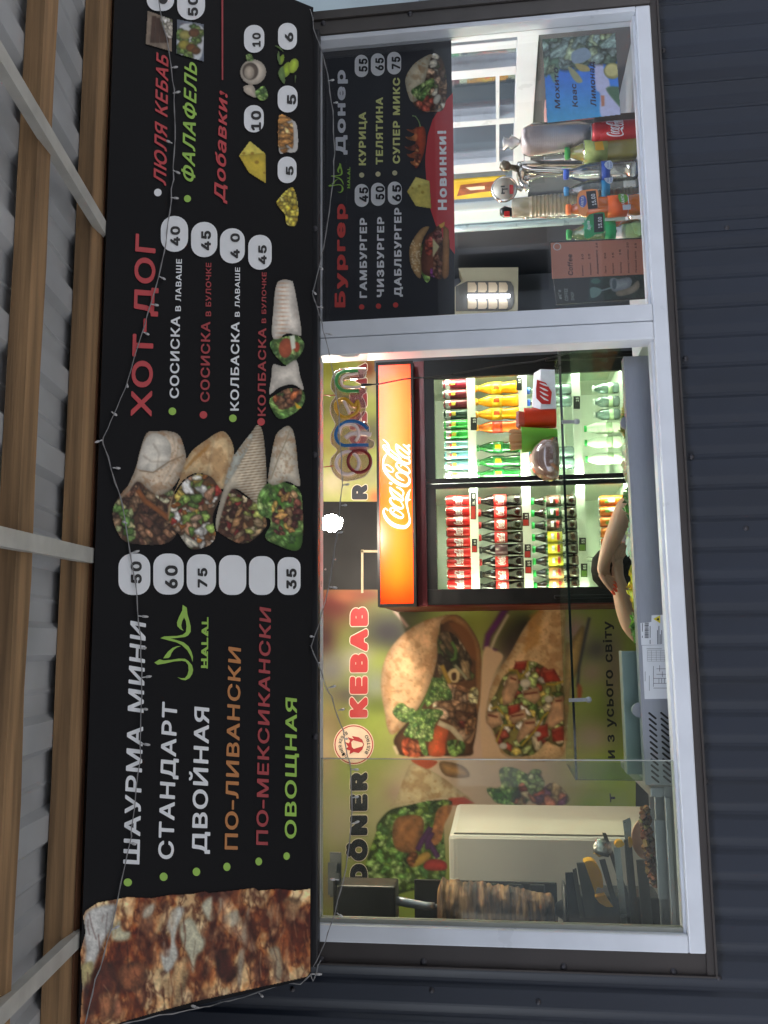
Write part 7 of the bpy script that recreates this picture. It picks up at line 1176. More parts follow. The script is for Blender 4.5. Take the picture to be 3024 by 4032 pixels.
# things on the glass shelf
zt = zs+.0062
def sx(py): return py_(2195, py, .36).x
pk = thing('paper_packet', 'white paper packet with a red cup print on the glass shelf', 'packet', (sx(1540), .36, zt), 'things standing on the glass shelf')
hw = .066; v = [(-hw, -.032, 0), (hw*.95, -.032, 0), (hw*.95, .03, 0), (-hw, .03, 0), (-hw*1.0, -.03, .05), (hw*1.02, -.031, .045), (hw, .026, .05), (-hw, .028, .052), (-hw*.8, -.012, .074), (hw*.96, -.006, .064), (hw*.95, .004, .066), (-hw*.8, .004, .076)]
o = MB(); o.add(v, [[3, 2, 1, 0], [0, 1, 5, 4], [1, 2, 6, 5], [2, 3, 7, 6], [3, 0, 4, 7], [4, 5, 9, 8], [5, 6, 10, 9], [6, 7, 11, 10], [7, 4, 8, 11], [8, 9, 10, 11]]); fix(o, pk, 'packet_body', mat('packet_paper', 'dadde4', .45, 0, .08, 40, .4))
o = MB(); o.polys([[(-.052+.0, -.0335, .018), (-.012, -.0335, .012), (.02, -.0335, .03), (.032, -.0335, .058), (.0, -.0335, .062), (-.03, -.0335, .062), (-.05, -.0335, .045)]]); fix(o, pk, 'red_print', M_lred); o = MB()
for k in range(4): o.strip([Vector((-.04+k*.016, -.0342, .024)), Vector((-.034+k*.016, -.0342, .036)), Vector((-.022+k*.014, -.0342, .05))], [.003, .006, .002], Vector((0, 1, 0)))
fix(o, pk, 'white_mark', IW2)
oc = thing('plastic_cup', 'bright red orange cup of sauce sachets between the packet and the green cup', 'cup', (sx(1645), .36, zt), 'things standing on the glass shelf')
fix(MB().lathe([(.031, 0), (.033, .004), (.036, .10), (.0375, .102), (.034, .101), (.030, .01), (0, .008)], 24), oc, 'cup', mat('cup_orange', 'e23c14', .35, 0, .06)); o = MB(); rr = random.Random(3)
for k in range(9): c = Vector((rr.uniform(-.018, .018), rr.uniform(-.018, .018), .104+rr.uniform(0, .01))); o.obox(c, Vector((.014, .004, 0)), Vector((0, .003, .004)), Vector((.002, 0, .012)))
fix(o, oc, 'sachets', mat('sachet', '8a3a24', .5, 0, .3, 80))
gc = thing('skewer_cup', 'green paper cup packed with wooden stirrers on the glass shelf', 'cup', (sx(1732), .34, zt), 'things standing on the glass shelf')
fix(MB().lathe([(.030, 0), (.032, .004), (.042, .112), (.043, .114), (.040, .112), (.029, .008), (0, .006)], 24), gc, 'cup', mat('cup_green', '6aae34', .5, 0, .06)); o = MB()
for k in range(70):
    a = rr.uniform(0, 6.28); r_ = .034*math.sqrt(rr.random()); x, y = r_*math.cos(a), r_*math.sin(a); L = rr.uniform(.140, .154); o.bar((x*.6, y*.6, .02), (x*1.05, y*1.05, L), .0035, .0018, (0, 1, 0))
fix(o, gc, 'stirrers', mat('stirrer_wood', 'b98f66', .7, 0, .15, 30))
bn = thing('wrapped_bun', 'round brown bun wrapped in clear film on the glass shelf', 'bun', (sx(1818), .31, zt), 'things standing on the glass shelf')
o = MB(); o.lathe([(.04, 0), (.062, .004), (.068, .022), (.062, .048), (.045, .072), (.02, .084), (0, .086)], 24, wob=.05, seed=4); fix(o, bn, 'bun', mat('bun_crust', 'a5714f', .5, 0, .3, 18, .5)); o = MB(); o.lathe([(.044, -.0), (.066, .003), (.072, .022), (.066, .05), (.048, .076), (.02, .09), (0, .091)], 18, wob=.07, seed=9); fix(o, bn, 'film', clear('film', 'f2e8e4', .16, .12, .16, 'e8d0c8'))
# ------------------------------------------------------------------ the person leaning behind the counter
pn = thing('person', 'dark haired person bent over the counter, bare forearms crossed, orange nails, ring', 'person', (.28, 1.15, .06))
def skinmesh(nodes, edges, root, sub=2):
    names = list(nodes); me = bpy.data.meshes.new('skeleton'); me.from_pydata([nodes[k][0] for k in names], [(names.index(a), names.index(b)) for a, b in edges], []); me.update()
    o = bpy.data.objects.new('skeleton', me); COL.objects.link(o); md = o.modifiers.new('skin', 'SKIN'); md.use_smooth_shade = True
    for i, k in enumerate(names): r = nodes[k][1]; sv = me.skin_vertices[0].data[i]; sv.radius = r if isinstance(r, tuple) else (r, r); sv.use_root = (k == root)
    s_ = o.modifiers.new('sub', 'SUBSURF'); s_.levels = sub; s_.render_levels = sub
    dg = bpy.context.evaluated_depsgraph_get(); m2 = bpy.data.meshes.new_from_object(o.evaluated_get(dg)); bpy.data.objects.remove(o); bpy.data.meshes.remove(me); return m2
ay, by2 = .66, .70
def A(x, y, d): p = py_(2250+x/4.023, 1950+y/4.023, d); return tuple(p)
N = {}; E = []
def nd(k, p, r, par=None):
    N[k] = (p, r)
    if par: E.append((par, k))
nd('pelvis', (.28, 1.22, .86), (.14, .10)); nd('waist', (.28, 1.17, .98), (.115, .08), 'pelvis'); nd('chest', (.28, 1.08, 1.06), (.12, .08), 'waist'); nd('neck', (.285, .96, 1.13), .052, 'chest'); nd('jaw', (.275, .87, 1.150), (.058, .06), 'neck'); nd('skull', (.268, .84, 1.168), (.066, .062), 'jaw')
nd('thighL', (.18, 1.20, .82), .085, 'pelvis'); nd('kneeL', (.17, 1.10, .48), .055, 'thighL'); nd('ankL', (.17, 1.20, .13), .036, 'kneeL'); nd('toeL', (.17, 1.09, .09), .03, 'ankL'); nd('thighR', (.38, 1.20, .82), .085, 'pelvis'); nd('kneeR', (.39, 1.10, .48), .055, 'thighR'); nd('ankR', (.39, 1.20, .13), .036, 'kneeR'); nd('toeR', (.39, 1.09, .09), .03, 'ankR')
nd('shR', (.45, 1.00, 1.03), .05, 'chest'); nd('elR', (.56, .74, 1.05), .036, 'shR'); nd('fa0', A(860, 180, ay+.04), .037, 'elR'); nd('fa1', A(735, 500, ay+.02), .036, 'fa0'); nd('fa2', A(590, 850, ay), .030, 'fa1'); nd('fa3', A(505, 1100, ay), (.0225, .019), 'fa2'); nd('pmA', A(500, 1215, ay-.01), (.023, .014), 'fa3')
for k, (kn, m1, tip, r) in enumerate((((455, 1245), (545, 1390), (665, 1545), .0082), ((480, 1262), (590, 1395), (695, 1500), .0084), ((515, 1270), (620, 1360), (692, 1440), .0084), ((545, 1262), (640, 1320), (685, 1398), .0078))):
    d = ay-.022+k*.008; nd(f'a{k}0', A(*kn, d), r*1.15, 'pmA'); nd(f'a{k}1', A(*m1, d-.006), r, f'a{k}0'); nd(f'a{k}2', A(*tip, d), r*.78, f'a{k}1')
nd('tA0', A(560, 1200, ay+.012), .010, 'pmA'); nd('tA1', A(590, 1270, ay+.02), .0085, 'tA0'); nd('tA2', A(605, 1340, ay+.024), .0065, 'tA1')
nd('shL', (.11, 1.00, 1.06), .05, 'chest'); nd('elL', (-.005, .76, 1.07), .036, 'shL'); nd('fb0', A(930, 2060, by2), .035, 'elL'); nd('fb1', A(850, 1800, by2-.01), .035, 'fb0'); nd('fb2', A(785, 1530, by2-.02), .031, 'fb1'); nd('fb3', A(730, 1280, by2-.025), (.0235, .020), 'fb2'); nd('pmB', A(735, 1090, by2-.03), (.026, .014), 'fb3')
for k, (kn, m1, tip) in enumerate((((680, 960), (740, 850), (840, 760)), ((720, 940), (780, 850), (880, 800)), ((760, 940), (820, 880), (900, 850)), ((795, 960), (850, 910), (905, 900)))):
    d = by2-.04+k*.006; nd(f'b{k}0', A(*kn, d), .0105, 'pmB'); nd(f'b{k}1', A(*m1, d-.006), .0092, f'b{k}0'); nd(f'b{k}2', A(*tip, d+.01), .0075, f'b{k}1')
nd('tB0', A(690, 1080, by2-.035), .010, 'pmB'); nd('tB1', A(655, 990, by2-.045), .009, 'tB0'); nd('tB2', A(660, 910, by2-.045), .007, 'tB1')
M_skin = mat('skin', 'b8907c', .5, 0, .08, 30, .06, **{'Subsurface Weight': .08})
bm_ = skinmesh(N, E, 'pelvis', 2); bm_.materials.append(M_skin); body = bpy.data.objects.new('body', bm_); COL.objects.link(body); body.parent = pn; body.location = -Vector(pn.location)
for p in bm_.polygons: p.use_smooth = True
def sub_skin(keys, edges, grow, nm, m):
    n2 = {k: (N[k][0], tuple((r+grow) for r in (N[k][1] if isinstance(N[k][1], tuple) else (N[k][1],)*2))) for k in keys}
    q = skinmesh(n2, edges, keys[0], 2); q.materials.append(m); o = bpy.data.objects.new(nm, q); COL.objects.link(o); o.parent = pn; o.location = -Vector(pn.location)
    for p in q.polygons: p.use_smooth = True
    return o
N['slR'] = (tuple(np.array(N['shR'][0])*.45+np.array(N['elR'][0])*.55), .043); N['slL'] = (tuple(np.array(N['shL'][0])*.45+np.array(N['elL'][0])*.55), .043)
sub_skin(['pelvis', 'waist', 'chest', 'shR', 'slR', 'shL', 'slL'], [('pelvis', 'waist'), ('waist', 'chest'), ('chest', 'shR'), ('shR', 'slR'), ('chest', 'shL'), ('shL', 'slL')], .014, 'shirt', mat('shirt_plum', '2c2636', .8, 0, .35, 25))
sub_skin(['pelvis', 'thighL', 'kneeL', 'ankL', 'thighR', 'kneeR', 'ankR'], [('pelvis', 'thighL'), ('thighL', 'kneeL'), ('kneeL', 'ankL'), ('pelvis', 'thighR'), ('thighR', 'kneeR'), ('kneeR', 'ankR')], .012, 'trousers', mat('trousers_black', '15161c', .8))
hair = MB(); rr = random.Random(8); hcx = Vector((.268, .845, 1.170))
hair.lathe([(.001, -.08), (.05, -.07), (.074, -.03), (.079, .01), (.068, .05), (.04, .074), (.001, .08)], 22, hcx, wob=.05, seed=2)
for k in range(44):
    a = rr.uniform(0, 6.28); e_ = rr.uniform(-.4, 1.2); d = Vector((math.cos(a)*math.cos(e_), math.sin(a)*math.cos(e_), math.sin(e_))); p = hcx+d*.073; t = Vector((rr.uniform(-1, 1), rr.uniform(-.4, .4), rr.uniform(-.6, .3))).normalized(); hair.tube([p, p+d*.006+t*.012, p+d*.008+t*.024, p+d*.002+t*.036], [.0018, .0014, .0009, .0004], 4)
M_hair = mat('dark_hair', '0d0907', .7, 0, .3, 60, .4, spec=.1); hair.build('hair', M_hair, pn)
nl = MB()
for k, (tip, m1) in enumerate((((665, 1545), (545, 1390)), ((695, 1500), (590, 1395)), ((692, 1440), (620, 1360)), ((685, 1398), (640, 1320)))):
    d = ay-.022+k*.008; p = Vector(A(*tip, d)); q = Vector(A(*m1, d-.006)); dv = (p-q).normalized(); n_ = (EYE-p).normalized(); sd_ = dv.cross(n_).normalized(); c0 = p+n_*.0062-dv*.004
    nl.lathe([(.0001, -.0015), (.004, -.001), (.0048, .0005), (.004, .0016), (.0001, .002)], 10, (0, 0, 0)); vs = nl.v[-50:]; nl.v[-50:] = [tuple(c0+dv*(v[0]*2.1+.004)+sd_*v[1]*1.1+n_*v[2]) for v in vs]
nl.build('nails', mat('nail_orange', 'e8502e', .25), pn)
rp = Vector(A(*(505, 1300), ay-.016)); rg = MB(); dv = (Vector(A(590, 1395, ay-.02))-Vector(A(480, 1262, ay-.014))).normalized(); rg.tube([rp+(dv.orthogonal().normalized()*math.cos(k*.3927)+dv.cross(dv.orthogonal().normalized())*math.sin(k*.3927))*.0098 for k in range(17)], .0012, 6, False); rg.build('ring', mat('gold', 'd8a850', .2, 1), pn)
# ------------------------------------------------------------------ left corner: appliance, doner spit, tools
def xr(py, y): return py_(1950, py, y).x
ay0 = 1.0; AX = xr(3288, ay0); r_b = xr(3166, 1.0)/3.5; ab = AX/r_b-2.5
ap = thing('steam_cabinet', 'cream enamel appliance with rounded edges standing behind the doner spit', 'appliance', (AX-.25, (ay0+ab)/2, .06))
M_crm = mat('cream_enamel', 'd6d2ca', .38, 0, .05, 5); ztop = py_(1765, 3240, ay0).z
MB().box((AX-.62, ay0, .06), (AX, ab, ztop), .018).build('casing', M_crm, ap)
b = MB(); b.box((AX-.60, ay0-.004, .2), (AX-.012, ay0-.0005, ztop-.03), .0015); b.build('door', mat('cream_panel', 'd8d4cc', .4, 0, .05, 5), ap); MB().box((AX+.0005, ay0+.03, .3), (AX+.002, ab-.04, ztop-.025)).build('side_panel', mat('cream_side', 'd0c8ba', .4, 0, .04), ap); MB().box((AX+.0001, ay0+.012, .3), (AX+.003, ay0+.017, ztop-.02)).build('seam', mat('seam_grey', '6f6a60', .6), ap)
SPY = .52; sp0 = py_(1735, 3572, SPY); sp1 = py_(2182, 3580, SPY)
spit = thing('doner_spit', 'vertical doner spit with a tapering cone of layered browned meat', 'spit', (sp1.x, SPY, sp1.z))
prof = []; H_ = sp0.z-sp1.z; rr = random.Random(31); nlay = 58
for k in range(nlay+1):
    t = k/nlay; r = .044+(.088-.044)*t**.9; r *= 1+rr.uniform(-.05, .04); r *= (1 if 0 < k < nlay else .8); prof.append((r, t*H_))
prof = [(0, 0)]+prof+[(.05, H_+.008), (0, H_+.01)]
o = MB(); o.lathe(prof, 56, (0, 0, 0), wob=.02, seed=3)
va = np.array(o.v); th = np.arctan2(va[:, 1], va[:, 0]); n_ = 1+.26*(fbm(np.abs(th)*60+200, va[:, 2]*1400, 42, 71, 4)-.5)+.10*(fbm(np.abs(th)*90, va[:, 2]*2600, 22, 72, 2)-.5); va[:, 0] *= n_; va[:, 1] *= n_; o.v = [tuple(v) for v in va]
m = mat('doner_meat', '8f6a48', .55, 0, .1, 14, .7, stretch=(1, 1, 6)); n = m.node_tree.nodes; l = m.node_tree.links
wv = n.new('ShaderNodeTexNoise'); wv.inputs['Scale'].default_value = 9; wv.inputs['Detail'].default_value = 6; mp = [x for x in n if x.type == 'MAPPING'][0]; l.new(mp.outputs[0], wv.inputs['Vector']); cr = n.new('ShaderNodeValToRGB'); el = cr.color_ramp.elements; el[0].position = .32; el[0].color = (*lin('1d1109'), 1); el[1].position = .68; el[1].color = (*lin('bb9060'), 1); e3 = el.new(.48); e3.color = (*lin('5e3d20'), 1); l.new(wv.outputs[0], cr.inputs[0]); l.new(cr.outputs[0], [x for x in n if x.type == 'VECT_MATH'][0].inputs[0])
fix(o, spit, 'meat_cone', m)
sh0 = py_(1540, 3542, SPY)-sp1; o = MB(); o.tube([(0, 0, -.03), (0, 0, H_+.02)], .006, 10); o.tube([(0, 0, H_+.02), (0, 0, H_+.05), tuple(sh0*.5+Vector((0, 0, (H_+.06)*.5))), tuple(sh0)], [.011, .012, .014, .013], 12); fix(o, spit, 'shaft', M_steel)
o = MB(); o.lathe([(.085, -.035), (.088, -.03), (.03, -.026), (.018, -.004), (0, -.003)], 28); o.box((-.10, -.07, -.32), (.06, .07, -.036), .006); fix(o, spit, 'base', mat('burnt_steel', '3a3b3e', .4, .5, .2, 12))
def off(px, py, y): return py_(px, py, y)-sp1
o = MB(); a = off(1345, 3480, SPY); c = off(1565, 3620, SPY+.02); o.box((a.x-.12, -.04, c.z), (a.x+.005, .07, a.z+.01), .006); o.box((a.x-.12, -.035, a.z+.0102), (a.x+.02, .06, a.z+.022), .003); fix(o, spit, 'motor_box', mat('motor_black', '161512', .45)); o = MB(); a = off(1293, 3420, SPY); c = off(1328, 3510, SPY)
o.box((a.x-.08, -.01, c.z), (a.x+.02, .0, a.z)); o.box((a.x-.09, .004, c.z-.012), (a.x+.05, .012, a.z-.004)); o.box((a.x-.06, -.022, c.z-.01), (a.x-.01, -.014, a.z-.018)); fix(o, spit, 'bracket', mat('bracket_grey', '5c5f63', .4, .4))
o = MB(); o.box((-.2, .16, -.02), (.04, .17, H_+.1), .003); 
for k in range(5): o.box((-.19, .15, .02+k*.075), (.035, .1595, .07+k*.075), .004)
fix(o, spit, 'burner', mat('burner_dark', '24211e', .55, .3, .2))
# slicing tray and tools on the left counter top
LT = thing('slicing_counter', 'steel counter section with raised rails left of the display', 'counter', (-.58, .4, .06))
b = MB().use(M_steel); b.box((-.78, .115, .06), (CX0-.004, .125, 1.155)); b.box((-.78, .1252, 1.06), (CX0-.004, .74, 1.07)); b.box((-.78, .7402, .06), (CX0-.004, .75, 1.10)); b.box((-.78, .10, 1.142), (CX0-.03, .1148, 1.157), .002); b.box((-.78, .19, 1.0702), (CX0-.02, .205, 1.17), .002); b.box((-.70, .15, 1.0702), (CX0-.10, .162, 1.18), .002); b.box((CX0-.034, .128, 1.0702), (CX0-.008, .74, 1.19), .002); b.build('steel_body', None, LT)
PA = YP(.34); ZL = lambda x, y: (2050+x/2.552, 3050+y/2.552)
def slab(nm, lab, cat, pts, y, th, m, par=None, group=None):
    pl = YP(y); q = [pl(*ZL(*p)) for p in pts]; c = sum(q, Vector())/len(q); t = thing(nm, lab, cat, c, group) if par is None else par
    o = MB(); o.prism([p-c for p in q] if par is None else q, (0, th, 0)); return (t, fix(o, t, 'body' if par is None else nm, m) if par is None else o.build(nm, m, par))
fb_, _o = slab('flatbread', 'pale pink flatbread standing behind the chopped meat', 'bread', smoothpoly([(1195, 460), (1150, 510), (1120, 590), (1120, 690), (1150, 770), (1200, 830), (1255, 850), (1300, 800), (1290, 640), (1240, 480)], 3), .37, .012, mat('flatbread', 'd4a890', .6, 0, .25, 26, .3)); _o.name = 'bread'
cm = thing('chopped_meat', 'heap of chopped brown doner meat along the tray edge', 'meat', PA(*ZL(1290, 700)), None); o = MB(); rr = random.Random(17); mp2 = printed('meat_bits', .55, .4)
for k in range(260):
    t = rr.random(); y = 335+t*780; lo_x = np.interp(y, [335, 480, 620, 800, 900, 1115], [1215, 1205, 1215, 1265, 1262, 1330]); hi = np.interp(y, [335, 700, 1115], [1262, 1330, 1365]); x = lo_x+(hi-lo_x)*rr.random()**.7; p = YP(.30+.05*rr.random())(*ZL(x, y))-Vector(cm.location)
    o.cc = tuple(c*rr.uniform(.6, 1.25) for c in lin(rr.choice(['7a4a30', '5a3320', '96643f', 'a87850', '4a2a1c']))); d1 = Vector((rr.uniform(-1, 1), rr.uniform(-1, 1), rr.uniform(-1, 1))).normalized(); d2 = d1.orthogonal().normalized(); s_ = rr.uniform(.005, .011); o.obox(p, d1*s_, d2*s_*.7, d1.cross(d2)*s_*.5)
fix(o, cm, 'meat_pieces', mp2)
M_blade = mat('blade_steel', '8f9396', .3, .8, .2, 20, .1); M_yel2 = mat('yellow_plastic', 'e0a81c', .4, 0, .08); M_dst = mat('dark_steel', '4a4844', .4, .5, .25, 14)
kn, _o = slab('knife', 'long slicing knife with a yellow handle knob leaning on the tray', 'knife', [(935, 735), (1000, 730), (1075, 1500), (1010, 1510)], .26, .004, M_blade); _o.name = 'blade'; slab('handle', '', '', smoothpoly([(948, 700), (965, 668), (1010, 662), (1040, 690), (1035, 715), (985, 735), (955, 722)], 3), .25, .022, M_yel2, kn)
kn2, _o = slab('knife', 'broad knife blade standing upright beside the flatbread', 'knife', [(1025, 465), (1098, 432), (1112, 480), (1112, 640), (1050, 660)], .34, .003, M_blade); _o.name = 'blade'; slab('handle', '', '', [(1040, 662), (1112, 642), (1190, 1500), (1115, 1510)], .335, .012, M_dst, kn2); slab('collar', '', '', smoothpoly([(1085, 640), (1110, 630), (1125, 670), (1120, 720), (1090, 730)], 2), .33, .02, M_yel2, kn2)
tg, _o = slab('tongs', 'steel tongs with a crumpled foil end leaning to the left', 'tongs', [(820, 585), (860, 590), (1110, 1270), (1115, 1330), (1070, 1330)], .38, .006, M_dst); _o.name = 'arm'; slab('arm', '', '', [(790, 860), (850, 850), (975, 1300), (930, 1330)], .37, .006, M_dst, tg)
fo = MB(); c = YP(.37)(*ZL(822, 740)); fo.lathe([(0, -.03), (.02, -.022), (.028, 0), (.022, .022), (0, .03)], 9, c, (.3, 0, 1), wob=.25, seed=5); fo.build('foil', mat('foil', 'c8c8c4', .2, .9, .2, 40, .6, bscale=90), tg)
ys, _o = slab('squeeze_bottle', 'yellow plastic sauce bottle lying among the tools', 'sauce bottle', smoothpoly([(640, 885), (715, 865), (770, 905), (815, 1000), (830, 1100), (820, 1140), (770, 1135), (745, 1200), (715, 1130), (690, 1040), (660, 960)], 3), .44, .05, M_yel2); _o.name = 'bottle'; slab('spout', '', '', [(745, 1230), (850, 1210), (930, 1330), (860, 1330), (790, 1290)], .44, .03, M_yel2, ys)
hb_, _o = slab('drip_tray', 'dark steel drip tray with upright ridges under the doner spit', 'tray', [(448, 990), (520, 985), (545, 1000), (600, 1440), (480, 1440)], .40, .01, mat('tray_black', '1c1c1f', .4, .3)); _o.name = 'back_plate'
for k, pts in enumerate(([(522, 960), (560, 940), (640, 1440), (600, 1445)], [(562, 890), (640, 885), (745, 1180), (745, 1440), (660, 1440)])): slab('ridge', '', '', pts, .385-.012*k, .008, M_dst, hb_)
ed, _o = slab('steel_plate', 'grey steel splash plate rising behind the tray', 'plate', [(1160, 860), (1255, 850), (1290, 1060), (1330, 1500), (1220, 1520), (1190, 1150)], .42, .006, mat('plate_grey', '7d838c', .4, .6, .15)); _o.name = 'plate'
st_, _o = slab('order_sticker', 'orange order sticker on the sliding pane beside the doner spit', 'sticker', [(0, 0), (1, 0), (1, 1)], .3, .001, M_yel2) if False else (None, None)
# ------------------------------------------------------------------ right part of the room: side wall with windows, cabinet, slotted panel
SX = 1.925
M_wallr = mat('room_grey', '44474e', .6, 0, .12, 4)
w = MB().use(M_wallr); w.box((SX, .06, .06), (SX+.03, 2.16, 1.415)); w.box((SX, .06, 2.35), (SX+.03, 2.16, 2.72)); w.box((SX, 1.44, 1.4152), (SX+.03, 2.16, 2.3498)); w.build('side_wall', None, kiosk)
MB().box((1.5002, 2.16, .06), (SX-.0002, 2.24, 2.72)).build('back_wall', M_wallr, kiosk)
sw = MB().use(M_pvc)
def ysx(py): 
    d = ray(1800, py); return (EYE+d*((SX-EYE.x)/d.x)).y
def zsx(px, py): d = ray(px, py); return (EYE+d*((SX-EYE.x)/d.x)).z
zr0, zr1, zt0, zt1 = zsx(2046, 400), zsx(2028, 400), zsx(1966, 400), zsx(1953, 400)
xa, xb = SX-.012, SX+.04
ym = [(.062, .085), (ysx(198), ysx(166)), (ysx(302), ysx(268)), (ysx(492), ysx(470)), (ysx(675), ysx(640))]; ym = [(min(a), max(a)) for a in ym]; ym = [ym[0]]+ym[1:]+[(1.40, 1.439)]
for a, b in ym: sw.box((xa, a, zr1+.0005), (xb, b, 2.349), .002)
sw.box((xa, .062, 1.4153), (xb, 1.439, zr1), .002)
sw.box((xa+.002, ym[2][1]+.0005, zt0), (xb-.002, ym[3][0]-.0005, zt1)); sw.box((xa+.002, ym[3][1]+.0005, zt0), (xb-.002, ym[4][0]-.0005, zt1))
swo = sw.build('side_window', None, kiosk); MB().box((SX+.012, .086, zr1), (SX+.016, 1.399, 2.349)).build('pane', M_pane, swo)
# posters / boards on the side wall
yp = [ysx(770), ysx(688)]; q = MB().box((SX-.018, yp[1]+.01, zsx(1990, 700)), (SX-.0125, yp[0], 2.1)); side_p = thing('side_poster', 'yellow poster with a pita picture hanging by the side window', 'poster', (SX-.015, sum(yp)/2, 1.8))
q.build('poster_sheet', mat('poster_yellow', 'c9a72c', .5, 0, .3, 9), side_p)
bl = MB(); bl.add([(SX-.0190, yp[1]+.04, 1.56), (SX-.0190, yp[1]+.12, 1.55), (SX-.0190, yp[0]-.05, 1.62), (SX-.0190, yp[0]-.03, 1.72), (SX-.0190, yp[1]+.05, 1.70)], [[0, 1, 2, 3, 4]]); bl.build('food_picture', mat('poster_brown', '8a4a2a', .5, 0, .5, 22), side_p)
bl = MB(); bl.add([(SX-.0192, yp[1]+.10, 1.60), (SX-.0192, yp[0]-.10, 1.60), (SX-.0192, yp[0]-.10, 1.68), (SX-.0192, yp[1]+.10, 1.66)], [[0, 1, 2, 3]]); bl.build('food_picture', mat('poster_pale', 'e4dcc0', .5, 0, .4, 20), side_p)
pl9 = MB(); pl9.box((SX-.06, ysx(775)+.02, .9), (SX-.0126, ysx(868), 2.3), .01); col = thing('white_column', 'pale blue white column between the yellow poster and the dark corner', 'column', (SX-.04, 1.28, .9)); pl9.build('column_casing', mat('column_white', 'c8d6dc', .35, 0, .06, 3), col)
MB().tube([(SX-.075, ysx(840), .9), (SX-.075, ysx(840), 2.3)], .016, 12).build('pipe', mat('pipe_grey', 'a8b8c0', .3, .2), col)
cb = thing('dark_cabinet', 'dark slate cabinet with pale bars for reflected lines in the back right corner', 'cabinet', (1.7, 2.0, .06))
MB().box((1.42, 1.95, .06), (1.90, 2.15, 2.2), .004).build('casing', mat('cabinet_slate', '4d5058', .45, 0, .1, 5), cb)
rl = MB(); CBp = YP(1.946)
for a, b in (((1870, 950), (1870, 1160)), ((1935, 900), (1935, 1170)), ((1800, 965), (1935, 950)), ((1800, 1015), (1935, 1008)), ((1860, 890), (1790, 895))): rl.bar(CBp(*a), CBp(*b), .012, .006, (0, 1, 0))
rl.build('reflection_bar', mat('reflection_pale', '84898f', .4, .3), cb)  # reflected pale lines, built as solid bars on the cabinet front
ht = thing('slotted_panel', 'cream slotted panel with pale plates and a glowing bar for a reflected tube', 'heater', py_(1930, 1150, 1.72))
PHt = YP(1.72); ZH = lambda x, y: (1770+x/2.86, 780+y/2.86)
MB().prism([PHt(*ZH(*p)) for p in [(100, 785), (775, 780), (765, 1400), (60, 1400), (60, 1000), (155, 925)]], (0, .12, 0)).build('casing', mat('panel_cream', 'a9a48e', .45, 0, .05), ht)
MB().prism([PHt(*ZH(*p), .0005) for p in [(195, 940), (640, 935), (690, 945), (722, 1000), (728, 1180), (700, 1245), (650, 1268), (70, 1275), (70, 1000)]], (0, -.004, 0)).build('recess', mat('panel_dark', '5a5a58', .5), ht)
for k in range(4):
    for r0, r1 in ((955, 1060), (1140, 1250)):
        x0_ = 205+k*117; pts = [(x0_, r0), (x0_+80, r0), (x0_+100, r0+35), (x0_+100, r1-25), (x0_+80, r1), (x0_, r1)]
        MB().prism([PHt(*ZH(*p), .0048) for p in pts], (0, -.006, 0)).build('plate', mat('plate_cream', 'b4a58e', .5, 0, .08), ht)
MB().tube([PHt(*ZH(205, 1104), .03), PHt(*ZH(680, 1102), .03)], .0085, 10).build('bright_tube', emit('reflected_tube', 'f4f8ff', 4), ht)  # glowing bar imitates the reflection of a tube; no lamp sits here
# counter under the right window
rc = thing('window_counter', 'grey counter ledge behind the right window carrying the bottles', 'counter', (1.4, .3, .06))
b = MB(); b.box((.93, .10, 1.085), (SX-.001, .50, 1.117), .003); b.box((.95, .13, .06), (SX-.02, .48, 1.0848)); b.build('counter_body', mat('counter_grey', '9aa2aa', .35, 0, .08, 5), rc)
ZT = 1.1172
def on(px, py, y=None, z=ZT):   # foot of a thing on the counter, from the pixel column and chosen depth
    p = py_(px, py, y); return (p.x, y, z)
# coffee menu stand
cs = thing('menu_stand', 'acrylic stand with a pink coffee price card, left of the green soda bottle', 'menu stand', on(2535, 1075, .16), None)
PCs = YP(.16); ZK = lambda x, y: (1750+x/1.746, 600+y/1.746)
MB().prism([PCs(*ZK(*p), -.004) for p in [(722, 612), (1362, 586), (1394, 1005), (770, 1046)]], (0, .003, 0)).build('black_card', mat('card_black', '17191a', .4, 0, .15), cs)
MB().polys([[PCs(*ZK(*p), -.0025) for p in [(730, 622), (1356, 594), (1374, 838), (740, 870)]]]).build('pink_card', mat('card_pink', 'dd927c', .45, 0, .06, 5), cs)
pc = Pic(960, 830, 1390, 1040, 2, (1.746, 1750, 600)); pc.poly([(1000, 860), (1372, 842), (1390, 1000), (985, 1020)], '243a36', tex=lambda X, Y, d, c: c*(.6+.9*fbm(X, Y, 20, 181))[..., None])
pc.poly([(1135, 880), (1160, 862), (1200, 870), (1265, 858), (1290, 880), (1280, 920), (1250, 945), (1180, 960), (1145, 940)], 'aebfd0', sm=True, tex=skin(0, 182, .7, 1.1)); pc.ell(1168, 905, 16, 36, '5a7080'); pc.poly([(1000, 940), (1030, 925), (1080, 945), (1060, 985), (1010, 1000)], '7fa8a8', sm=True); pc.line([(1080, 950), (1150, 930)], 10, '9ab4bc'); pc.poly([(1180, 960), (1270, 930), (1330, 880), (1340, 930), (1290, 970), (1200, 990)], 'b0a89a', sm=True, tex=skin(0, 183)); pc.ell(1040, 885, 34, 20, '4a7a70')
pc.obj('cup_picture', PCs, -.002, cs)
M_cof = mat('card_ink', '3a1a18', .5); M_hand = mat('card_pen', '1c1012', .5)
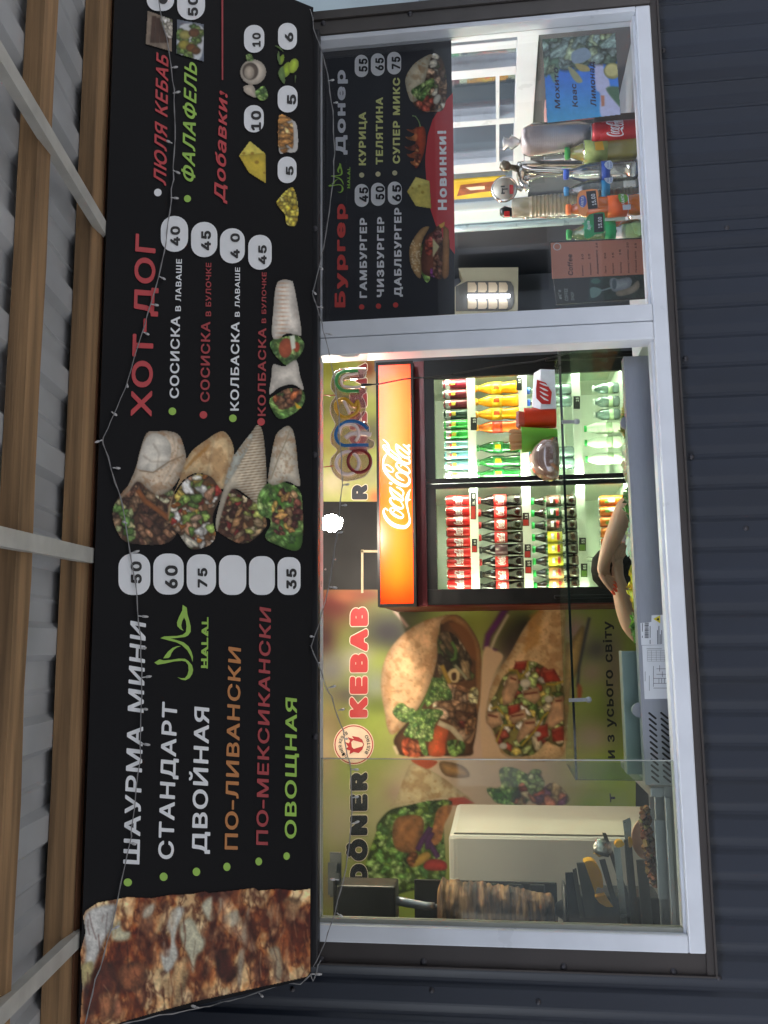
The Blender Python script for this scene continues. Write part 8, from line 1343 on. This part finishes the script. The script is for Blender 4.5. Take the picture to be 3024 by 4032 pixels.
for t, a, b_, h, m in (("Coffee", (885, 846), (878, 702), (838, 842), M_cof), ("Еспресо", (957, 848), (953, 778), (940, 847), M_cof), ("Американо", (1012, 844), (1008, 760), (995, 843), M_cof), ("Американо", (1062, 838), (1052, 672), (1043, 837), M_cof), ("Латте", (1115, 832), (1112, 782), (1098, 831), M_cof), ("Капучино", (1168, 836), (1163, 762), (1150, 835), M_cof), ("Шоколад", (1220, 830), (1216, 756), (1204, 829), M_cof), ("Шоколад с молоком", (1272, 830), (1266, 668), (1255, 829), M_cof), ("Печеный латте", (1325, 826), (1318, 680), (1308, 825), M_cof),
                       ("10", (957, 738), (955, 700), (938, 736), M_hand), ("10", (1003, 736), (1001, 698), (984, 734), M_hand), ("15", (1054, 656), (1052, 622), (1036, 654), M_hand), ("20", (1112, 732), (1110, 692), (1094, 730), M_hand), ("15", (1166, 726), (1164, 690), (1148, 724), M_hand), ("15", (1214, 706), (1212, 668), (1196, 704), M_hand), ("20", (1266, 656), (1264, 620), (1248, 654), M_hand), ("15", (1322, 660), (1320, 624), (1304, 658), M_hand)):
    words(cs, PCs, t, ZK(*a), ZK(*b_), ZK(*h), m, 'N', -.001)
for t, a, b_, h in (("COFFEE", (852, 1020), (848, 936), (818, 1018)), ("SHOP", (893, 1018), (890, 960), (862, 1016)), ("el's", (808, 1010), (800, 945), (775, 1006))): words(cs, PCs, t, ZK(*a), ZK(*b_), ZK(*h), mat('card_grey_ink', 'a8b4b4', .5), 'N', -.001)
ring_ = MB(); ring_.polys([[PCs(*ZK(775+28*math.cos(a*.3), 648+26*math.sin(a*.3)), -.0018) for a in range(21)], [PCs(*ZK(775+21*math.cos(a*.3), 648+20*math.sin(a*.3)), -.0018) for a in range(21)]]); ring_.build('card_emblem', IW2, cs)
MB().prism([PCs(*ZK(*p), .0) for p in [(720, 606), (1366, 580), (1398, 1010), (768, 1052)]], (0, -.002, 0)).build('acrylic_sleeve', clear('stand_acrylic', 'f6f4f0', .02, .05), cs)
# bottles with price tags
M_sprite = clear('lemon_soda', 'cfe6b8', .1, .04, .35, 'b4d49a', .5); M_fanta = clear('orange_drink', 'f09a30', .1, .04, .75, 'f08a1c', .4); M_gl_ = mat('label_emerald', '1c9a58', .4, 0, .06); M_ora = mat('label_vermilion', 'e0601c', .4); M_capg2 = mat('cap_emerald', '2f9a4c', .4); M_capo2 = mat('cap_vermilion', 'f07a30', .4); M_blue = mat('label_blue', '2a52b0', .4); M_cy = mat('label_cyan', '2f8fc0', .4)
SCL = .00079
def hpx(p0, p1, y): return (py_(*p0, y)-py_(*p1, y)).length
o = bottle('drink_bottle', 'green capped lemon soda bottle with a price tag on its neck', 'bottle', None, on(2530, 905, .19), M_sprite, M_capg2, M_gl_, .034, .232, .95, (.36, .50), neck=.0135, fill=None)
def neck_tag(px, y, quad_, txt, band, nm, script, sc_col, zf):
    pl = YP(y); par = o
    def sub(pts, off_, m, nm_): 
        P = [pl(*zf(*p), off_)-Vector(o.location) for p in pts]; b = MB().polys([P]); return fix(b, o, nm_, m)
    return sub
def mkflat(t, pl, pts, off_, m, nm): return fix(MB().polys([[pl(*p, off_)-Vector(t.location) for p in pts]]), t, nm, m)
def mktext(t, pl, s_, a, b_, h, m, off_, st='N'):
    b = MB(); text(b, s_, pl, a, b_, h, st, off_); b.v = [tuple(Vector(v)-Vector(t.location)) for v in b.v]; return fix(b, t, 'lettering', m)
ZQ = lambda x, y: (1900+x/2.37, 600+y/2.37)
PT1 = YP(.150)
mkflat(o, PT1, [ZQ(*p) for p in smoothpoly([(975, 600), (1010, 575), (1060, 565), (1136, 560), (1140, 640), (1138, 745), (1060, 760), (1000, 800), (950, 790), (955, 700)], 2)], 0, mat('hanger_green', '2f9a5c', .45, 0, .08), 'neck_hanger')
mkflat(o, PT1, [ZQ(*p) for p in [(945, 620), (965, 640), (1000, 620), (1000, 665), (1030, 690), (1000, 700), (1005, 735), (965, 715), (940, 730), (950, 690), (925, 660), (950, 655)]], .001, mat('burst_teal', '4fb88a', .45), 'burst')
mktext(o, PT1, 'Sprite', ZQ(1008, 722), ZQ(1000, 640), ZQ(968, 716), IW2, .002); mkflat(o, PT1, [ZQ(*p) for p in [(1036, 575), (1124, 568), (1132, 738), (1042, 748)]], .0015, M_tagb, 'price_tag'); mktext(o, PT1, '15.00', ZQ(1116, 704), ZQ(1112, 602), ZQ(1066, 708), IW2, .003)
o = bottle('drink_bottle', 'orange soda bottle with a black price tag, in front of the clear cups', 'bottle', None, on(2530, 805, .17), M_fanta, M_capo2, M_ora, .034, .232, .84, (.20, .46), neck=.0135)
PT2 = YP(.128); mkflat(o, PT2, [ZQ(*p) for p in smoothpoly([(905, 365), (960, 350), (1070, 345), (1080, 440), (1076, 525), (990, 535), (960, 590), (910, 580), (885, 500), (880, 430)], 2)], 0, mat('hanger_orange', 'ee9a5c', .45, 0, .08), 'neck_hanger'); mkflat(o, PT2, [ZQ(*p) for p in smoothpoly([(905, 420), (945, 400), (970, 440), (965, 490), (930, 515), (900, 480)], 2)], .001, mat('burst_violet', '5a6ab8', .45), 'burst')
mktext(o, PT2, 'FANTA', ZQ(942, 515), ZQ(946, 415), ZQ(905, 505), IW2, .002, 'N'); mkflat(o, PT2, [ZQ(*p) for p in [(966, 365), (1056, 355), (1076, 520), (986, 532)]], .0015, M_tagb, 'price_tag'); mktext(o, PT2, '15.00', ZQ(1062, 490), ZQ(1048, 385), ZQ(1010, 498), IW2, .003)
mkflat(o, PT2, [ZQ(*p) for p in smoothpoly([(1265, 400), (1300, 385), (1345, 400), (1358, 440), (1330, 470), (1280, 460)], 2)], .0, mat('burst_leaf', '6aa83a', .45), 'burst'); mktext(o, PT2, 'FANTA', ZQ(1330, 485), ZQ(1318, 390), ZQ(1288, 480), IW2, .001); mkflat(o, PT2, [ZQ(*p) for p in [(1306, 492), (1382, 484), (1384, 532), (1310, 538)]], .0, mat('barcode_grey', 'b8c0c8', .5), 'barcode')
M_wb = clear('water_shell', 'eef3f4', .12, .05, .08, 'd8e0e4', .3)
for lb, py, y, ml, mc in (('still water bottle with a cyan label next to the orange soda', 735, .22, M_cy, M_capc), ('water bottle with a dark blue label beside the juice bottle', 665, .20, M_blue, M_capb)):
    o = bottle('drink_bottle', lb, 'bottle', None, on(2530, py, y), M_wb, mc, ml, .033, .232, .93, (.39, .50), neck=.0135)
    PT3 = YP(y-.034); zf = ZQ; yy = 118 if ml is M_blue else 250
    mkflat(o, PT3, [ZQ(*p) for p in smoothpoly([(1135, yy-5), (1165, yy-38), (1200, yy-40), (1218, yy), (1200, yy+38), (1165, yy+36)], 2)], .0, mat('label_ice', 'cfe0ee', .45), 'label_patch'); mktext(o, PT3, 'bon', ZQ(1178, yy+22), ZQ(1176, yy-26), ZQ(1158, yy+22), M_blue, .001); mktext(o, PT3, 'aqua', ZQ(1204, yy+30), ZQ(1202, yy-32), ZQ(1186, yy+30), M_blue, .001)
# stacked clear cups
def hgt(pxa, pxb, py, y): return py_(pxa, py, y).z-py_(pxb, py, y).z
cy_ = .25; c0 = on(2310, 800, cy_); ztop = py_(2015, 805, cy_).z
cu = thing('cup_stack', 'tall stack of clear plastic cups upside down behind the orange soda', 'cup stack', (c0[0], cy_, ZT)); H = ztop-ZT; o = MB(); r0, r1 = .040, .033; nr = 26
prof = [(.029, H), (.031, H-.002), (.0325, H-.05)]
for k in range(nr): z = H-.06-k*(H-.07)/nr; r = r1+(r0-r1)*k/nr; prof += [(r, z), (r+.0028, z-.002), (r+.0028, z-.0045), (r, z-.006)]
prof += [(r0, 0)]; o.lathe(prof[::-1], 24); fix(o, cu, 'cups', clear('cup_plastic', 'f6f3ea', .06, .12, .5, 'ece6d4', .6))
o = MB().lathe([(.026, .01), (.028, H-.03), (.024, H-.012), (0, H-.012)], 18); fix(o, cu, 'inner_cups', clear('cup_plastic_inner', 'efe8d2', .06, .15, .5, 'ecdfae', .5))
# wrapped paper cups and cola can
wy = .22; t = thing('cup_stack', 'stack of pale cups in a knotted plastic bag above the red cola can', 'cup stack', on(2340, 535, wy, py_(2340, 535, wy).z), None); H = py_(2050, 555, wy).z-t.location.z; o = MB(); prof = [(.034, 0)]
for k in range(30): z = .008+k*(H*.86)/30; r = .036+.010*k/30; prof += [(r, z), (r+.0012, z+.002), (r, z+.004)]
prof += [(.046, H*.90), (.036, H*.98), (.006, H*1.0)]; o.lathe(prof, 24, wob=.012); fix(o, t, 'cups', mat('cup_paper', 'f0dcd4', .4, 0, .08, 12, .2)); o = MB(); o.lathe([(.004, H), (.012, H+.012), (.020, H+.03), (.012, H+.04), (.02, H+.055), (.004, H+.06)], 12, wob=.3, seed=3); fix(o, t, 'bag_knot', clear('bag_film', 'f4f0f0', .2, .2, .5, 'e8e4e4', .4))
o = MB(); o.lathe([(.05, -.004), (.051, H*.3), (.052, H*.84), (.042, H*.96), (.006, H*1.01)], 20, wob=.05, seed=7); fix(o, t, 'bag', clear('bag_film_thin', 'ffffff', .04, .15, .04, 'f0e8e8', .4))
bx = thing('carton', 'brown carton standing on the ledge under the bagged cups', 'carton', (t.location.x, wy+.02, ZT)); fix(MB().box((-.06, -.04, 0), (.06, .06, t.location.z-ZT-.0005), .003), bx, 'box', mat('carton_brown', '6a5444', .7, 0, .1))
cyc = .17; cc_ = can2('drink_can', 'red cola can in front of the carton and under the drinks notice', 'can', None, on(2510, 510, cyc), M_red, .0315, hgt(2340, 2512, 510, cyc)+.012, True)
jy = .20; o = bottle('juice_bottle', 'pale yellow juice bottle with a green cap beside the red cola can', 'bottle', None, on(2520, 582, jy), clear('juice_shell', 'e0dc9a', .1, .05, .6, 'cfc86a', .4), mat('cap_leaf', '2f9a3a', .4), mat('label_juice', '9aa85a', .4, 0, .35, 40), .036, .225, .97, (.42, .74), neck=.016)
mkflat(o, YP(jy-.038), [(2340, 560), (2372, 556), (2380, 590), (2345, 592)], 0, M_yel2, 'label_patch')
# beer tap tower
ty = .34; tw = thing('drink_tap', 'chrome drink tap tower with two handles and a round medallion', 'drink tap', on(2320, 665, ty))
def T(px, py, dy=0): return py_(px, py, ty+dy)-Vector(tw.location)
o = MB(); o.tube([Vector((T(2320, 665).x, 0, 0)), T(2250, 665), T(2120, 662), T(2060, 660), T(2035, 652)], [.026, .026, .025, .022, .014], 20); o.tube([T(2060, 662), T(2052, 690), T(2056, 720), T(2075, 742, -.03)], [.018, .017, .013, .011], 14); o.tube([T(2062, 700), T(2090, 705), T(2130, 690), T(2250, 686)], [.012, .008, .006, .005], 10); o.lathe([(.045, 0), (.046, .006), (.03, .012), (.027, .02)], 24, Vector((T(2320, 665).x, 0, 0))); fix(o, tw, 'column', M_chrome)
o = MB(); o.lathe([(0, -.007), (.040, -.006), (.044, 0), (.040, .006), (0, .007)], 28, T(1985, 745, -.05), (-.15, -1, .05)); fix(o, tw, 'medallion', M_chrome); o = MB(); o.lathe([(0, .0072), (.036, .0068), (.036, .0074), (0, .008)], 28, T(1985, 745, -.05), (-.15, -1, .05)); fix(o, tw, 'medallion_face', mat('medal_face', 'a8a294', .4, .1, .1))
c = T(1985, 745, -.0595); o = MB(); 
for dx, dz, w_, h_ in ((-.014, .004, .005, .012), (-.004, .006, .016, .004), (.010, .004, .005, .014), (.0, -.002, .004, .02)): o.obox(c+Vector((dx, 0, dz)), Vector((w_/2, 0, 0)), Vector((0, .0006, 0)), Vector((0, 0, h_/2)))
fix(o, tw, 'emblem', mat('emblem_dark', '3a3630', .5)); o = MB(); o.obox(c+Vector((-.002, 0, -.024)), Vector((.016, 0, 0)), Vector((0, .0006, 0)), Vector((0, 0, .006))); fix(o, tw, 'emblem_band', M_lred)
o = MB(); o.lathe([(0, -.02), (.014, -.016), (.019, 0), (.014, .016), (0, .02)], 16, T(1990, 655, -.03), (.4, -.3, .8)); o.tube([T(2000, 655, -.03), T(2040, 665)], [.008, .012], 10); fix(o, tw, 'tap_handle', mat('handle_bronze', '6a6256', .25, .8)); o = MB(); o.tube([T(2030, 735, -.05), T(2055, 745, -.04)], [.006, .009], 10); fix(o, tw, 'tap_stem', M_chrome)
t2_ = thing('drink_tap', 'second tap with a black and red handle above the green soda bottle', 'drink tap', on(2310, 845, .37)); 
def T2(px, py, dy=0): return py_(px, py, .37+dy)-Vector(t2_.location)
o = MB(); o.tube([Vector((0, 0, 0)), T2(2200, 846), T2(2060, 845)], [.012, .012, .011], 12); o.tube([T2(2070, 846), T2(2062, 850, -.03), T2(2080, 852, -.06)], [.009, .009, .008], 10); o.lathe([(.03, 0), (.03, .005), (.014, .012)], 18, (0, 0, 0)); fix(o, t2_, 'column', M_chrome); o = MB(); o.tube([T2(2060, 846, -.02), T2(2020, 838, -.03), T2(1985, 834, -.04), T2(1968, 836, -.04)], [.007, .014, .019, .010], 14); fix(o, t2_, 'tap_handle', M_black); o = MB(); c = T2(1996, 843, -.062); o.obox(c, Vector((.009, 0, 0)), Vector((0, .003, 0)), Vector((0, 0, .009))); fix(o, t2_, 'red_mark', M_lred)
# odds and ends at the far right
rr = random.Random(61)
for nm, lb, px, py, y, r, h, cap, col in (('lemon_jar', 'pale glass jar with a white lid at the far right of the window', 2440, 120, .45, .05, .14, 'd8dcd8', 'a8b09a'), ('spice_jar', 'brown jar with a blue lid behind the drinks notice', 2440, 200, .55, .045, .19, '3a5a98', '6a4a34')):
    p = on(px, py, y); t = thing(nm, lb, 'jar', p); fix(MB().lathe([(r*.9, 0), (r, .008), (r, h*.75), (r*.8, h*.85)], 20), t, 'jar', clear('jar_'+nm, 'e8ece4', .1, .05, .7, col, .3)); fix(MB().lathe([(r*.84, h*.85), (r*.86, h), (0, h)], 18), t, 'lid', mat('lid_'+nm, cap, .4))
t = thing('box', 'pink and white snack box on the ledge behind the bagged cups', 'box', on(2440, 430, .52)); fix(MB().box((-.07, -.04, 0), (.07, .04, .26), .004), t, 'box', mat('box_pink', 'c89a98', .5, 0, .15)); fix(MB().box((-.06, -.0415, .08), (.06, -.0405, .2)), t, 'box_front', mat('box_front', 'b06a60', .5, 0, .2))
t = thing('box', 'white tissue box on the ledge behind the tap tower', 'box', on(2440, 615, .50)); fix(MB().box((-.05, -.05, 0), (.05, .05, .17), .004), t, 'box', mat('box_white', 'd8d8d4', .5)); 
t = thing('wire_rack', 'thin white wire rack behind the bagged cups', 'rack', on(2440, 560, .48)); o = MB()
for k in range(7): o.bar((-.07+k*.023, 0, 0), (-.07+k*.023, 0, .34), .003, .003, (0, 1, 0))
for z in (.1, .2, .27, .34): o.bar((-.072, 0, z), (.072, 0, z), .003, .003, (0, 1, 0))
fix(o, t, 'wires', mat('wire_white', 'd8dce4', .4))
# neighbouring building and trees seen through the side window
nb = thing('neighbour_building', 'dim grey building with a brown panel standing across the passage to the right', 'building', (7.2, 3, 0)); MB().box((6.4, -.5, 0), (10, 12, 5)).build('wall', mat('neighbour_wall', '6a7476', .8, 0, .2, 1.5), nb); MB().box((6.34, 2.0, .4), (6.399, 4.4, 2.6)).build('panel', mat('neighbour_panel', '8a6a50', .8, 0, .15, 2), nb)
for y in (.6, 4.9, 6.6): MB().box((6.33, y, .8), (6.399, y+1.1, 2.2)).build('window', mat('neighbour_glass', '2c3a40', .1), nb)

tl = thing('ceiling_lamp', 'lit white tube lamp just inside the top of the right window', 'ceiling lamp', (1.41, .17, 2.3))
MB().box((.98, .15, 2.30), (1.85, .19, 2.34), .006).build('lamp_case', M_white, tl); MB().tube([(1.0, .17, 2.283), (1.83, .17, 2.283)], .013, 10).build('bright_tube', emit('ceiling_tube', 'eef6ff', 52), tl); MB().box((1.40, .16, 2.34), (1.42, .18, 2.72)).build('hanger', M_white, tl)

tl = thing('ceiling_lamp', 'lit warm tube lamp just inside the top of the left window above the spit', 'ceiling lamp', (-.35, .30, 2.5))
MB().box((-.70, .27, 2.50), (.0, .33, 2.54), .006).build('lamp_case', M_white, tl); MB().tube([(-.68, .30, 2.482), (-.02, .30, 2.482)], .012, 10).build('bright_tube', emit('warm_tube', 'ffecd2', 40), tl); MB().box((-.36, .29, 2.54), (-.34, .31, 2.72)).build('hanger', M_white, tl)

# the kiosk across the passage, seen only mirrored in the panes
ok_ = thing('opposite_kiosk', 'white panelled kiosk with a dark upper fascia across the passage, mirrored in the panes', 'kiosk', (3, -9.5, 0))
M_ow = mat('opposite_white', 'd8dcdc', .5, 0, .08, 2); M_od = mat('opposite_dark', '23262b', .7, 0, .2, 1); M_og = mat('opposite_glass', '2a3438', .15)
MB().box((2.6, -11.5, 0), (12, -9.5, 2.3)).build('wall', M_ow, ok_); MB().box((-8, -12.5, 2.3), (14, -9.2, 6.2)).build('upper_fascia', M_od, ok_)
for x in (3.3, 4.9, 6.5, 8.1, 9.7): MB().box((x, -9.5, .75), (x+1.25, -9.46, 2.0)).build('window', M_og, ok_); MB().box((x+.58, -9.459, .75), (x+.66, -9.43, 2.0)).build('window_bar', M_ow, ok_)
MB().box((-8, -11.5, 0), (-4.6, -9.5, 2.3)).build('wall', M_od, ok_); MB().box((-3.4, -9.9, 0), (-2.5, -9.5, 2.3)).build('pillar', M_ow, ok_); MB().box((-2.2, -9.9, 0), (-1.9, -9.6, 2.3)).build('pillar', M_ow, ok_); MB().box((-1.2, -11.5, 0), (2.6, -9.7, 2.3)).build('wall', M_od, ok_)
# ------------------------------------------------------------------ unlit fairy light strings over the sign and under it
M_wire = mat('fairy_wire', '8a8a8c', .5, 0, .1); M_led_ = mat('fairy_led', 'b8b8ba', .3, 0, .1)
def fairy(label, segs, leds, twist=2):
    P = [p for p in segs]; t = thing('string_lights', label, 'string lights', P[len(P)//2]); out = []; rr = random.Random(len(P)); n = len(P)
    for i in range(n-1):
        m_ = max(2, int((P[i+1]-P[i]).length/.03))
        for k in range(m_): q = P[i]+(P[i+1]-P[i])*k/m_; out.append(q+Vector((rr.uniform(-.0016, .0016), rr.uniform(-.001, .001), rr.uniform(-.0016, .0016))))
    out.append(P[-1]); w = MB(); w.tube(out, .0011, 5); w.tube([p+Vector((.0018*math.sin(i*1.7), .0014*math.cos(i*1.7), .0018*math.cos(i*1.9))) for i, p in enumerate(out)], .0009, 5); w.build('wire', M_wire, t)
    for a, b in leds:
        o = MB(); d = b-a; o.tube([a, a+d*.45], .0016, 6); o.tube([a+d*.45, a+d*.8, b], [.003, .0032, .0018], 8); o.build('bulb', M_led_, t)
    return t
F1 = lambda x, y: (x/1.276, y/1.276); F2 = lambda x, y: (x/1.276, 900+y/1.276); F3 = lambda x, y: (x/1.276, 1700+y/1.276); F4 = lambda x, y: (x/1.276, 2500+y/1.276); F5 = lambda x, y: (x/1.276, 3200+y/1.276)
SO = .012
top = [F1(790, -40), F1(805, 60), F1(838, 190), F1(868, 400), F1(880, 560), F1(878, 700), F1(868, 900), F1(855, 1060), F1(838, 1170), F2(825, 120), F2(800, 240), F2(740, 430), F2(675, 640), F2(630, 800), F2(560, 960), F2(516, 1050), F3(520, 60), F3(560, 190), F3(600, 310), F3(628, 440), F3(655, 610), F3(680, 760), F3(690, 890), F3(705, 1040), F3(712, 1200), F4(712, 300), F4(705, 480), F4(705, 620), F4(685, 780), F4(660, 960), F5(660, 120), F5(625, 280), F5(590, 430), F5(560, 580), F5(520, 720), F5(480, 840), F5(445, 980), F5(425, 1075)]
lead = [(F1(858, 340), F1(893, 336)), (F1(870, 468), F1(905, 460)), (F1(866, 720), F1(836, 706)), (F1(868, 855), F1(905, 872)), (F1(858, 992), F1(898, 997)), (F2(800, 240), F2(832, 256)), (F2(760, 380), F2(797, 386)), (F2(720, 520), F2(750, 534)), (F2(640, 780), F2(640, 800)), (F2(560, 920), F2(588, 940)), (F2(514, 1062), F2(476, 1075)), (F3(566, 180), F3(605, 184)), (F3(640, 460), F3(615, 450)), (F3(652, 612), F3(700, 598)), (F3(692, 925), F3(745, 930)), (F3(705, 1090), F3(735, 1085)), (F3(712, 1235), F3(762, 1228)), (F4(712, 370), F4(742, 375)), (F4(705, 545), F4(754, 553)), (F5(650, 150), F5(684, 160)), (F5(560, 590), F5(600, 568))]
fairy('thin grey string of unlit fairy lights draped across the black menu sign', [S(*p, SO) for p in top], [(S(*a, SO), S(*b, SO)) for a, b in lead])
VY = YP(-.055)
G1 = lambda x, y: (1200+x/2.074, y/2.074); G2 = lambda x, y: (1200+x/2.074, 600+y/2.074); G3 = lambda x, y: (1200+x/2.074, 1250+y/2.074); G4 = lambda x, y: (1200+x/2.074, 1850+y/2.074); G5 = lambda x, y: (1200+x/2.074, 2300+y/2.074); G6 = lambda x, y: (1200+x/2.074, 2900+y/2.074)
YF = YP(-.085)
low = [G1(-40, 30), G1(20, 45), G1(50, 80), G1(75, 230), G1(150, 440), G1(200, 680), G1(235, 980), G1(243, 1250), G2(240, 140), G2(215, 380), G2(170, 680), G2(120, 920), G2(58, 1155), G2(100, 1260), G2(140, 1400), G3(165, 150), G3(215, 360), G3(245, 540), G3(280, 780), G3(285, 920), G3(300, 1150), G3(305, 1330), G4(300, 160), G4(285, 350), G4(262, 530), G4(235, 720), G4(205, 900), G4(165, 1080), G4(120, 1250), G4(50, 1440), G5(45, 505), G5(100, 620), G5(165, 820), G5(215, 920), G5(270, 1080), G5(310, 1200), G5(345, 1400), G6(375, 250), G6(385, 480), G6(378, 750), G6(350, 980), G6(320, 1170), G6(270, 1340), G6(245, 1460), G6(190, 1600), G6(140, 1740), G6(70, 1880)]
lead2 = [(G1(190, 660), G1(240, 652)), (G1(235, 840), G1(272, 835)), (G2(120, 930), G2(148, 958)), (G2(62, 1130), G2(95, 1162)), (G2(100, 1262), G2(150, 1268)), (G3(170, 130), G3(225, 140)), (G3(310, 1370), G3(365, 1360)), (G4(300, 290), G4(345, 288)), (G4(265, 515), G4(310, 508)), (G4(240, 735), G4(255, 730)), (G4(200, 955), G4(265, 965)), (G4(160, 815), G4(175, 810)), (G5(80, 430), G5(40, 425)), (G5(110, 640), G5(125, 645)), (G5(190, 850), G5(255, 830)), (G5(275, 1030), G5(325, 1020)), (G5(320, 1260), G5(350, 1265)), (G6(378, 270), G6(442, 270)), (G6(385, 500), G6(440, 490)), (G6(385, 712), G6(445, 692)), (G6(260, 1440), G6(312, 1475)), (G6(280, 1170), G6(205, 1165))]
fairy('thin grey string of unlit fairy lights sagging along the shutter box under the sign', [YF(*p) for p in low], [(YF(*a), YF(*b)) for a, b in lead2])
YG = YP(-.10)
side = [SP(-.862, .59, .02), S(*F5(640, 1056), .02), S(*F5(800, 1020), .02), S(*F5(1000, 980), .02), YP(-.1)(*F5(1150, 945)), YP(-.095)(*F5(1300, 905)), YP(-.09)(*F5(1420, 855)), YP(-.09)(*F5(1510, 860)), YP(-.09)(*F5(1560, 810)), YP(-.07)(1232, 3860), YP(-.055)(1246, 3830), YP(-.05)(1262, 3780)]
fairy('short end of unlit fairy lights hanging below the left edge of the menu sign', side, [(side[3], side[3]+Vector((.004, 0, .02))), (side[5], side[5]+Vector((-.01, 0, -.012))), (side[8], side[8]+Vector((.0, 0, -.03)))])
